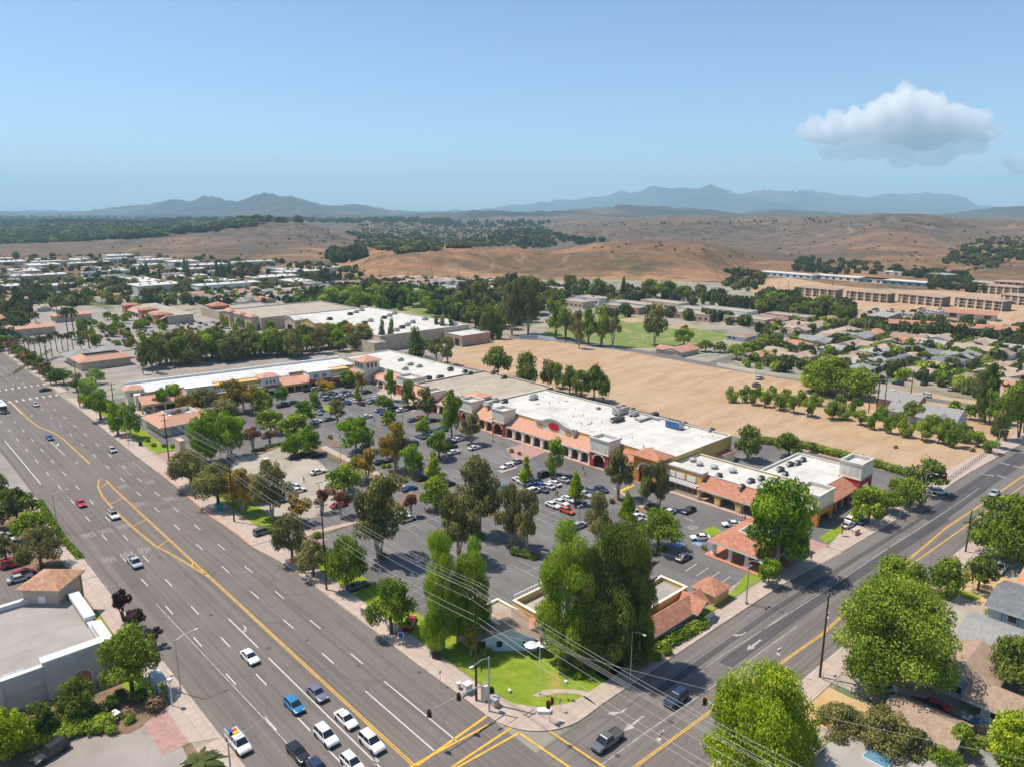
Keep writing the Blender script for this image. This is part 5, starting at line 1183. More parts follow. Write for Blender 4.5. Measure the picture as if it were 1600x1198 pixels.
b = MB(); b.box(98, 117, 440, 520, 5.4, 5.7, 'roof_tan'); part(b, 'roof', r)
lean(r, 94, 99, 440, 520, 3.6, 5.6, 'tile_pink')
for y0, hh in ((444, 6.4), (474, 6.8), (512, 6.4)):
    b = MB(); b.box(93, 104, y0, y0+7, 0, hh, 'coral'); b.hip(93, 104, y0, y0+7, hh, 1.4, 'tile_red', .5, .2, 'coral'); part(b, 'entrance_block', r)
for i in range(14):
    b = MB(); b.box(93.9, 94.2, 441+i*5.6, 441.6+i*5.6, 0, 3.4, 'cream'); part(b, 'pier', r)
b = MB(); b.box(98.8, 98.95, 441, 519, .3, 3.2, 'shop_glass'); part(b, 'shop_window', r)
r = bld('tiled_roof_block', 'red walled block with pyramid tile roofs behind the arcade', 118, 452)
parapet_roof(r, 132, 175, 436, 470, 6, 'tan', 'roof_grey', .5, .5); b = MB(); b.box(134, 146, 452, 464, 6.2, 8.0, 'coral'); b.hip(134, 146, 452, 464, 8.0, 2.6, 'tile_red', .6, .2, 'coral'); part(b, 'pyramid_roof', r)
r = bld('courtyard_restaurant', 'restaurant with grey roofs, terracotta eaves and dark sunken court', 17, 320)
b = MB(); b.box(19, 41, 318, 346, 0, 4, 'tan'); part(b, 'wall', r)
b = MB(); b.hip(19, 41, 318, 334, 4, 2.0, 'tile_pink', 1.0, .3, 'tan', flat=4.5); part(b, 'roof', r); b = MB(); b.box(22.6, 37.4, 321.6, 330.4, 4.2, 5.4, 'dark'); part(b, 'sunken_court', r)
b = MB(); b.hip(18, 30, 336, 350, 4.0, 2.4, 'shingle_grey', .8, .3, 'tan'); part(b, 'grey_roof', r); b = MB(); b.hip(31, 46, 336, 350, 4.2, 2.2, 'shingle_grey', .8, .3, 'tan'); part(b, 'grey_roof', r)
for i, (X, Y, w_, d_) in enumerate(((6, 452, 30, 14), (-10, 512, 34, 16), (46, 500, 22, 14), (-45, 440, 24, 18))):
    r = bld('shop_building', ['low shop with pink tile roof left of the far car park', 'tiled roof shop at the left edge of the far car park', 'small tiled shop near palms in the far car park', 'tiled roof shop across the boulevard in the distance'][i], X, Y)
    b = MB(); b.box(X, X+w_, Y, Y+d_, 0, 4.4, 'tan'); part(b, 'wall', r); b = MB(); b.hip(X, X+w_, Y, Y+d_, 4.4, 2.0, 'tile_pink', .8, .3, 'tan'); part(b, 'roof', r)
# --- school, warehouses, apartments
for i, (X, Y, w_, d_, wm) in enumerate(((372, 200, 16, 34, 'rose_wall'), (378, 163, 14, 30, 'tan'), (392, 212, 12, 30, 'white_wall'), (366, 256, 12, 34, 'rose_wall'), (384, 262, 14, 36, 'tan'), (362, 306, 14, 24, 'tan'), (404, 190, 14, 40, 'white_wall'), (408, 250, 14, 36, 'tan'), (410, 150, 12, 30, 'rose_wall'), (388, 312, 16, 26, 'white_wall'))):
    r = bld('school_building', None, X, Y, group='school buildings'); parapet_roof(r, X, X+w_, Y, Y+d_, 5.0, wm, 'roof_tan', .3, .4)
    window_set(r, X, [Y+3+k*4.4 for k in range(int(d_/4.4)-0)], 1.4, 3.0, 2.4)
    w = W(X, Y); px, py = PX(w[0], w[1]); auto(r, {'rose_wall': 'rose walled', 'tan': 'tan', 'white_wall': 'white walled'}[wm]+' flat roofed school building', 'beyond the green ball field', px, py)
AWIN = MB().box(0, 1.3, 0, .06, 0, 1.4, 'dark').mesh('window')
def apartment(px, py, px2, py2, zone, n=3):
    X, Y = LX(px, py); X2, Y2 = LX(px2, py2); L_ = math.hypot(X2-X, Y2-Y); a = math.atan2(Y2-Y, X2-X)
    r = root('apartment_block', None, 'apartment block', W(X, Y, 0), A2+a, 'unfinished apartment blocks')
    b = MB(); b.box(0, L_, 1.5, 14, 0, 7.4, 'timber_dark'); b.build('core', r)
    b = MB(); nb = 11
    for i in range(nb+1):
        x = i*L_/nb; wd = L_/nb*.28; b.box(max(0, x-wd), min(L_, x+wd), -.3 if i % 2 else .4, 1.5, 0, 7.35, 'timber_frame')
    b.box(-.6, -.02, 1.5, 16, 0, 7.35, 'timber_frame'); b.build('wall', r)
    for i in range(nb):
        for k in (.5, 2.9, 5.3): inst('window', AWIN, r, ((i+.72)*L_/nb, .32 if i % 2 == 0 else -.38, k))
    for k in (2.45, 4.9): m2 = MB(); m2.box(-.2, L_+.2, -.2, 1.48, k-.25, k+.2, 'timber_frame'); m2.build('floor_slab', r)
    b = MB(); b.hip(0, L_, 0, 15, 7.45, 1.3, 'shingle_brown', .8, .25, 'timber_frame'); b.build('roof', r)
    auto(r, 'unfinished three storey timber apartment block', zone, px, py)
for a in ((1240, 461, 1304, 467), (1321, 468, 1386, 474), (1402, 473, 1470, 480), (1490, 479, 1565, 487), (1528, 458, 1590, 463), (1562, 474, 1625, 481), (1553, 452, 1620, 456)): apartment(*a, 'on the bare works yard')
def long_block(name, label, px, py, px2, py2, depth, h, wall, roof, tilem=None, cat='building'):
    X, Y = LX(px, py); X2, Y2 = LX(px2, py2); L_ = math.hypot(X2-X, Y2-Y); a = math.atan2(Y2-Y, X2-X)
    r = root(name, label, cat, W(X, Y, 0), A2+a); b = MB(); b.box(0, L_, 0, depth, 0, h, wall); b.build('wall', r)
    b = MB()
    if tilem: b.gable(0, L_, 0, depth, h+.02, 1.6, tilem, 'x', .6, .2, wall)
    else: b.box(-.4, L_+.4, -.4, depth+.4, h, h+.5, roof)
    b.build('roof', r)
    n = max(3, int(L_/8)); 
    for i in range(n): b = MB(); b.box(L_*(i+.3)/n, L_*(i+.7)/n, -.06, -.01, 1.0, h-.9, 'glass_dark'); b.build('window', r)
    return r
long_block('long_terrace', 'long terrace with red tile roof beyond the suburb, lower of two', 1388, 517, 1590, 530, 14, 5, 'rose_wall', None, 'tile_red')
long_block('long_terrace', 'long terrace with red tile roof near the apartments, upper of two', 1475, 497, 1556, 503, 12, 4.5, 'tan', None, 'tile_red')
long_block('retail_shed', 'brick red fronted shed left of the long tiled terrace', 1354, 511, 1384, 514, 30, 7, 'rose_wall', 'roof_grey')
for i, (a, lb) in enumerate((((1265, 435, 1378, 444), 'long white roofed works building at the foot of hills'), ((1340, 441, 1455, 450), 'long teal striped shed beside the works yard'), ((1185, 430, 1268, 437), 'blue white building by the far green lawn'), ((1380, 430, 1420, 433), 'white shed on the slope behind the teal shed'),
                             ((1450, 438, 1476, 441), 'tall teal cube building among trees at hill foot'), ((1510, 446, 1545, 450), 'pale grey shed right of the teal building'))):
    long_block('works_building', lb, *a, 18, 3.8 if i != 4 else 7, ['white_wall', 'glass_blue', 'pale_blue', 'white_wall', 'glass_blue', 'cream'][i], 'roof_white' if i < 4 else 'roof_grey')
# scattered white roofed sheds of the far industrial area
random.seed(5)
def inpoly(px, py, poly):
    c = False; n = len(poly)
    for i in range(n):
        x1, y1 = poly[i]; x2, y2 = poly[(i+1) % n]
        if (y1 > py) != (y2 > py) and px < (x2-x1)*(py-y1)/(y2-y1)+x1: c = not c
    return c
WH = []
WPROTO = []
for k in range(6):
    w_, d_ = ((34, 22), (50, 26), (26, 26), (60, 20), (40, 34), (22, 16))[k]; h = (5, 6, 5, 6, 7, 5)[k]
    b = MB(); b.box(0, w_, 0, d_, 0, h, ('white_wall', 'tan', 'cream', 'white_wall', 'grey_wall', 'cream')[k])
    n = int(w_/6)
    for i in range(n): b.box(w_*(i+.25)/n, w_*(i+.7)/n, -.08, -.01, .5, 3.4, 'glass_dark')
    t = MB(); t.box(-.3, w_+.3, -.3, d_+.3, h, h+.5, ('roof_white', 'roof_white', 'roof_white', 'roof_white', 'roof_white', 'roof_grey')[k])
    for i in range(4): t.box(w_*(.12+.22*i), w_*(.12+.22*i)+2, d_*(.3+.1*(i % 3)), d_*(.3+.1*(i % 3))+2, h+.5, h+1.6, 'unit_metal')
    WPROTO.append((b.mesh('warehouse_wall'), t.mesh('warehouse_roof'), w_, d_))
def place_sheds(poly, n, zone, tries=4000):
    c = 0
    for _ in range(tries):
        if c >= n: break
        px = random.uniform(min(p[0] for p in poly), max(p[0] for p in poly)); py = random.uniform(min(p[1] for p in poly), max(p[1] for p in poly))
        if not inpoly(px, py, poly): continue
        X, Y = LX(px, py); k = random.randrange(6); w_, d_ = WPROTO[k][2:]
        R = max(w_, d_)*.62
        if any((X-a)**2+(Y-b_)**2 < (R+q)**2*.8 for a, b_, q in WH): continue
        WH.append((X, Y, R)); c += 1; rot = random.choice((0, math.pi/2))
        r = broot('warehouse', None, 'warehouse', X, Y, rot, 'flat roofed sheds of the industrial area')
        inst('wall', WPROTO[k][0], r, (-w_/2, -d_/2, 0)); inst('roof', WPROTO[k][1], r, (-w_/2, -d_/2, 0))
        auto(r, 'white roofed warehouse' if k < 5 else 'small grey roofed warehouse', zone, px, py)
place_sheds([(-40, 432), (-40, 408), (180, 405), (400, 413), (560, 424), (560, 440), (300, 436)], 34, 'among the far left trees')
place_sheds([(-40, 455), (-40, 434), (300, 437), (520, 442), (520, 452), (300, 455), (150, 458)], 22, 'in the far left industrial area')
place_sheds([(820, 347), (700, 346), (860, 345), (870, 348)], 0, '')
# ---------------------------------------------------------------- suburb houses (shared prototypes)
HPROTO = []
def house_proto(k):
    w_, d_ = ((15, 9), (17, 10), (13, 11), (18, 9), (14, 9), (16, 11))[k]; h = 2.8; rise = (1.6, 1.9, 1.5, 1.7, 1.8, 1.6)[k]
    MATS['hr'] = MATS['obj_paint']
    wl = MB(); wl.box(0, w_, 0, d_, 0, h, ('cream', 'house_wall', 'pale_blue', 'rose_wall', 'white_wall', 'tan')[k])
    wing = k in (1, 3, 5)
    if wing: wl.box(w_*.55, w_, -5, 0, 0, h, ('cream', 'house_wall', 'pale_blue', 'rose_wall', 'white_wall', 'tan')[k])
    rf = MB()
    if k % 2 == 0: rf.hip(0, w_, 0, d_, h, rise, 'hr', .6, .2, 'white_paint')
    else: rf.gable(0, w_, 0, d_, h+.02, rise, 'hr', 'x', .6, .2, 'cream')
    if wing: rf.gable(w_*.55, w_, -5, d_*.5, h+.03, rise*.92, 'hr', 'y', .5, .2, 'cream')
    wi = MB()
    for c in (w_*.2, w_*.42): wi.box(c-.8, c+.8, -.06, -.01, 1, 2.1, 'glass_dark')
    for c in (d_*.3, d_*.7): wi.box(-.06, -.01, c-.7, c+.7, 1, 2.1, 'glass_dark')
    return (wl.mesh('house_wall'), rf.mesh('house_roof'), wi.mesh('house_windows'), w_, d_)
HPROTO = [house_proto(k) for k in range(6)]
ROOFC = [((.27, .26, .25), 'grey roofed'), ((.17, .175, .185), 'dark grey roofed'), ((.38, .29, .22), 'tan roofed'), ((.30, .20, .14), 'brown roofed'), ((.44, .22, .14), 'terracotta roofed'), ((.36, .34, .32), 'pale grey roofed'), ((.42, .30, .24), 'pinkish roofed')]
HOUSES = []; NH = [0]
FARH = []
def put_house(X, Y, rot, zone, k=None, rc=None):
    w = W(X, Y); px, py = PX(*w)
    if not (-40 < px < 1640): return
    k = random.randrange(6) if k is None else k; rc = random.choice(ROOFC) if rc is None else rc
    HOUSES.append((X, Y, rot, zone, k, rc, px, py))
def suburb(poly, zone, dx=19, dy=34, jit=2.0, ang=0.0, skip=.06, rcs=None):
    L_ = [LX(*p) for p in poly]; c, s_ = math.cos(ang), math.sin(ang)
    q = [(x*c+y*s_, -x*s_+y*c) for x, y in L_]
    x0, x1 = min(p[0] for p in q), max(p[0] for p in q); y0, y1 = min(p[1] for p in q), max(p[1] for p in q)
    row = 0; y = y0
    while y < y1:
        x = x0+random.uniform(0, dx)
        while x < x1:
            if inpoly(x, y, q) and random.random() > skip:
                xx, yy = x*c-y*s_+random.uniform(-jit, jit), x*s_+y*c+random.uniform(-jit, jit)
                put_house(xx, yy, ang+(0 if row % 2 == 0 else math.pi)+random.choice((0, 0, 0, math.pi/2)), zone, None, random.choice(rcs) if rcs else None)
            x += dx*random.uniform(.95, 1.15)
        y += dy*(.45 if row % 2 else .62); row += 1
random.seed(21)
suburb([(1160, 562), (1210, 548), (1330, 566), (1420, 585), (1420, 592), (1265, 588)], 'just beyond the dirt strip', 18, 32)
suburb([(1195, 545), (1250, 530), (1420, 548), (1600, 575), (1640, 640), (1540, 618), (1440, 590), (1330, 562)], 'in suburb right of willow', 18, 33)
suburb([(1200, 526), (1230, 507), (1420, 527), (1640, 556), (1640, 570), (1420, 545)], 'in the middle suburb', 18, 34)
suburb([(1180, 520), (1185, 500), (1260, 489), (1340, 492), (1380, 500), (1380, 515), (1280, 503)], 'in suburb behind the school', 19, 34)
suburb([(1050, 560), (1040, 548), (1090, 553), (1150, 530), (1185, 532), (1160, 545), (1090, 565)], 'near the ball field', 20, 30)
suburb([(1640, 600), (1640, 690), (1590, 640), (1580, 620)], 'at right edge beyond tall trees', 20, 30)
suburb([(540, 454), (600, 436), (760, 440), (960, 455), (1010, 470), (960, 478), (760, 466), (620, 468)], 'in housing below the dry hill', 19, 36)
suburb([(250, 466), (420, 452), (560, 444), (590, 462), (520, 478), (400, 478)], 'in far housing left of park', 19, 36)
suburb([(-30, 476), (-30, 450), (200, 452), (240, 470), (180, 480)], 'in the far left housing', 24, 40)
suburb([(20, 500), (60, 492), (150, 486), (150, 480), (-30, 482)], 'beside the far left car park', 26, 40, skip=.3)
def near_cam(t): return W(t[0], t[1])[1]
AVOID = [(385, 235, 95, 70)]
HOUSES.sort(key=near_cam)
for i, (X, Y, rot, zone, k, rc, px, py) in enumerate(HOUSES):
    if i >= 290: FARH.append((X, Y, rot, k, rc)); continue
    r = broot('house', None, 'house', X, Y, rot, 'suburban houses'); m3 = HPROTO[k]; loc = (-m3[3]/2, -m3[4]/2, 0)
    inst('wall', m3[0], r, loc); inst('roof', m3[1], r, loc, color=rc[0])
    if i < 170: inst('windows', m3[2], r, loc)
    auto(r, rc[1]+' house', zone, px, py)
if FARH:
    b = MB()
    MATS['rf0'] = plain('rf0', (.27, .26, .25), .9); MATS['rf1'] = plain('rf1', (.38, .29, .22), .9); MATS['rf2'] = plain('rf2', (.40, .24, .17), .9)
    for j, (X, Y, rot, k, rc) in enumerate(FARH):
        t = MB(); w_, d_ = HPROTO[k][3:]
        t.box(-w_/2, w_/2, -d_/2, d_/2, 0, 2.8, 'cream'); t.hip(-w_/2, w_/2, -d_/2, d_/2, 2.82, 1.6, 'rf%d' % (j % 3), .5, .2, 'white_paint')
        c, s_ = math.cos(rot), math.sin(rot)
        for f, mi in zip(t.f, t.m): b.add([(X+t.v[v][0]*c-t.v[v][1]*s_, Y+t.v[v][0]*s_+t.v[v][1]*c, t.v[v][2]) for v in f], [tuple(range(len(f)))], t.names[mi])
    o = b.build('distant_houses'); o.matrix_world = GRIDM; tag(o, 'mass of tiny far houses beyond the individual homes', 'houses', kind='stuff')
# ---------------------------------------------------------------- vehicles
def car_meshes(kind):
    """x forward, origin at the ground centre"""
    P = {'sedan': (4.7, 1.82, 1.42, .70, [(-2.35, .45, .82), (-2.2, .30, .92), (-1.5, .25, .95), (.9, .25, .92), (1.7, .25, .86), (2.15, .28, .74), (2.35, .40, .60)], (-1.75, -1.05, .25, 1.0)),
         'hatch': (4.3, 1.80, 1.50, .70, [(-2.15, .45, .90), (-2.05, .30, .98), (-1.4, .25, .98), (.9, .25, .95), (1.6, .25, .88), (2.0, .28, .76), (2.15, .40, .62)], (-2.0, -1.6, .35, 1.15)),
         'suv': (4.8, 1.95, 1.78, .78, [(-2.4, .50, 1.02), (-2.3, .34, 1.10), (-1.5, .30, 1.10), (.9, .30, 1.08), (1.8, .30, 1.02), (2.25, .34, .90), (2.4, .46, .72)], (-2.25, -2.0, .30, 1.05)),
         'van': (5.2, 2.0, 2.0, .8, [(-2.6, .45, 1.1), (-2.5, .30, 1.15), (-1.5, .28, 1.15), (1.2, .28, 1.12), (2.0, .28, 1.02), (2.45, .32, .88), (2.6, .46, .70)], (-2.5, -2.35, .95, 1.75)),
         'pickup': (5.6, 1.98, 1.80, .80, [(-2.8, .55, .98), (-2.7, .42, 1.06), (-1.5, .36, 1.06), (.9, .34, 1.06), (1.9, .34, 1.02), (2.6, .38, .92), (2.8, .48, .74)], (-.55, -.35, .95, 1.65))}[kind]
    Ln, Wd, Ht, _, st, (c0, c1, c2, c3) = P
    out = {}
    b = MB(); vs = []; w = Wd/2
    for i, (x, zb, zt) in enumerate(st):
        end = i in (0, len(st)-1); k = .84 if end else (.95 if i in (1, len(st)-2) else 1)
        vs += [(x, -w*k*.94, zb), (x, -w*k, zb+.18), (x, -w*k, (zb+zt)/2+.1), (x, -w*k*.93, zt-.04), (x, -w*k*.80, zt), (x, w*k*.80, zt), (x, w*k*.93, zt-.04), (x, w*k, (zb+zt)/2+.1), (x, w*k, zb+.18), (x, w*k*.94, zb)]
    n = len(st); fs = [(10*i+j, 10*i+(j+1) % 10, 10*(i+1)+(j+1) % 10, 10*(i+1)+j) for i in range(n-1) for j in range(10)]
    fs += [tuple(range(10))[::-1], tuple(range(10*(n-1), 10*n))]
    b.add(vs, fs, 'car_paint')
    zb = st[2][2]-.03; zf = st[3][2]-.03
    # wheel wells
    wx = (-Ln*.30, Ln*.31); R = .34 if kind in ('sedan', 'hatch') else .39
    for x in wx:
        for sg in (-1, 1): b.tube((x, sg*(w-.18), R), (x, sg*(w+.006), R), R*1.18, R*1.18, 'black', 14)
    b.box(-Ln/2-.03, -Ln/2+.25, -w*.72, w*.72, .32, .52, 'black'); b.box(Ln/2-.25, Ln/2+.03, -w*.70, w*.70, .30, .50, 'black')
    if kind == 'pickup': b.box(-2.55, -.75, -w*.74, w*.74, st[2][2]+.001, st[2][2]+.012, 'unit_dark'); b.box(-2.6, -.7, -w*.90, -w*.76, st[2][2]-.02, st[2][2]+.12, 'car_paint'); b.box(-2.6, -.7, w*.76, w*.90, st[2][2]-.02, st[2][2]+.12, 'car_paint'); b.box(-2.72, -2.6, -w*.90, w*.90, st[2][2]-.02, st[2][2]+.12, 'car_paint')
    out['body'] = b
    # greenhouse
    g = MB(); wb, wt = w*.88, w*.70
    V = [(c0, -wb, zb), (c3, -wb, zf), (c3, wb, zf), (c0, wb, zb), (c1, -wt, Ht-.05), (c2, -wt, Ht-.05), (c2, wt, Ht-.05), (c1, wt, Ht-.05)]
    g.add(V, [(0, 1, 5, 4), (2, 3, 7, 6)], 'glass_dark'); out['side_windows'] = g
    g = MB(); g.add([V[1], V[2], V[6], V[5]], [(0, 1, 2, 3)], 'glass_dark'); out['windshield'] = g
    g = MB(); g.add([V[3], V[0], V[4], V[7]], [(0, 1, 2, 3)], 'glass_dark'); out['rear_window'] = g
    ro = MB(); e = .03
    ro.add([(c1-e, -wt-e, Ht-.07), (c2+e, -wt-e, Ht-.07), (c2+e, wt+e, Ht-.07), (c1-e, wt+e, Ht-.07), (c1+.08, -wt*.86, Ht), (c2-.12, -wt*.86, Ht), (c2-.12, wt*.86, Ht), (c1+.08, wt*.86, Ht)], [(0, 1, 5, 4), (1, 2, 6, 5), (2, 3, 7, 6), (3, 0, 4, 7), (4, 5, 6, 7)], 'car_paint')
    for sg in (-1, 1):   # pillars
        for (a, c, zz) in ((c0, c1, zb), (c3, c2, zf), ((c0+c3)/2, (c1+c2)/2, (zb+zf)/2)): ro.tube((a, sg*wb*1.005, zz), (c, sg*wt*1.01, Ht-.06), .045, .04, 'car_paint', 4)
    out['roof'] = ro
    h = MB(); h.box(Ln/2-.16, Ln/2-.01, w*.48, w*.80, .62, .76, 'lamp_white'); out['headlight'] = h
    t = MB(); t.box(-Ln/2-.01, -Ln/2+.14, w*.50, w*.82, .68, .86, 'lamp_red'); out['taillight'] = t
    t = MB(); t.tube((0, -.11, 0), (0, .11, 0), R, R, 'tyre', 16); out['wheel'] = t
    t = MB(); t.tube((0, -.125, 0), (0, .125, 0), R*.6, R*.6, 'rim', 10); out['rim'] = t
    me = {k: v.mesh(k) for k, v in out.items()}
    lo = MB(); lo.v = []
    for kk in ('body', 'side_windows', 'windshield', 'rear_window', 'roof'):
        o_ = out[kk]; base = len(lo.v); lo.v += o_.v
        for f, mi in zip(o_.f, o_.m): lo.f.append([i+base for i in f]); lo.m.append(lo.mi(o_.names[mi]))
    for x in wx:
        for sg in (-1, 1): lo.tube((x, sg*(w-.2), R), (x, sg*(w-.03), R), R, R, 'tyre', 8)
    lo.box(-Ln/2-.02, -Ln/2+.1, -w*.8, w*.8, .7, .84, 'lamp_red')
    me['low'] = lo.mesh('car'); me['dim'] = (Ln, Wd, R, wx); return me
CARM = {k: car_meshes(k) for k in ('sedan', 'hatch', 'suv', 'van', 'pickup')}
CC = {'w': ((.72, .72, .70), 'white'), 's': ((.42, .43, .44), 'silver'), 'g': ((.14, .145, .15), 'grey'), 'k': ((.014, .015, .018), 'black'), 'b': ((.03, .10, .28), 'blue'), 'n': ((.02, .035, .08), 'dark blue'), 'r': ((.50, .012, .02), 'red'),
      'm': ((.12, .01, .02), 'maroon'), 'o': ((.62, .09, .02), 'orange red'), 'e': ((.02, .05, .04), 'dark green'), 't': ((.35, .29, .21), 'beige'), 'u': ((.16, .17, .22), 'slate blue'), 'B': ((.03, .20, .42), 'bright blue')}
TN = {'sedan': 'sedan', 'hatch': 'hatchback', 'suv': 'SUV', 'van': 'van', 'pickup': 'pickup truck'}
CARS = []
def car(kind, col, X, Y, ang, zone, group='parked cars', label=None, z=.02):
    """ang: heading in the street grid (0 = along the side road, away)"""
    w = W(X, Y, z)
    if any((w[0]-a)**2+(w[1]-b_)**2 < 2.1**2 for a, b_ in CARS): return None
    CARS.append((w[0], w[1]))
    px, py = PX(w[0], w[1]); dep = w[1]*CT+H0*ST; pix = 4.7*1150/dep; M_ = CARM[kind]; c = CC[col]
    if pix < 14:
        o = inst('parked_car', M_['low'], None, w, (0, 0, A2+ang), color=c[0]); tag(o, None, 'car', group)
    else:
        o = root({'pickup': 'pickup_truck', 'van': 'van', 'suv': 'suv'}.get(kind, 'parked_car' if 'park' in group else 'car'), None, 'truck' if kind == 'pickup' else 'van' if kind == 'van' else 'car', w, A2+ang, group)
        for kk in ('body', 'roof', 'windshield', 'rear_window', 'side_windows'): inst(kk, M_[kk], o, color=c[0])
        Ln, Wd, R, wx = M_['dim']
        for sg in (1, -1):
            inst('headlight', M_['headlight'], o, sc=(1, sg, 1)); inst('taillight', M_['taillight'], o, sc=(1, sg, 1))
            for x in wx:
                wh = inst('wheel', M_['wheel'], o, (x, sg*(Wd/2-.13), R)); 
                if pix > 24: inst('rim', M_['rim'], wh)
    if label: o['label'] = label
    else: auto(o, c[1]+' '+TN[kind], zone, px, py)
    return o
YA = math.pi/2; YB = -math.pi/2; XB = math.pi
def carpx(s, zone, group='parked cars in the shopping centre lot'):
    for t in s.split():
        k, c, h, px, py = t.split(','); X, Y = LX(float(px), float(py)+1.5)
        car({'s': 'sedan', 'h': 'hatch', 'u': 'suv', 'v': 'van', 'p': 'pickup'}[k], c, X, Y, {'y': YA, 'Y': YB, 'x': 0, 'X': XB, 'd': .7, 'e': 2.4}[h]+random.uniform(-.03, .03), zone, group)
TR = 'cars in traffic'
def tcar(kind, col, px, py, ang, label): X, Y = LX(px, py); return car(kind, col, X, Y, ang, '', TR, label)
tcar('sedan', 'r', 127, 789, YB, 'small red sedan driving alone on the far side of the boulevard')
pt = tcar('suv', 'w', 178, 808, YB, 'white SUV with dark roof rack beside the yellow painted median')
tcar('pickup', 's', 211, 882, YB, 'silver pickup truck with dark open bed on the lane lettering')
tcar('sedan', 'w', 391, 1030, YB, 'white car with black roof alone in the turning lane approach')
tcar('sedan', 'u', 496, 1087, YB, 'slate grey sedan nearest the double yellow line, behind two white cars')
tcar('hatch', 'B', 460, 1106, YB, 'bright blue hatchback in the middle lane with dark sunroof')
tcar('sedan', 'w', 541, 1128, YB, 'white sedan in the turn lane between grey sedan and white SUV')
tcar('suv', 'w', 510, 1155, YB, 'large white SUV with rear side windows in the middle lane queue')
tcar('suv', 'w', 581, 1165, YB, 'white SUV first in the turn lane by the yellow line')
tcar('hatch', 'w', 550, 1196, YB, 'white hatchback with dark sunroof at the bottom photo edge')
tcar('sedan', 'k', 466, 1180, YB, 'black sedan in the inner queue lane beside the large white SUV')
tcar('sedan', 'n', 498, 1206, YB, 'dark blue car just cut by the bottom photo edge')
wt = tcar('pickup', 'w', 373, 1164, YB, 'white utility pickup with coloured tools in the bed by left kerb')
tcar('hatch', 's', 176, 705, YB+.0, 'silver hatchback on the far right lane near the office pavilion')
tcar('sedan', 's', 56, 634, YB, 'silver sedan on the boulevard below the far zebra crossing')
tcar('sedan', 'b', 78, 686, YB, 'small blue sedan beside the upper yellow lane line')
tcar('sedan', 'k', 71, 611, 0.1, 'black sedan crossing between the two far zebra crossings')
tcar('sedan', 'n', 8, 645, YB, 'dark blue car behind the white bus at left photo edge')
tcar('pickup', 'g', 949, 1162, XB, 'dark grey crew cab pickup truck entering the junction')
tcar('suv', 'n', 1056, 1096, XB, 'dark blue SUV in the shadow of the big pines on the side road')
tcar('suv', 'w', 1467, 771, YB+.6, 'white SUV pulling out of the rear driveway onto the side road')
tcar('sedan', 's', 1553, 773, XB+.0, 'silver sedan on the side road above the dark round tree')
# load and roof equipment
b = MB(); b.box(-2.4, -1.6, -.6, .0, 1.1, 1.5, 'sign_blue'); b.box(-1.5, -.9, -.2, .6, 1.1, 1.45, 'signal_yellow'); b.box(-2.3, -1.8, .1, .6, 1.1, 1.4, 'sign_orange'); b.box(-2.6, -.8, -.95, -.85, 1.1, 1.9, 'galv'); b.build('tool_load', wt)
b = MB(); b.box(-1.6, .1, -.6, -.5, 1.80, 1.9, 'dark'); b.box(-1.6, .1, .5, .6, 1.80, 1.9, 'dark'); [b.box(-1.5+i*.5, -1.4+i*.5, -.5, .5, 1.81, 1.88, 'dark') for i in range(4)]; b.build('roof_rack', pt)
# bus
X, Y = LX(2, 641); r = broot('bus', 'white roofed city bus cut by the left photo edge', 'bus', X, Y, YB)
b = MB(); b.box(-6, 6, -1.25, 1.25, .5, 3.05, 'white_paint'); b.build('body', r)
b = MB(); b.box(-5.8, 5.8, -1.28, -1.26, 1.5, 2.6, 'glass_dark'); b.box(-5.8, 5.8, 1.26, 1.28, 1.5, 2.6, 'glass_dark'); b.build('side_windows', r); b = MB(); b.box(6.0, 6.04, -1.1, 1.1, 1.3, 2.7, 'glass_dark'); b.build('windshield', r)
for x in (-3.5, 3.8):
    for sg in (-1, 1): b = MB(); b.tube((x, sg*1.0, .5), (x, sg*1.27, .5), .5, .5, 'tyre', 12); b.build('wheel', r)
b = MB(); b.box(-4, 0, -.8, .8, 3.05, 3.35, 'galv'); b.build('roof_unit', r)
# kerbside and parked cars read off the photograph
carpx('s,r,d,640,975 s,n,x,560,917', 'near the lawn edge of the boulevard'); carpx('u,g,x,412,832', 'turning in at the red paved driveway')
carpx('s,k,x,463,714 s,k,x,474,711 u,e,x,493,711', 'under the lime trees on the plaza'); carpx('s,w,x,497,738 s,w,x,455,760 s,w,x,466,767 h,b,Y,440,780 s,r,x,530,790', 'on the beige plaza'); carpx('s,w,X,636,812 s,w,x,628,806', 'at the planted kerb of the lower lot')
carpx('p,k,x,443,634 s,k,x,460,629', 'alone behind the row nearest the shop strip')
carpx('s,k,y,429,609 s,g,y,451,608 s,w,y,461,606 s,s,y,470,605 s,r,y,479,604 s,s,y,489,602 h,w,y,497,601 u,w,y,506,600', 'in the row in front of the far shop strip')
carpx('h,e,x,481,610 u,s,x,494,609 u,w,x,526,599 s,k,x,536,602 s,k,x,546,604 u,k,x,579,594 s,k,x,573,613 s,g,x,516,597', 'near the end of the far shop strip')
carpx('s,s,x,506,618 u,s,x,512,623 s,u,x,524,619 s,w,x,534,619 s,s,x,546,617 s,g,x,540,613 s,w,x,519,614 u,g,x,529,624', 'in the middle double row of the far lot')
carpx('s,b,y,542,629 s,w,y,554,627 s,w,y,564,626 h,m,y,564,631 s,s,y,574,628 s,s,y,575,623 h,n,y,585,628 s,w,y,585,622', 'in the upright row below the shop strip')
carpx('v,w,y,497,639 s,s,y,497,645 s,g,x,515,655 s,w,x,494,659 s,w,x,573,651 s,s,x,594,641 s,b,x,602,645 s,w,x,628,641 s,n,x,614,637 u,k,x,639,638 s,k,x,650,636 s,k,x,606,632', 'in the centre rows of the lot')
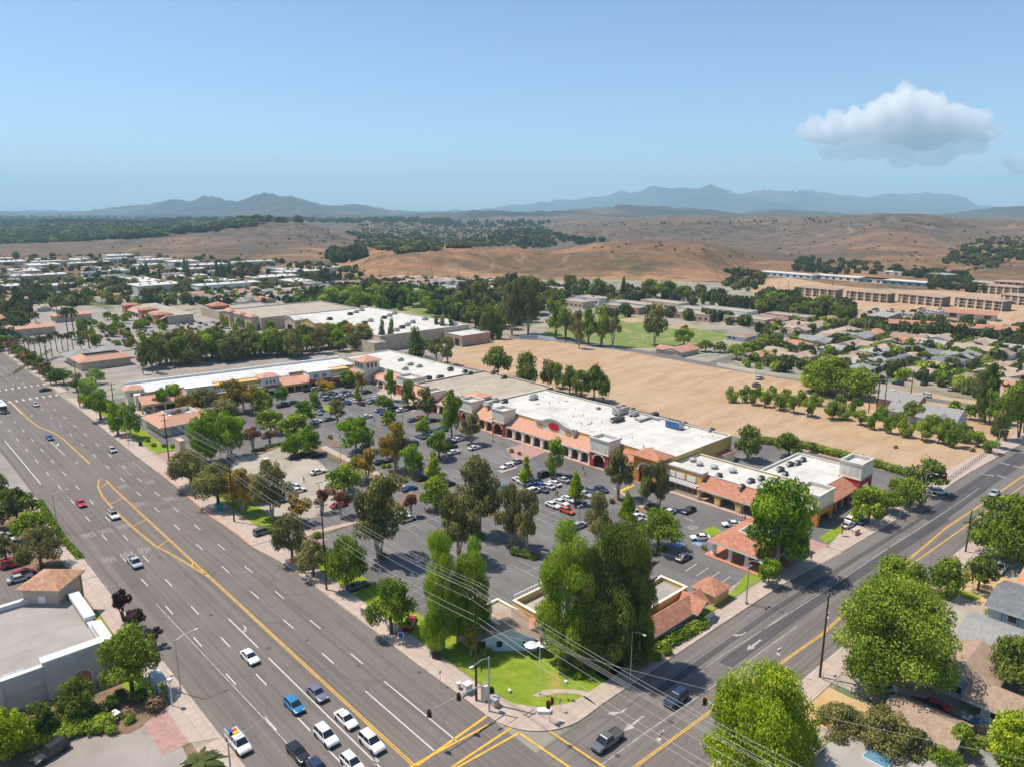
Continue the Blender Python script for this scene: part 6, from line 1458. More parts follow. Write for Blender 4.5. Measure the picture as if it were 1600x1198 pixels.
carpx('h,u,y,570,698 s,g,x,613,663 s,g,x,646,656 s,r,x,658,652 s,n,x,674,657 s,w,x,661,661 s,b,y,692,670 s,g,y,680,673 s,w,y,669,678 s,u,y,657,682 h,k,y,646,692', 'between the autumn trees in the mid lot')
carpx('s,w,x,716,687 s,k,x,705,698 u,n,x,702,692 s,w,x,709,707 s,w,x,741,700 s,m,x,612,718 s,k,x,596,722 s,n,x,560,722', 'near the arcade tower')
carpx('s,b,x,640,764 s,k,x,662,748 s,g,x,690,752 s,k,x,700,757', 'in the shade by the small crossing')
carpx('s,w,X,792,729 s,s,X,806,722 s,b,x,788,763', 'below the red paved crossing')
carpx('u,k,x,851,742 s,n,x,871,744 s,s,y,879,750 s,g,y,887,746 s,n,y,837,752 s,w,y,819,755 h,b,y,841,759 u,w,x,834,768 s,g,y,846,765 s,w,y,856,760 s,w,y,866,756 s,w,y,811,750', 'in the rows facing the supermarket arch')
carpx('s,w,Y,864,790 s,w,Y,877,786 s,w,Y,889,781 h,o,Y,886,799 s,w,Y,903,781 s,s,Y,914,773 h,u,Y,926,768 s,n,Y,939,765', 'in the near rows by the orange red car')
carpx('s,w,x,995,808 h,s,x,999,816 s,w,x,985,800 h,s,x,905,822', 'beneath the lime trees of the near lot'); carpx('s,k,X,1076,798 s,w,X,1044,802 s,g,x,1018,791', 'on the aisle in front of the tiled arcade')
carpx('s,w,e,1143,820 s,w,e,1094,841 s,g,x,1068,872', 'around the tile roofed pavilion'); carpx('s,s,x,1137,717 s,g,x,1128,716', 'in the rear yard behind the shops')
carpx('u,w,x,1330,813 s,s,x,1325,821 s,b,x,1347,815 s,w,X,1338,807 s,r,x,1374,804', 'in the small lot by the end tower')
carpx('u,w,e,1556,847 p,w,x,1562,890 s,s,x,1575,868', 'in the yard below the dark round tree', 'cars parked at the houses')
o = car('sedan', 's', *LX(1377, 1079), YB+.55, '', 'cars parked at the houses', 'silver car half hidden below the huge spreading tree'); o = car('pickup', 'r', *LX(1454, 1108), YB+.5, '', 'cars parked at the houses', 'bright red pickup truck in the driveway of the brown roofed house')
car('suv', 'k', *LX(80, 1180), XB+.35, '', 'parked cars', 'black SUV with grey roof on the paved lane at lower left')
carpx('v,r,x,24,882 h,r,x,38,897 s,s,x,32,905 u,w,x,10,848 s,b,x,22,842 s,s,x,4,838', 'in the car park left of the boulevard', 'cars in the left hand car park')
carpx('s,n,x,1281,579 s,b,y,1292,583 s,w,x,1213,577', 'on the street behind the dirt field', 'cars parked at the houses')
random.seed(9)
far = []
for row in range(16):
    Yr = 330+row*14.5
    for i in range(26):
        X = 52+i*2.9+random.uniform(-.2, .2)
        if random.random() < .45: far.append((X, Yr+random.choice((-2.7, 2.7))))
lotp = [(215, 498), (300, 500), (420, 490), (455, 520), (400, 540), (300, 560), (220, 560), (120, 540), (130, 500)]
n = 0
for X, Y in far:
    w = W(X, Y); px, py = PX(*w)
    if inpoly(px, py, lotp) and n < 100:
        n += 1; car(random.choice(('sedan', 'sedan', 'suv', 'hatch')), random.choice('wwssgkknrbt'), X, Y, YA, 'in the big far car park', 'cars in the far car park')
for i in range(34):
    px = random.uniform(1355, 1480); py = random.uniform(484, 494); X, Y = LX(px, py); car(random.choice(('sedan', 'suv', 'van')), random.choice('wwsskn'), X, Y, random.choice((0, YA)), 'in the row below the apartments', 'cars below the apartments')
for i in range(26):
    px = random.uniform(1180, 1590); py = random.uniform(515, 625); X, Y = LX(px, py); car(random.choice(('sedan', 'suv')), random.choice('wwsskn'), X, Y, random.choice((0, YA)), 'between the suburb houses', 'cars between the houses')
# ---------------------------------------------------------------- trees read off the photograph: kind, base x, base y, top y, width (pixels)
def trees(s, zone, group='trees', name='tree'):
    for t in s.split():
        k, px, py, ty, wd = t.split(','); px, py, ty, wd = float(px), float(py), float(ty), float(wd)
        x, y = G(px, py); h = HTOP(px, py, ty); rad = wd/2*(y*CT+(H0-h*.6)*ST)/FP*1.14
        tree(k, x, y, max(1.5, h), rad, zone, group=group, name=name)
trees('M,3,792,735,30 M,28,818,760,56 R,52,842,796,56 Y,66,888,823,66 Y,10,878,834,42 Y,-12,830,780,40', 'left of the boulevard by the car park', 'street trees')
trees('R,207,1080,975,88 M,122,1122,1060,56 M,62,1150,1098,50', 'in front of the pale building', 'street trees')
trees('N,10,1180,1108,78', 'at the lower left edge', 'street trees')
trees('U,193,970,918,34 U,214,985,953,40 U,243,1010,984,26', 'at the left kerb of the boulevard', 'plum trees')
trees('S,140,634,590,40 R,158,656,606,42 S,186,680,625,32 S,205,684,628,34 E,120,612,585,26 M,100,600,575,26 R,150,600,575,26', 'beyond the office pavilion', 'street trees')
trees('S,253,640,607,26 S,272,634,599,30 Y,316,645,605,44 A,291,655,618,36 L,341,625,603,20 A,366,645,595,42 A,394,646,601,30 D,412,648,604,34 A,381,640,598,26', 'before the left shop strip', 'lot trees')
trees('S,322,722,640,56 S,362,712,643,52 Y,352,660,622,48 S,440,630,603,24 R,423,676,638,40 B,396,702,664,34 B,422,694,672,24 B,284,665,640,24', 'between pavilion and plaza', 'lot trees')
trees('R,462,690,645,52 S,476,664,627,38 S,454,714,677,30 S,484,710,670,40 S,492,642,611,20', 'around the plaza edge', 'lot trees')
trees('Y,300,762,700,64 Y,342,790,722,66 A,380,800,733,56 E,425,812,722,68 A,466,818,770,42 B,505,800,764,28 B,533,806,762,32 R,398,782,745,40', 'beside the plaza driveway', 'lot trees')
trees('A,508,618,593,34 R,544,603,577,26 R,527,600,579,20 A,565,610,581,24 L,559,628,603,16 E,528,660,624,30 M,598,562,552,16', 'near the corner turret', 'lot trees')
trees('S,556,706,650,62 A,572,752,700,48 A,618,735,660,52 S,645,745,692,40 L,679,756,705,40 R,686,716,670,38 S,660,680,650,24 S,610,664,641,22', 'in the centre of the lot', 'lot trees')
trees('E,668,656,606,34 D,706,682,610,36 E,736,694,645,36 S,611,626,577,20 D,638,636,593,24 R,600,642,616,26 L,603,664,640,18', 'close to the red fronted arcade', 'lot trees')
trees('R,538,772,724,58 E,592,872,738,96 B,642,806,766,28 R,681,794,746,48 Y,530,752,733,24', 'on the long planted island', 'lot trees')
trees('E,716,876,768,74 E,750,836,713,78 E,798,852,760,50 E,824,862,765,46 M,706,838,800,30', 'before the twin redwoods', 'lot trees')
trees('J,692,1014,832,62 J,738,1004,842,58', 'between the red car and the restaurant', 'redwood trees')
trees('Y,457,878,800,56 Y,490,900,842,50 R,543,920,834,64 R,612,990,904,74 A,735,1025,975,26', 'on the lawn along the boulevard', 'street trees')
trees('D,867,745,684,34 L,822,760,712,28 L,899,788,736,36 E,966,778,700,48 E,1010,795,724,36 E,1030,795,722,36 L,980,824,767,38 E,934,858,768,48 R,1028,858,794,66', 'in front of the supermarket', 'lot trees')
trees('J,884,1030,818,90 P,956,1042,812,96 P,992,1036,838,60 P,922,1044,850,52', 'behind the corner lawn', 'tall corner trees')
trees('S,1212,895,745,108 S,1234,880,790,60 S,1200,915,872,38', 'beside the tile roofed pavilion', 'lot trees')
trees('R,1356,818,757,52 R,1384,800,765,44 R,1420,792,745,46 M,1444,770,714,56 L,1335,815,788,28 R,1400,772,745,30', 'at the small lot by the side road', 'lot trees')
trees('M,1168,718,662,40 M,1232,714,675,42 M,1268,706,690,14', 'along the field hedge', 'lot trees')
trees('M,778,590,540,42 M,823,612,547,34 E,856,612,562,26 D,870,606,566,24 M,890,616,570,30 M,908,622,576,30 M,928,624,568,32 M,942,628,584,22', 'between supermarket and dirt field', 'field edge trees')
trees('E,682,566,528,26 E,700,570,528,28 C,650,570,513,34 C,598,545,498,14 C,612,545,497,15 M,665,545,530,26', 'beside the white store annex', 'field edge trees')
trees('C,682,528,494,14 C,692,530,492,14 C,705,530,494,14 C,755,532,492,16 C,768,530,480,18 C,780,530,484,18 M,734,535,520,18', 'right of the white store', 'field edge trees')
trees('E,825,522,432,48 E,800,524,440,34 V,868,528,467,38 V,884,532,478,34 E,900,536,485,26 V,920,540,482,30 V,940,541,478,34 E,957,542,482,28 E,905,545,500,20', 'beyond the dirt field', 'tall field edge eucalyptus')
trees('E,1022,540,475,40 R,1068,540,512,30 M,1102,550,531,24 M,1125,551,533,22 R,1150,562,537,28 R,1170,556,534,30 M,1070,520,508,14', 'near the ball field', 'park trees')
trees('W,1295,615,556,76 W,1340,622,572,56 N,1270,612,570,40 R,1190,545,527,24 M,1210,545,522,26 L,1240,540,520,24 M,1310,540,520,30 R,1345,510,497,28', 'in the willow group', 'suburb trees')
OR = 'orchard trees in rows'
row = 'O,1143,628,602,20 O,1160,628,607,18 O,1177,632,606,20 O,1196,636,610,20 O,1218,640,612,22 O,1240,645,615,22 O,1262,650,620,24 O,1300,655,625,26 O,1318,655,628,22 O,1344,664,638,24 O,1366,670,642,24 O,1392,676,645,24 O,1414,682,650,24 O,1440,688,655,28 O,1466,692,660,26 O,1490,697,662,30 O,1505,690,658,26 O,1528,698,672,24 O,1548,708,686,24'
trees(row, 'in the front orchard row', OR)
trees('O,1165,617,600,16 O,1185,620,601,17 O,1205,623,602,18 O,1228,627,606,18 O,1250,631,608,20 O,1275,633,612,22 O,1310,640,614,22 O,1335,648,620,22 O,1375,657,632,22 O,1405,664,640,22 O,1455,675,645,26 O,1480,682,650,24', 'in the second orchard row', OR)
trees('M,1425,660,625,34 P,1538,660,566,30 R,1492,650,625,22 R,1515,655,630,20 V,1570,688,600,44 V,1592,684,594,40 E,1556,700,640,26 V,1545,664,608,24 E,1600,676,590,30', 'around the farmhouse', 'farm trees')
trees('H,1572,880,772,112', 'overhanging the side road at the right edge', 'garden trees')
NTREE[0] = 1
trees('H,1386,1078,898,172 W,1398,955,866,90', 'over the side road pavement', 'garden trees')
trees('R,1477,930,868,52 M,1528,922,862,46 N,1182,1230,1034,162 Y,1312,1166,1104,76 Y,1372,1188,1106,84 Y,1425,1200,1140,60 N,1590,1210,1112,90 M,1590,1085,992,84 R,1470,1215,1170,64 R,1502,1180,1130,40 R,1590,1220,1150,60', 'among the houses at lower right', 'garden trees')
trees('N,1240,1188,1118,70', 'at the bottom edge beside the big yellow green tree', 'garden trees')
# dark eucalyptus belt behind the shop strip
random.seed(3)
for i in range(34):
    px = 240+i*10+random.uniform(-4, 4); py = 584-i*1.1-random.uniform(0, 16); k = random.choice('GGTEVA')
    x, y = G(px, py); tree(k, x, y, random.uniform(11, 16), random.uniform(6, 8.5), 'in the belt behind the shop strip', group='belt of trees behind the shops')
for i in range(9):
    px = 20+i*8.5; py = 552+i*6; x, y = G(px, py); tree('M' if i % 3 else 'B', x, y, random.uniform(6, 8), random.uniform(3.8, 4.8), 'at the far kerb near crossing', group='kerb side bushes')
# small trees in the big far car park
for i in range(96):
    while 1:
        px = random.uniform(110, 440); py = random.uniform(496, 548)
        if inpoly(px, py, lotp): break
    x, y = G(px, py); tree(random.choice('RRSA'), x, y, random.uniform(4.5, 7), random.uniform(2.2, 3.6), 'in the big far car park', group='far car park trees')
# palms
def palm_mesh():
    b = MB(); r = random.Random(4)
    b.path([(0, 0, 0), (.02, .02, .45), (0, 0, .9)], [.035, .026, .028], 'bark', 8); tr = b.mesh('palm_trunk', True)
    me = leaf_mesh('palm_crown', [(0, 0, 1.0, .18, .18, .12), (0, 0, .9, .12, .12, .12)], 60, .09, 'leaf_palm', 5)
    f = MB(); f.mi('leaf_palm')
    for k in range(46):
        a = r.uniform(0, 6.28); e = r.uniform(-.5, 1.2); L_ = r.uniform(.2, .28); pts = []
        for j in range(5): t = j/4; pts.append((math.cos(a)*math.cos(e)*L_*t, math.sin(a)*math.cos(e)*L_*t, .93+math.sin(e)*L_*t-.18*t*t))
        sx, sy = -math.sin(a), math.cos(a)
        for j in range(4):
            w0, w1 = .028*math.sin(math.pi*(j+.35)/4.6), .028*math.sin(math.pi*(j+1.35)/4.6)
            p, q = pts[j], pts[j+1]
            for sg in (-1, 1): f.add([p, q, (q[0]+sg*sx*w1, q[1]+sg*sy*w1, q[2]-.02), (p[0]+sg*sx*w0, p[1]+sg*sy*w0, p[2]-.02)], [(0, 1, 2, 3)], 'leaf_palm')
    return tr, f.mesh('palm_fronds')
PM = palm_mesh()
def palm(px, py, ty, zone, sp=1.0):
    x, y = G(px, py); h = HTOP(px, py, ty); e = root('palm_tree', None, 'palm', (x, y, 0), random.uniform(0, 6), 'palms')
    s = h*.75+2*sp; inst('trunk', PM[0], e, sc=(s*.7, s*.7, h)); inst('crown', PM[1], e, sc=(max(h, 9)*sp*.95, max(h, 9)*sp*.95, h)); auto(e, 'fan palm', zone, px, ty)
for px, py, ty in ((224, 585, 556), (238, 582, 548), (246, 584, 552), (129, 562, 530), (98, 500, 462), (90, 502, 464), (36, 520, 486), (22, 522, 486), (58, 520, 488), (140, 545, 500), (108, 530, 480), (117, 528, 480), (12, 500, 470)): palm(px, py, ty, 'around the far left car park')
for px, py, ty in ((1406, 528, 502), (1416, 528, 503), (1428, 528, 503), (1440, 528, 500), (1222, 545, 512), (1478, 590, 558), (1490, 588, 560), (1440, 600, 572), (1372, 590, 560)): palm(px, py, ty, 'in the suburb')
for i in range(9): palm(48+i*8.4, 566-i*2.5+random.uniform(-3, 3), 526-i*1+random.uniform(-3, 3), 'in the palm row below the far car park')
x, y = G(318, 1250); e = root('palm_tree', 'feathery palm cut by the bottom photo edge beside left kerb', 'palm', (x, y, 0), 1.0); inst('trunk', PM[0], e, sc=(7, 7, 6.4)); inst('crown', PM[1], e, sc=(15, 15, 6.4))
# bushes and hedges
BUSH = {}
def bush(px, py, s, mat, zone, desc, h=None, group='bushes'):
    key = (mat, len(BUSH) % 2 if (mat, 0) in BUSH and (mat, 1) not in BUSH else 0)
    key = (mat, random.randrange(2))
    if key not in BUSH: BUSH[key] = leaf_mesh('bush_leaves', make_lobes('K', random.Random(key[1]+5)), 1400, .11, mat, 20+key[1], shell=.3)
    x, y = G(px, py); o = inst('bush', BUSH[key], None, (x, y, 0), (0, 0, random.uniform(0, 6)), (s, s, h or s*1.05)); tag(o, None, 'bush', group); auto(o, desc, zone, px, py); return o
for px, py, s in ((239, 602+505, 2.2), ): bush(px, py, s, 'leaf_brown', 'beside the lower left driveway', 'large dry brown bush')
for px, py, s in ((205, 1128, 1.2), (173, 1146, 1.3), (170, 1108, 2.0), (148, 1116, 1.7), (215, 1094, 1.9), (128, 1140, 1.9), (100, 1128, 2.0), (185, 1095, 1.8), (190, 1120, .9)): bush(px, py, s, 'leaf_dark' if s > 1.5 else 'leaf_green', 'in the bed below the pale building', 'clipped green bush')
for px, py, s in ((880, 1048, 1.7), (906, 1060, 1.2), (1010, 1035, 2.0), (1040, 1020, 1.5), (760, 1025, 1.4), (1030, 1030, 1.4)): bush(px, py, s, 'leaf_green', 'at the edge of the corner lawn', 'dark rounded bush')
for px, py, s in ((240, 697, 1.3), (256, 698, 1.2), (271, 699, 1.3), (230, 690, 1.2), (518, 640, 1.5), (533, 645, 1.5), (516, 685, 1.3), (537, 689, 1.3), (420, 832, 1.4), (495, 840, 1.6), (600, 730, 1.2), (662, 750, 1.3), (608, 730, 1.3), (633, 752, 1.3)): bush(px, py, s, 'leaf_green', 'on the planted islands', 'small round shrub')
for px, py, s in ((1034, 862, 1.6), (1022, 866, 1.1), (1100, 858, 1.0), (1012, 795, 1.2), (985, 790, 1.1), (955, 785, 1.2), (800, 706, 1.2), (812, 710, 1.0), (750, 840, 1.6), (820, 865, 1.4), (805, 862, 1.4), (600, 872, 1.5)): bush(px, py, s, 'leaf_olive' if s < 1.15 else 'leaf_dark', 'on the islands near the shops', 'low dark shrub')
for px, py, s in ((1520, 705, 1.3), (1400, 700, 1.0), (990, 640, 1.0)): bush(px, py, s, 'leaf_olive', 'in the dirt field', 'small lone shrub')
for px, py, s in ((1490, 1140, 1.6), (1505, 1150, 1.4), (1535, 1165, 1.4), (1545, 960, 1.2), (1560, 925, 1.0), (1450, 935, 1.2), (1340, 1120, 1.2)): bush(px, py, s, 'leaf_green', 'among the gardens at lower right', 'garden shrub')
def hedge(pts, w, h, mat, label, n=2600, name='hedge'):
    """clipped leafy hedge along a street-grid polyline"""
    lobes = []
    for (xa, ya), (xb, yb) in zip(pts, pts[1:]):
        L_ = math.hypot(xb-xa, yb-ya); k = max(1, int(L_/(w*.55)))
        for i in range(k+1):
            t = i/k; ww = W(xa+(xb-xa)*t, ya+(yb-ya)*t); lobes.append((ww[0], ww[1], h*.5, w*.62, w*.62, h*.52))
    c = lobes[0]; lobes = [(l[0]-c[0], l[1]-c[1], l[2], l[3], l[4], l[5]) for l in lobes]
    me = leaf_mesh('hedge_leaves', lobes, int(n), .34, mat, 31, shell=.6)
    o = inst(name, me, None, (c[0], c[1], 0)); tag(o, label, 'hedge'); return o
hedge(P_([(1180, 690), (1260, 700), (1345, 722), (1418, 743)]), 2.6, 2.4, 'leaf_green', 'long clipped green hedge between shop yard and dirt field', 9000)
hedge(P_([(62, 785), (80, 815), (100, 845), (125, 872)]), 1.3, 1.0, 'leaf_green', 'low hedge strip beside the left kerb of the boulevard', 3200)
hedge(P_([(115, 1142), (160, 1135)]), 3.0, 1.7, 'leaf_green', 'thick clipped hedge nearest the lower left driveway', 3600)
hedge(P_([(30, 1170), (100, 1150)]), 2.2, 1.4, 'leaf_green', 'low hedge behind the black SUV at lower left', 3000)
hedge(P_([(60, 1142), (130, 1118)]), 3.0, 2.0, 'leaf_dark', 'dark hedge right under the pale building wall', 3000)
hedge(P_([(1020, 1018), (1095, 978)]), 2.4, 1.4, 'leaf_green', 'clipped hedge outside the restaurant patio wall', 4200)
hedge(P_([(803, 865), (835, 872)]), 1.6, 1.1, 'leaf_dark', 'dark hedge at the end of the near parking island', 1500)
hedge(P_([(396, 706), (478, 684)]), 1.2, .8, 'leaf_dark', 'low hedge row between the plaza and rear lane', 1500)
hedge(P_([(20, 585), (80, 548)]), 1.5, 1.2, 'leaf_dark', 'low dark hedge row left of the far car park', 1000)
hedge(P_([(615, 556), (660, 562), (700, 585)]), 5, 2.6, 'leaf_dark', 'dark hedge mass behind the narrow white roof', 3600)
hedge(P_([(70, 470), (150, 478), (175, 486)]), 5, 3.5, 'leaf_green', 'far hedge along the orange dry plot', 2500)
# ---------------------------------------------------------------- distant vegetation as masses, and the larger far trees one by one
FT = [leaf_mesh(f'far_tree_{k}', [(0, 0, .55, 1, 1, .42), (.3, .2, .75, .6, .6, .25), (-.3, -.1, .4, .7, .7, .3)] if k < 3 else [(0, 0, .5, .6, .6, .5)], 110, .46, 'leaf_dark', 60+k, shell=.7) for k in range(4)]
def far_mass(name, items, mat, label, n=70):
    """items: (x, y, z, rad, hgt); joined into one object"""
    if not items: return
    base = []
    for m2 in FT:
        co = np.empty(len(m2.vertices)*3, np.float32); m2.vertices.foreach_get('co', co); base.append(co.reshape(-1, 3))
    r = np.random.default_rng(5); V = []; vals = []
    for (x, y, z, rad, h) in items:
        bs = base[r.integers(0, 3)] if h < rad*3.2 else base[3]; a = r.random()*6.28; c, s_ = math.cos(a), math.sin(a)
        V.append(np.stack([x+rad*(bs[:, 0]*c-bs[:, 1]*s_), y+rad*(bs[:, 0]*s_+bs[:, 1]*c), z+bs[:, 2]*h], 1)); vals.append(np.clip(r.random()*.6+.2+.4*(r.random(len(bs)//4)-.5), 0, 1))
    V = np.concatenate(V); q = len(V)//4; vals = np.concatenate(vals)
    me = bpy.data.meshes.new(name); me.vertices.add(len(V)); me.vertices.foreach_set('co', V.astype(np.float32).ravel()); me.loops.add(q*4); me.loops.foreach_set('vertex_index', np.arange(q*4, dtype=np.int32))
    me.polygons.add(q); me.polygons.foreach_set('loop_start', np.arange(0, q*4, 4, dtype=np.int32)); me.update(calc_edges=True)
    at = me.attributes.new('v', 'FLOAT', 'FACE'); at.data.foreach_set('value', vals.astype(np.float32)); me.materials.append(MATS[mat]); me.validate()
    o = bpy.data.objects.new(name, me); COL.objects.link(o); tag(o, label, 'trees', kind='stuff')
ITEMS = {'g': [], 'd': [], 'o': [], 'l': [], 's': []}
def scatter(poly, n, kinds, h=(5, 9), hill=False, rr=(.42, .62)):
    xs = [p[0] for p in poly]; ys = [p[1] for p in poly]; c = 0; t = 0
    while c < n and t < n*30:
        t += 1; px, py = random.uniform(min(xs), max(xs)), random.uniform(min(ys), max(ys))
        if not inpoly(px, py, poly): continue
        if hill:
            q = hit_terrain(px, py)
            if q is None: continue
            x, y, z = q
        else: (x, y), z = G(px, py), 0
        hh = random.uniform(*h); k = random.choice(kinds); ITEMS[k].append((x, y, z-.2, hh*random.uniform(*rr) if k != 'c' else 2, hh)); c += 1
random.seed(77)
scatter([(1160, 575), (1190, 520), (1200, 495), (1400, 500), (1640, 545), (1640, 660), (1590, 640), (1450, 600), (1300, 590)], 520, 'ggddoll', (2.6, 5.5))
scatter([(540, 470), (560, 436), (800, 438), (1010, 468), (990, 480), (760, 470), (640, 478)], 430, 'ggddo', (3, 6))
scatter([(200, 480), (250, 452), (560, 440), (600, 460), (580, 480), (480, 482), (440, 475)], 360, 'ggddol', (3, 6.5))
scatter([(-40, 500), (-40, 402), (200, 402), (400, 408), (570, 422), (570, 442), (300, 450), (230, 480), (150, 476), (60, 490)], 640, 'gggdddoo', (4, 9))
scatter([(-40, 470), (-40, 440), (560, 440), (560, 455)], 120, 'ggddo', (4, 8))
scatter([(470, 480), (520, 452), (620, 455), (700, 462), (760, 470), (780, 490), (700, 505), (640, 480), (560, 495)], 80, 'ggddl', (7, 13))
scatter([(700, 500), (720, 455), (850, 448), (900, 450), (880, 480), (800, 520), (760, 520)], 60, 'ddo', (8, 15))
scatter([(840, 470), (850, 448), (920, 452), (1010, 455), (1100, 460), (1180, 475), (1180, 490), (1000, 478), (900, 470)], 90, 'ggdd', (5, 10))
scatter([(860, 506), (960, 485), (1180, 505), (1190, 520), (1120, 505), (1000, 495)], 20, 'gd', (5, 8))
scatter([(1180, 495), (1175, 470), (1240, 476), (1320, 490), (1330, 505), (1250, 500)], 90, 'ggdd', (7, 13))
scatter([(1130, 450), (1135, 425), (1200, 430), (1190, 450), (1160, 458)], 60, 'ddgo', (4, 8))
scatter([(1240, 424), (1240, 405), (1350, 415), (1430, 425), (1500, 430), (1520, 445), (1400, 432), (1300, 430)], 130, 'ddg', (5, 9))
scatter([(1450, 452), (1450, 436), (1520, 444), (1540, 460)], 30, 'dg', (5, 9)); scatter([(1340, 505), (1380, 500), (1600, 520), (1640, 560), (1500, 540), (1350, 520)], 90, 'ggd', (4, 8))
scatter([(-60, 520), (-60, 480), (60, 490), (50, 520), (0, 560)], 50, 'ggd', (5, 9)); scatter([(440, 478), (470, 470), (530, 472), (480, 490)], 30, 'gl', (5, 8))
# on the hills
scatter([(560, 385), (540, 365), (560, 352), (650, 350), (760, 356), (840, 352), (880, 370), (800, 385), (700, 390), (620, 398)], 1300, 'ddgo', (3, 6.5), True, (.6, 1.1))
scatter([(760, 375), (800, 360), (880, 372), (960, 380), (820, 390)], 140, 'dd', (6, 11), True)
scatter([(-60, 384), (-60, 350), (150, 350), (300, 345), (400, 345), (410, 352), (330, 362), (250, 370), (120, 378)], 1900, 'dddgo', (6, 12), True, (.6, 1.0))
scatter([(-60, 350), (-60, 340), (560, 342), (700, 345), (700, 350), (400, 348)], 700, 'ddd', (10, 16), True, (.7, 1))
scatter([(500, 402), (510, 396), (560, 400), (565, 410), (520, 412)], 36, 'dd', (9, 16), True)
scatter([(860, 360), (1000, 345), (1300, 342), (1600, 350), (1600, 430), (1400, 420), (1100, 400), (900, 395)], 170, 's', (1.0, 2.6), True, (.8, 1.3))
scatter([(1480, 410), (1530, 375), (1640, 370), (1640, 400), (1560, 420)], 300, 'dggs', (2, 5), True, (.7, 1.1))
scatter([(400, 380), (420, 352), (560, 352), (560, 400), (470, 400)], 40, 's', (1.5, 3), True, (.7, 1.0)); scatter([(660, 350), (700, 347), (790, 347), (860, 349), (840, 356), (700, 356)], 150, 'dd', (8, 14), True)
scatter([(800, 352), (1180, 347), (1300, 346), (1300, 350), (1100, 352), (860, 356)], 70, 'sd', (2, 5), True)
scatter([(60, 395), (200, 378), (330, 364), (430, 370), (560, 395), (560, 410), (0, 404)], 30, 's', (1.5, 3), True)
allp = [(it, k) for k in ITEMS for it in ITEMS[k]]
near = sorted([a for a in allp if a[1] != 's' and a[0][2] < 1 and a[0][1] < 1000], key=lambda a: -a[0][4]/a[0][1])[:60]
nearset = set(id(a[0]) for a in near)
for it, k in near:
    px, py = PX(it[0], it[1]); tree({'g': 'R', 'd': 'M', 'o': 'Y', 'l': 'S'}[k], it[0], it[1], it[4], it[3], 'in the right far housing' if px > 800 else 'in the left far town', group='far town trees')
for k, nm, mt, lb in (('s', 'hill_scrub', 'leaf_scrub', 'low scrub bushes dotted over the dry hills'), ('g', 'distant_green_trees', 'leaf_far', 'mass of mid green trees scattered over the far town'), ('d', 'distant_dark_trees', 'leaf_far', 'mass of dark trees over far town and hills'),
                      ('o', 'distant_olive_trees', 'leaf_olive', 'mass of olive coloured trees over the far town'), ('l', 'distant_bright_trees', 'leaf_green', 'mass of bright green trees in the suburb')):
    far_mass(nm, [i for i in ITEMS[k] if id(i) not in nearset], mt, lb)
# cypresses that stand out far left
trees('C,290,432,404,9 C,294,434,405,9 C,340,432,407,8 C,347,432,410,7 C,360,432,408,9 C,379,431,412,7 C,231,436,410,9 C,250,440,418,9', 'in the far left industrial area', 'far cypresses')
trees('M,840,470,435,22 M,935,470,434,32 C,973,468,434,12 M,1015,466,435,28 M,1040,468,438,36 M,1068,472,445,30 C,1098,476,450,12 C,1113,480,458,13 E,730,490,445,30 E,748,492,440,34 E,715,495,455,26 R,520,480,448,40 R,555,482,445,50 R,575,482,458,30 R,660,478,452,40 C,626,485,463,15', 'beyond the white store', 'far tree line')
print('TREES', NTREE[0], 'HOUSES', len(HOUSES), 'CARS', len(CARS), 'SHEDS', len(WH))
# ---------------------------------------------------------------- poles, wires, lamps, signals
def util_pole(X, Y, h, zone, arms=((0, 2.6), (-1.6, 2.2)), fixed=None):
    r = broot('utility_pole', fixed, 'utility pole', X, Y, 0, 'wooden utility poles'); b = MB(); b.tube((0, 0, 0), (0, 0, h), .20, .13, 'pole_wood', 10); b.build('pole', r)
    for dz, w in arms:
        b = MB(); b.box(-w/2, w/2, -.06, .06, h+dz-.6, h+dz-.45, 'pole_wood'); a = b.build('crossarm', r)
        for xx in (-w/2+.1, -w*.2, w*.2, w/2-.1): m_ = MB(); m_.tube((xx, 0, h+dz-.45), (xx, 0, h+dz-.2), .05, .04, 'lamp_white', 6); m_.build('insulator', a)
    w = W(X, Y); px, py = PX(w[0], w[1]); 
    if not fixed: auto(r, 'tall wooden utility pole', zone, px, py)
    return r
PY = [5.0, 52, 97.6, 142.7, 194.5, 243.6, 292, 340, 388]; PH = [20, 18.8, 18.8, 18.6, 18.4, 18.4, 18, 18, 18]
for Y, h in zip(PY, PH): util_pole(1.1, Y, h, 'along the right kerb of the boulevard')
util_pole(115.1, -30.3, 10.2, '', ((0, 1.2),), 'wooden pole on the side road beside the dark round tree'); util_pole(46.4, -28.9, 15.5, '', ((0, 1.2),), 'wooden pole with orange sign left of the huge spreading tree')
for px, py, h in ((1357, 645, 14), (1368, 652, 16), (1381, 640, 15), (1421, 632, 14), (1370, 640, 11)): X, Y = LX(px, py); util_pole(X, Y, h, 'behind the farmhouse', ((0, 1.6),))
for px, py in ((595, 440), (638, 440), (675, 440), (717, 441), (1120, 440), (1230, 465), (1215, 470), (1300, 452)): X, Y = LX(px, py); util_pole(X, Y, 15, 'at the foot of the hills', ((0, 2),))
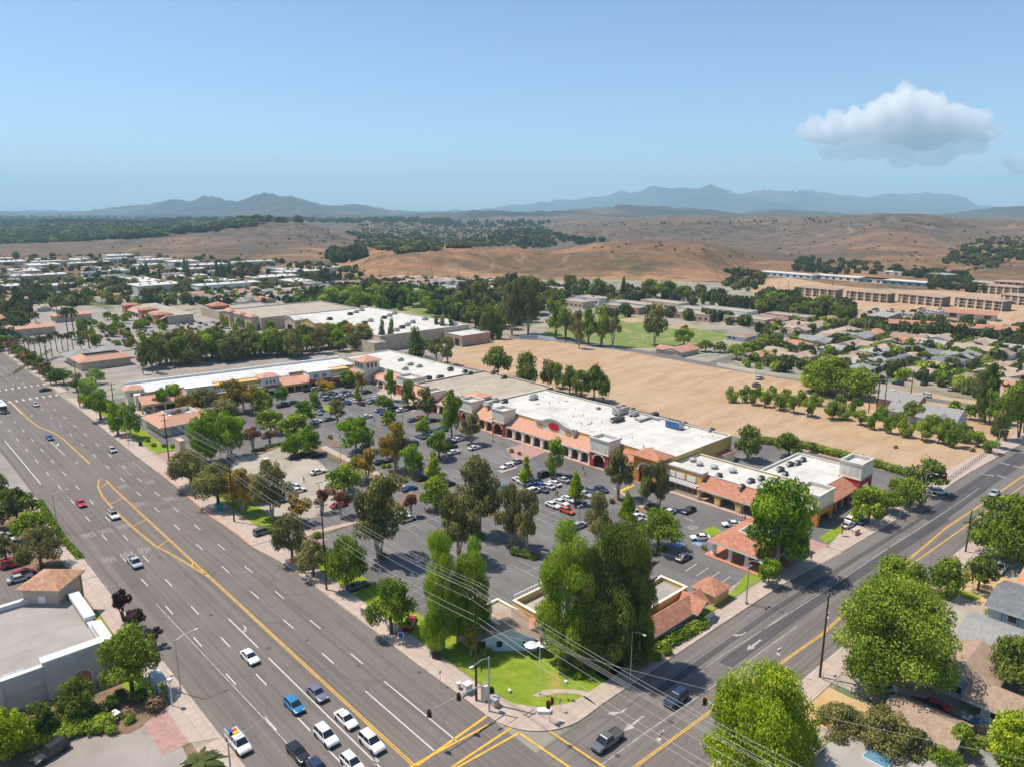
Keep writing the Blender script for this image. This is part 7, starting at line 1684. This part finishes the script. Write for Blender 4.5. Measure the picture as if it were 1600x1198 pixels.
def wire(pts, label, r_=.018, sag=1.0):
    cu = bpy.data.curves.new('power_line', 'CURVE'); cu.dimensions = '3D'; cu.bevel_depth = r_; cu.bevel_resolution = 1; P = []
    for a, b_ in zip(pts, pts[1:]):
        for i in range(12): t = i/12; P.append(tuple(a[j]+(b_[j]-a[j])*t-(4*sag*t*(1-t) if j == 2 else 0) for j in range(3)))
    P.append(pts[-1]); sp = cu.splines.new('POLY'); sp.points.add(len(P)-1)
    for i, p in enumerate(P): sp.points[i].co = (*p, 1)
    cu.materials.append(MATS['wire']); t = bpy.data.objects.new('t', cu); COL.objects.link(t); me = bpy.data.meshes.new_from_object(t.evaluated_get(bpy.context.evaluated_depsgraph_get())); bpy.data.objects.remove(t); bpy.data.curves.remove(cu); o = bpy.data.objects.new('power_line', me); COL.objects.link(o); tag(o, label, 'power line', 'power lines along the boulevard'); return o
for (xx, dz), lb in zip(((-1.2, -.2), (-.5, -.2), (.5, -.2), (1.2, -.2), (-1.0, -1.85), (1.0, -1.85), (0.15, -5.2), (.25, -6.4)),
                        ('outermost upper power line on the road side of the poles', 'inner upper power line on the road side', 'inner upper power line on the lot side', 'outermost upper power line on the lot side', 'second arm power line on the road side', 'second arm power line on the lot side', 'communication cable clipped to the poles, upper', 'communication cable clipped to the poles, lower')):
    pts = [W(2.2+xx, -52, 19+dz)]+[W(1.1+xx, Y, h+dz) for Y, h in zip(PY, PH)]
    wire(pts, lb, .017 if dz > -3 else .024)
wire([W(1.1, 5, 13), W(30, -60, 13)], 'lone cable running from the corner pole across the side road', .018)
def street_lamp(X, Y, h, arm, ang, zone, mat='galv', label=None, base=None):
    r = broot('street_lamp', label, 'street lamp', X, Y, ang, 'street lamps'); b = MB(); b.tube((0, 0, 0), (0, 0, h), .11, .07, mat, 8); b.tube((0, 0, 0), (0, 0, .35), .2, .18, 'concrete', 10); b.build('pole', r)
    b = MB(); b.path([(0, 0, h-.2), (-arm*.5, 0, h+.35), (-arm, 0, h+.45)], [.05, .045, .04], mat, 6); b.build('arm', r); b = MB(); b.box(-arm-.65, -arm, -.13, .13, h+.38, h+.52, 'lamp_white', .02); b.build('lamp_head', r)
    w = W(X, Y); px, py = PX(w[0], w[1]); 
    if not label: auto(r, 'metal street lamp', zone, px, py)
for X, Y, h, a, z_ in ((-32.1, 120.9, 9.5, 2.8, math.pi), (-32.2, 38.5, 9.5, 3, math.pi)): street_lamp(X, Y, h, a, z_, 'on the left kerb of the boulevard')
for Y in (126.8, 182.3): street_lamp(1.0, Y, 9.0, 2.4, 0, 'on the right kerb of the boulevard')
for X, Y in ((22.6, -8.4), (58.7, -8.4)): street_lamp(X, Y, 9.2, 2.0, math.pi/2, 'on the near kerb of the side road')
for px, py in ((1441, 790), (1556, 714)): X, Y = LX(px, py); street_lamp(X, Y, 9, 2.0, math.pi/2, 'at the far end of the side road')
def lot_lamp(px, py, h=8):
    X, Y = LX(px, py); r = broot('parking_lamp', None, 'lamp post', X, Y, 0, 'lamp posts in the lots'); b = MB(); b.tube((0, 0, 0), (0, 0, .8), .28, .28, 'concrete', 10); b.tube((0, 0, .8), (0, 0, h), .09, .07, 'metal_grey', 8); b.build('pole', r)
    b = MB(); b.box(-.9, -.25, -.22, .22, h, h+.16, 'metal_grey'); b.box(.25, .9, -.22, .22, h, h+.16, 'metal_grey'); b.box(-.25, .25, -.04, .04, h+.04, h+.12, 'metal_grey'); b.build('lamp_head', r); auto(r, 'grey double headed lamp post', 'in the shopping centre lot', px, py)
for px, py in ((622, 730), (533, 728), (629, 662), (867, 755), (501, 800), (1166, 944), (531, 683), (770, 640+50), (1158, 835), (700, 790), (905, 840), (585, 610), (400, 668), (345, 720)): lot_lamp(px, py)
def signal_head(r, loc, rz, name='signal_head'):
    b = MB(); b.box(-.20, .20, -.18, .18, -.55, .55, 'black'); h = b.build(name, r, loc=loc); h.rotation_euler = (0, 0, rz)
    b = MB(); b.box(-.32, .32, .19, .22, -.68, .68, 'signal_yellow'); b.build('backplate', h)
    for k, mt in enumerate(('dark', 'dark', 'dark')): b = MB(); b.tube((0, -.19, .35-k*.35), (0, -.40, .35-k*.35), .14, .14, mt, 8); b.build('visor', h)
def signal_mast(X, Y, h, ang, arm, label, heads, sign, txt):
    r = broot('traffic_signal', label, 'traffic signal', X, Y, ang); b = MB(); b.tube((0, 0, 0), (0, 0, h), .17, .11, 'galv', 10); b.tube((0, 0, 0), (0, 0, .12), .35, .35, 'galv', 8); b.build('pole', r)
    b = MB(); b.path([(0, 0, 5.2), (-arm*.5, 0, 5.75), (-arm, 0, 5.9)], [.12, .09, .06], 'galv', 8); b.build('mast_arm', r)
    b = MB(); b.path([(0, 0, h-.2), (-1.3, 0, h+.15), (-3.1, 0, h-.15)], [.06, .05, .05], 'galv', 6); a = b.build('lamp_arm', r); b = MB(); b.box(-3.8, -3.05, -.14, .14, h-.25, h-.1, 'lamp_white'); b.build('lamp_head', r)
    for t in heads: signal_head(r, (-arm*t, -.25, 5.75), 0)
    signal_head(r, (.45, -.1, 3.6), .4)
    b = MB(); c = -arm*sign; b.box(c-1.25, c+1.25, -.03, .03, 5.0, 5.4, 'sign_green'); s_ = b.build('street_sign', r)
    cu = bpy.data.curves.new('t', 'FONT'); cu.body = txt; cu.align_x = 'CENTER'; cu.align_y = 'CENTER'; cu.size = .36; cu.resolution_u = 1; ob = bpy.data.objects.new('t', cu); COL.objects.link(ob)
    me = bpy.data.meshes.new_from_object(ob.evaluated_get(bpy.context.evaluated_depsgraph_get())); bpy.data.objects.remove(ob); me.materials.clear(); me.materials.append(MATS['white_paint'])
    o = bpy.data.objects.new('lettering', me); COL.objects.link(o); o.parent = s_; o.location = (c, -.04, 5.2); o.rotation_euler = (math.pi/2, 0, 0)
    return r
signal_mast(.9, 1.7, 9.5, 0, 11.6, 'signal mast with long arm over the boulevard at the lawn corner', (.52, .98), .33, 'VENTURA ST')
# mast across the side road, arm pointing to the camera-left
w1 = LX(1128, 1205); signal_mast(w1[0]+3.5, w1[1]-3.2, 9.5, -math.pi/2-.1, 9.2, 'signal mast with green street sign at the lower right corner', (.98,), .52, 'VENTURA ST')
r = broot('pedestrian_signal', 'short signal post beside the memorial path at the corner', 'traffic signal', 6.0, -6.3); b = MB(); b.tube((0, 0, 0), (0, 0, 3.6), .07, .06, 'galv', 8); b.build('pole', r); signal_head(r, (-.35, 0, 3.2), -.5); signal_head(r, (.35, .1, 3.4), 1.2)
r = broot('traffic_signal', 'white signal post by the bus shelter at left kerb', 'traffic signal', -34.3, 36.2); b = MB(); b.tube((0, 0, 0), (0, 0, 4.2), .08, .07, 'white_paint', 8); b.build('pole', r); b = MB(); b.tube((0, 0, 4.2), (0, 0, 4.8), .35, .35, 'white_paint', 12); b.build('ball_light', r)
w2 = LX(395, 1225); r = broot('traffic_signal', 'thin signal arm reaching in from the bottom edge over the boulevard', 'traffic signal', w2[0]-3, w2[1]-1); b = MB(); b.tube((0, 0, 0), (0, 0, 8.8), .14, .1, 'galv', 8); b.path([(0, 0, 8.4), (3.5, .8, 8.9), (6.0, 1.2, 8.9)], [.05, .045, .04], 'galv', 6); b.build('pole', r)
# flagpole
X, Y = LX(843, 1085); r = broot('flagpole', 'white flagpole flying striped flags on the small round path end', 'flagpole', X, Y); b = MB(); b.tube((0, 0, 0), (0, 0, 12.6), .07, .04, 'white_paint', 8); b.tube((0, 0, 0), (0, 0, .3), .25, .2, 'concrete', 10); b.build('pole', r)
b = MB()
for i in range(13):
    z1 = 12.4-i*.10
    for j in range(6):
        x0, x1 = .05+j*.09, .05+(j+1)*.09; f = lambda q: .10*math.sin(q*9)
        dz = lambda q: -q*2.2
        mt = 'flag_blue' if (i < 7 and j < 3) else ('flag_red' if i % 2 == 0 else 'white_paint')
        b.add([(x0, f(x0), z1+dz(x0)), (x1, f(x1), z1+dz(x1)), (x1, f(x1), z1-.10+dz(x1)), (x0, f(x0), z1-.10+dz(x0))], [(0, 1, 2, 3)], mt)
b.build('flag', r)
b = MB()
for j in range(6):
    x0, x1 = .05+j*.09, .05+(j+1)*.09; f = lambda q: .08*math.sin(q*9+1); dz = lambda q: -q*1.8
    b.add([(x0, f(x0), 10.3+dz(x0)), (x1, f(x1), 10.3+dz(x1)), (x1, f(x1), 9.6+dz(x1)), (x0, f(x0), 9.6+dz(x0))], [(0, 1, 2, 3)], 'flag_red'); 
b.build('lower_flag', r)
# cabinets, bollards, signs, monuments
def boxthing(name, label, cat, px, py, sx, sy, h, mat, cap=None, rot=0):
    X, Y = LX(px, py); r = broot(name, label, cat, X, Y, rot); b = MB(); b.box(-sx/2, sx/2, -sy/2, sy/2, 0, h, mat, .02); b.build('body', r)
    b = MB(); b.box(-sx/2-.08, sx/2+.08, -sy/2-.08, sy/2+.08, h, h+.12, cap or mat); b.build('cap', r)
    b = MB(); b.box(-sx/2-.02, -sx/2-.002, -sy*.35, sy*.35, .15*h, .85*h, cap or mat); b.build('door', r); return r
boxthing('signal_cabinet', 'tall beige stone pillar cabinet behind the signal mast', 'cabinet', 757, 1094, .9, .8, 2.6, 'cream', 'beige'); boxthing('signal_cabinet', 'short stone cabinet on the lawn right of the signal mast', 'cabinet', 774, 1103, 1.0, .9, 1.4, 'tan', 'galv')
boxthing('utility_cabinet', 'pale cabinet beside the tall corner utility pole', 'cabinet', 731, 1082, 1.2, 1.0, 1.7, 'galv', 'white_paint'); boxthing('litter_bin', 'small round topped bin left of the pale cabinet', 'bin', 717, 1076, .5, .5, 1.1, 'galv', 'white_paint')
boxthing('stone_sign', 'pale stone monument sign on the boulevard lawn strip', 'sign', 573, 961, 1.0, 2.2, 1.6, 'cream', 'tan', .4); boxthing('stone_sign', 'white monument sign near the red car', 'sign', 612, 986, .8, 1.6, 1.4, 'white_wall', 'galv', .3)
boxthing('monument_sign', 'tall grey stone shopping centre sign by red driveway', 'sign', 283, 708, 1.6, 4.2, 4.6, 'beige', 'tan'); boxthing('lawn_sign', 'dark board sign on the lawn beside the utility pole', 'sign', 682, 1030, .3, 1.5, 1.5, 'dark', 'dark', .5)
boxthing('lawn_sign', 'dark blue board sign near the office pavilion shrubs', 'sign', 220, 697, .3, 1.4, 1.5, 'flag_blue', 'dark', .5); boxthing('lawn_sign', 'small white blue sign below the parked red car', 'sign', 627, 996, .2, 1.2, 1.3, 'white_paint', 'sign_blue', .5)
boxthing('for_lease_sign', 'maroon white board sign beside the field fence', 'sign', 1476, 752, .2, 3.4, 1.9, 'white_paint', 'sign_red', 1.57); boxthing('lawn_sign', 'blue board sign on the side road lawn', 'sign', 1414, 789, .2, 1.6, 1.4, 'sign_blue', 'white_paint', 1.2)
boxthing('green_sign', 'green direction sign among bushes on the right kerb', 'sign', 344, 798, .1, 2.6, 1.9, 'sign_green', 'sign_green', .3); boxthing('stone_sign', 'pale stone monument sign on the side road corner lawn', 'sign', 1336, 834, 1.0, 2.4, 1.3, 'cream', 'tan', 1.5)
boxthing('brick_pillar', 'orange brick pillar sign by the near parking island', 'pillar', 741, 838, 1.4, 1.4, 3.2, 'coral', 'tile_red'); boxthing('utility_cabinet', 'white slab cabinet in the bed below the pale building', 'cabinet', 176, 1125, 1.8, 1.2, 1.0, 'cream', 'white_paint', .3)
boxthing('dumpster', 'red bin on the beige plaza', 'bin', 415, 724, 1.6, 1.2, 1.6, 'sign_red', 'white_paint'); boxthing('war_memorial', 'low pale memorial stones by the pedestrian signal', 'memorial', 850, 1113, .8, 2.0, .5, 'cream', 'white_paint', .8)
r = broot('bus_shelter', 'dark framed bus shelter with pale panel at left kerb', 'bus shelter', -34.6, 41.5); b = MB(); [b.box(x-.05, x+.05, y-.05, y+.05, 0, 2.6, 'dark') for x in (-.7, .7) for y in (-1.8, 1.8)]; b.box(-.9, .9, -2, 2, 2.6, 2.72, 'galv'); b.build('frame', r); b = MB(); b.box(-.68, -.62, -1.7, 1.7, .5, 2.4, 'pale_blue'); b.build('panel', r); b = MB(); b.box(-.4, .1, -1.4, 1.4, .45, .55, 'galv'); b.build('bench', r)
def road_sign(px, py, h, mat, label, diamond=True, s=.9):
    X, Y = LX(px, py); r = broot('road_sign', label, 'road sign', X, Y); b = MB(); b.tube((0, 0, 0), (0, 0, h), .04, .04, 'galv', 6); b.build('post', r)
    b = MB()
    if diamond: b.add([(0, -.06, h-s), (s*.7, -.06, h-s*.2), (0, -.06, h+s*.5), (-s*.7, -.06, h-s*.2), (0, -.02, h-s), (s*.7, -.02, h-s*.2), (0, -.02, h+s*.5), (-s*.7, -.02, h-s*.2)], [(0, 1, 2, 3), (7, 6, 5, 4), (0, 4, 5, 1), (1, 5, 6, 2), (2, 6, 7, 3), (3, 7, 4, 0)], mat)
    else: b.box(-s*.4, s*.4, -.06, -.02, h-s*.9, h, mat)
    b.build('sign_panel', r)
road_sign(458, 893, 3.2, 'sign_orange', 'orange diamond road works sign on the pavement near the lawn'); road_sign(196, 695, 3.2, 'sign_orange', 'orange diamond sign on the verge near the office pavilion'); road_sign(126, 640, 3.2, 'sign_orange', 'orange diamond sign at the far utility pole'); road_sign(107, 618, 3.2, 'sign_red', 'dark red sign on the far crossing corner', False)
road_sign(304, 768, 2.6, 'signal_yellow', 'yellow diamond sign under the street trees'); road_sign(1281, 1052, 5.0, 'sign_orange', 'orange sign hung low on the pole beside the spreading tree', True, .7); road_sign(688, 1071, 2.8, 'metal_grey', 'small grey parking sign on the boulevard pavement', False, .5); road_sign(1256, 1060, 2.4, 'metal_grey', 'thin grey sign post on the corner beyond side road', False, .35)
road_sign(1266, 885, 2.8, 'dark', 'dark sign post on the pavement by the red paved drive', False, .9); road_sign(1405, 812, 3.0, 'metal_grey', 'grey parking sign post near the end tower lawn', False, .9); road_sign(875, 1112, 2.4, 'metal_grey', 'thin grey sign post beside the memorial path', False, .7)
# banner flags
X, Y = LX(1314, 838); r = broot('feather_banner', 'purple and red feather banner at the small lot entrance', 'banner', X, Y); b = MB(); b.tube((0, 0, 0), (0, 0, 3.6), .03, .02, 'galv', 6); b.build('pole', r); b = MB(); b.box(.03, .75, -.01, .01, 1.9, 3.5, 'flag_blue'); b.box(.03, .75, -.01, .01, .6, 1.89, 'sign_red'); b.build('cloth', r)
# fences and walls
def fence(pts, h, mat, label, name='fence', post=2.6, panel=True, cat='fence'):
    r = broot(name, label, cat, *pts[0]); X0, Y0 = pts[0]; b = MB()
    for (xa, ya), (xb, yb) in zip(pts, pts[1:]):
        L_ = math.hypot(xb-xa, yb-ya); n = max(1, round(L_/post)); ux, uy = (xb-xa)/L_, (yb-ya)/L_
        for i in range(n+1):
            p = MB(); x, y = xa-X0+ux*L_*i/n, ya-Y0+uy*L_*i/n; p.box(x-.06, x+.06, y-.06, y+.06, 0, h+.1, mat); p.build('post', r)
        for z0, z1 in (((.1, h*.45), (h*.5, h)) if panel else ((h*.3, h*.36), (h*.9, h*.96))):
            nx, ny = -uy*.025, ux*.025; q = [(xa-X0+nx, ya-Y0+ny), (xb-X0+nx, yb-Y0+ny), (xb-X0-nx, yb-Y0-ny), (xa-X0-nx, ya-Y0-ny)]; b.prism(q, z0, z1, mat)
    b.build('rails', r)
fence(P_([(1481, 752), (1512, 730), (1550, 703)]), 1.4, 'wood_fence', 'thin mesh fence between pavement and dirt field', post=2.2, panel=False)
fence(P_([(1285, 1062), (1330, 1082), (1378, 1102)]), 1.0, 'galv', 'low chain link fence along the dry corner yard', panel=False)
fence(P_([(1455, 928), (1480, 905), (1540, 925)]), 1.2, 'galv', 'garden fence behind the small round tree', panel=False)
fence(P_([(812, 529), (840, 529), (868, 534)]), 2.0, 'pale_blue', 'blue white boundary wall under the tall eucalyptus trees', 'boundary_wall', 6, cat='wall')
fence(P_([(1120, 572), (1180, 584), (1262, 596), (1330, 610)]), 1.8, 'cream', 'pale garden wall behind the suburb backing onto the dirt strip', 'boundary_wall', 8, cat='wall')
fence(P_([(1475, 1122), (1512, 1140), (1540, 1150)]), 1.5, 'wood_fence', 'wooden garden fence beside the dark slate shed')
X0, Y0 = LX(1515, 1128); r = broot('garden_clutter', 'pile of blue and white boxes beside the brown roofed house', 'boxes', X0, Y0); b = MB()
for i in range(10): a, c = random.uniform(-1.5, 1.5), random.uniform(-1.5, 1.5); b.box(a, a+.7, c, c+.5, 0, .5+.2*(i % 3), ('white_paint', 'blue_panel', 'galv')[i % 3])
b.build('boxes', r)
# restaurant patio wall
fence([(32, -4.9), (40, -5.2), (46, -6.7), (50, -6.6)], 1.3, 'cream', 'stepped cream patio wall in front of the restaurant', 'patio_wall', 8, cat='wall')
# white house near the ball field
# ---------------------------------------------------------------- people
def person(px, py, top, bottom, pose, label):
    X, Y = LX(px, py); r = W(X, Y); me = bpy.data.meshes.new('person')
    s = pose; V = [(0, 0, .95), (0, 0, 1.15), (0, .01, 1.38), (0, .02, 1.5), (0, .04, 1.66), (.1, 0, .9), (.11, .12*s, .50), (.11, .02*s, .08), (.11, .18+.02*s, .04), (-.1, 0, .9), (-.11, -.08*s, .50), (-.11, -.2*s, .10), (-.11, -.05-.2*s, .04),
             (.19, 0, 1.40), (.25, -.06*s, 1.14), (.26, .10*s, .92), (.26, .15*s, .84), (-.19, 0, 1.40), (-.25, .06*s, 1.14), (-.26, .16*s, .94), (-.26, .2*s, .86)]
    E_ = [(0, 1), (1, 2), (2, 3), (3, 4), (0, 5), (5, 6), (6, 7), (7, 8), (0, 9), (9, 10), (10, 11), (11, 12), (2, 13), (13, 14), (14, 15), (15, 16), (2, 17), (17, 18), (18, 19), (19, 20)]
    R_ = [.15, .14, .16, .06, .11, .10, .07, .05, .04, .10, .07, .05, .04, .07, .05, .04, .035, .07, .05, .04, .035]
    me.from_pydata(V, E_, []); o = bpy.data.objects.new('person', me); COL.objects.link(o); sk = o.modifiers.new('s', 'SKIN'); 
    for i, v in enumerate(me.skin_vertices[0].data): v.radius = (R_[i], R_[i]*.8); v.use_root = i == 0
    sb = o.modifiers.new('u', 'SUBSURF'); sb.levels = 1; m2 = bpy.data.meshes.new_from_object(o.evaluated_get(bpy.context.evaluated_depsgraph_get())); bpy.data.objects.remove(o)
    for mt in ('skin', top, bottom, 'hair'): m2.materials.append(MATS[mt])
    for p in m2.polygons:
        z = p.center.z; x = abs(p.center.x); p.material_index = 2 if z < .96 and x < .22 else 3 if z > 1.66 or (z > 1.52 and p.center.y < 0) else 1 if z < 1.46 and not (x > .2 and z < 1.1) else 0
    m2.polygons.foreach_set('use_smooth', [True]*len(m2.polygons)); o = bpy.data.objects.new('person', m2); COL.objects.link(o); o.location = r; o.rotation_euler = (0, 0, random.uniform(0, 6)); tag(o, label, 'person', 'people')
person(475, 753, 'cloth_dark', 'cloth_dark', 1, 'person in dark clothes walking on the beige plaza'); person(868, 774, 'cloth_red', 'cloth_dark', .6, 'person in a red top in the aisle, left of the pair'); person(871, 775, 'cloth_dark', 'cloth_dark', .7, 'person in dark clothes in the aisle, right of the pair')
person(914, 744, 'cloth_red', 'cloth_red', 1, 'person in red with a cart outside the arched entrance'); person(911, 735, 'cloth_dark', 'cloth_dark', .8, 'person in dark clothes standing near the arched entrance'); person(664, 787, 'cloth_pink', 'cloth_pink', .8, 'person in pink near the reddish tree'); person(24, 606, 'cloth_dark', 'cloth_dark', 1, 'person crossing the boulevard just beyond the far zebra'); person(15, 588, 'cloth_red', 'cloth_dark', 1, 'person in dark red farther up the boulevard')
person(1164, 812, 'cloth_dark', 'cloth_dark', .6, 'person standing under the shop arcade'); person(585, 658, 'cloth_dark', 'cloth_dark', 1, 'person walking alone near the lot centre')
for px, py in ((884, 1068), (796, 1082)): boxthing('garden_light', 'small white lamp on the '+('right' if px > 850 else 'left')+' part of the corner lawn', 'light', px, py, .25, .25, .5, 'white_paint')
# ---------------------------------------------------------------- cloud, haze, sky, sun, camera
random.seed(2)
def cloud(name, label, pts, dist, thick, seed, density):
    """pts: (px, py, radius px) puffs read off the sky; merged into one closed body"""
    r = random.Random(seed); b = bpy.data.meshes.new(name); import bmesh; bm = bmesh.new()
    for px, py, rp in pts:
        for k in range(6):
            ppx, ppy = px+r.uniform(-.6, .6)*rp, py+r.uniform(-.45, .45)*rp; v = (ppy-599)/FP; y = dist+r.uniform(-.5, .5)*thick
            t = y/(CT-v*ST); x = (ppx-800)/FP*t; z = 75-(ST+v*CT)*t; R = rp*r.uniform(.4, .8)*dist/FP
            bmesh.ops.create_icosphere(bm, subdivisions=3, radius=R, matrix=Matrix.Translation((x, y, z)) @ Matrix.Diagonal((1, 1.2, .8, 1)))
    bm.to_mesh(b); bm.free(); o = bpy.data.objects.new(name, b); COL.objects.link(o)
    m = o.modifiers.new('r', 'REMESH'); m.mode = 'VOXEL'; m.voxel_size = 34
    me = bpy.data.meshes.new_from_object(o.evaluated_get(bpy.context.evaluated_depsgraph_get())); bpy.data.objects.remove(o)
    from mathutils import noise as mn
    nv = [(v.co.copy(), v.normal.copy()) for v in me.vertices]
    for v, (c, n) in zip(me.vertices, nv):
        d = (abs(mn.noise(c/520))*360+abs(mn.noise(c/240+Vector((7, 3, 1))))*210+abs(mn.noise(c/110))*110+abs(mn.noise(c/52))*50)-150
        up = max(.35, min(1, .75+n.z*.5)); v.co = c+n*d*up*.9
    o = bpy.data.objects.new('t', me); COL.objects.link(o); m = o.modifiers.new('r', 'REMESH'); m.mode = 'VOXEL'; m.voxel_size = 36
    me = bpy.data.meshes.new_from_object(o.evaluated_get(bpy.context.evaluated_depsgraph_get())); bpy.data.objects.remove(o)
    for p in me.polygons: p.use_smooth = True
    mt = bpy.data.materials.new('cloud_'+name); mt.use_nodes = True; nt = mt.node_tree; nt.nodes.clear(); out = nt.nodes.new('ShaderNodeOutputMaterial'); vs = nt.nodes.new('ShaderNodeVolumeScatter')
    vs.inputs['Color'].default_value = (1, 1, 1, 1); vs.inputs['Density'].default_value = density; vs.inputs['Anisotropy'].default_value = 0.3; nt.links.new(vs.outputs[0], out.inputs['Volume'])
    me.materials.clear(); me.materials.append(mt); o = bpy.data.objects.new('cloud', me); COL.objects.link(o); tag(o, label, 'cloud', kind='thing' if label else None); return o
D = 26000
MAINC = cloud('cloud', 'large white cumulus cloud above the right hand mountains', [(1252, 208, 9), (1265, 206, 16), (1280, 203, 18), (1295, 204, 22), (1385, 158, 14), (1410, 150, 16), (1455, 170, 22), (1478, 182, 22), (1500, 190, 22), (1520, 196, 22), (1345, 186, 22), (1325, 200, 26), (1360, 190, 30), (1372, 166, 15), (1395, 176, 32), (1425, 160, 24), (1440, 152, 14), (1430, 195, 42), (1462, 170, 14), (1470, 195, 36), (1500, 200, 30), (1530, 206, 22), (1550, 208, 12),
      (1400, 196, 30), (1435, 200, 30), (1350, 205, 18), (1412, 178, 26), (1430, 185, 26), (1418, 200, 30)], D, 1400, 3, .0032)
cb = cloud('cloud_base', None, [(1300, 240, 14), (1325, 232, 24), (1350, 225, 30), (1385, 230, 36), (1430, 232, 38), (1480, 228, 36), (1510, 222, 24), (1400, 245, 26), (1460, 248, 24)], D+300, 1000, 8, .0009); cb.name = 'cloud_base'
for k in ('label', 'category', 'kind'):
    if k in cb: del cb[k]
cb.parent = MAINC; cb.matrix_parent_inverse = Matrix.Identity(4)
cloud('cloud', 'small white cloud at the right photo edge', [(1578, 256, 10), (1595, 254, 14), (1615, 252, 18), (1590, 264, 10)], D, 600, 5, .0028)
# haze: one closed box of thin even air
b = MB(); b.box(-30000, 30000, -3000, 24200, -12, 980, 'dark'); hz_ = b.build('haze')
m = bpy.data.materials.new('haze_air'); m.use_nodes = True; nt = m.node_tree; nt.nodes.clear(); o_ = nt.nodes.new('ShaderNodeOutputMaterial'); pv = nt.nodes.new('ShaderNodeVolumePrincipled')
pv.inputs['Color'].default_value = (.50, .81, 1.0, 1); pv.inputs['Density'].default_value = 8e-5; pv.inputs['Anisotropy'].default_value = 0.0; nt.links.new(pv.outputs[0], o_.inputs['Volume'])
hz_.data.materials.clear(); hz_.data.materials.append(m); tag(hz_, kind='stuff')
EL, AZW = math.radians(64), math.radians(160.5)       # sun height; compass direction of the sun as a world angle from +x
sun = bpy.data.lights.new('sun', 'SUN'); sun.energy = 4.6; sun.angle = math.radians(.53); sun.color = (1.0, .92, .80); so = bpy.data.objects.new('sun', sun); COL.objects.link(so)
d = Vector((math.cos(EL)*math.cos(AZW), math.cos(EL)*math.sin(AZW), math.sin(EL))); so.rotation_euler = d.to_track_quat('Z', 'Y').to_euler(); so.location = (0, 0, 300)
w = bpy.data.worlds.new('World'); SC.world = w; w.use_nodes = True; nt = w.node_tree; bg = nt.nodes['Background']; sk = nt.nodes.new('ShaderNodeTexSky'); sk.sky_type = 'NISHITA'; sk.sun_disc = False
sk.sun_elevation = EL; sk.sun_rotation = math.pi/2-AZW; sk.air_density = 1.0; sk.dust_density = 1.6; sk.ozone_density = 4.2; sk.altitude = 1500
nt.links.new(sk.outputs[0], bg.inputs[0]); bg.inputs[1].default_value = .124
cam = bpy.data.cameras.new('camera'); co = bpy.data.objects.new('camera', cam); COL.objects.link(co); co.location = (0, 0, H0); co.rotation_euler = (math.pi/2-TH, 0, 0)
cam.sensor_fit = 'HORIZONTAL'; cam.sensor_width = 36; cam.lens = 36*FP/1600; cam.clip_start = 1; cam.clip_end = 80000; SC.camera = co
finish_labels()
SC.view_settings.view_transform = 'Standard'; SC.view_settings.look = 'None'; SC.view_settings.exposure = 0.35; SC.view_settings.gamma = 1
cy = SC.cycles; cy.use_denoising = True; cy.max_bounces = 12; cy.diffuse_bounces = 3; cy.glossy_bounces = 2; cy.transmission_bounces = 3; cy.volume_bounces = 10; cy.transparent_max_bounces = 4
cy.use_adaptive_sampling = True; cy.adaptive_threshold = .02; cy.sample_clamp_indirect = 6; cy.caustics_reflective = False; cy.caustics_refractive = False
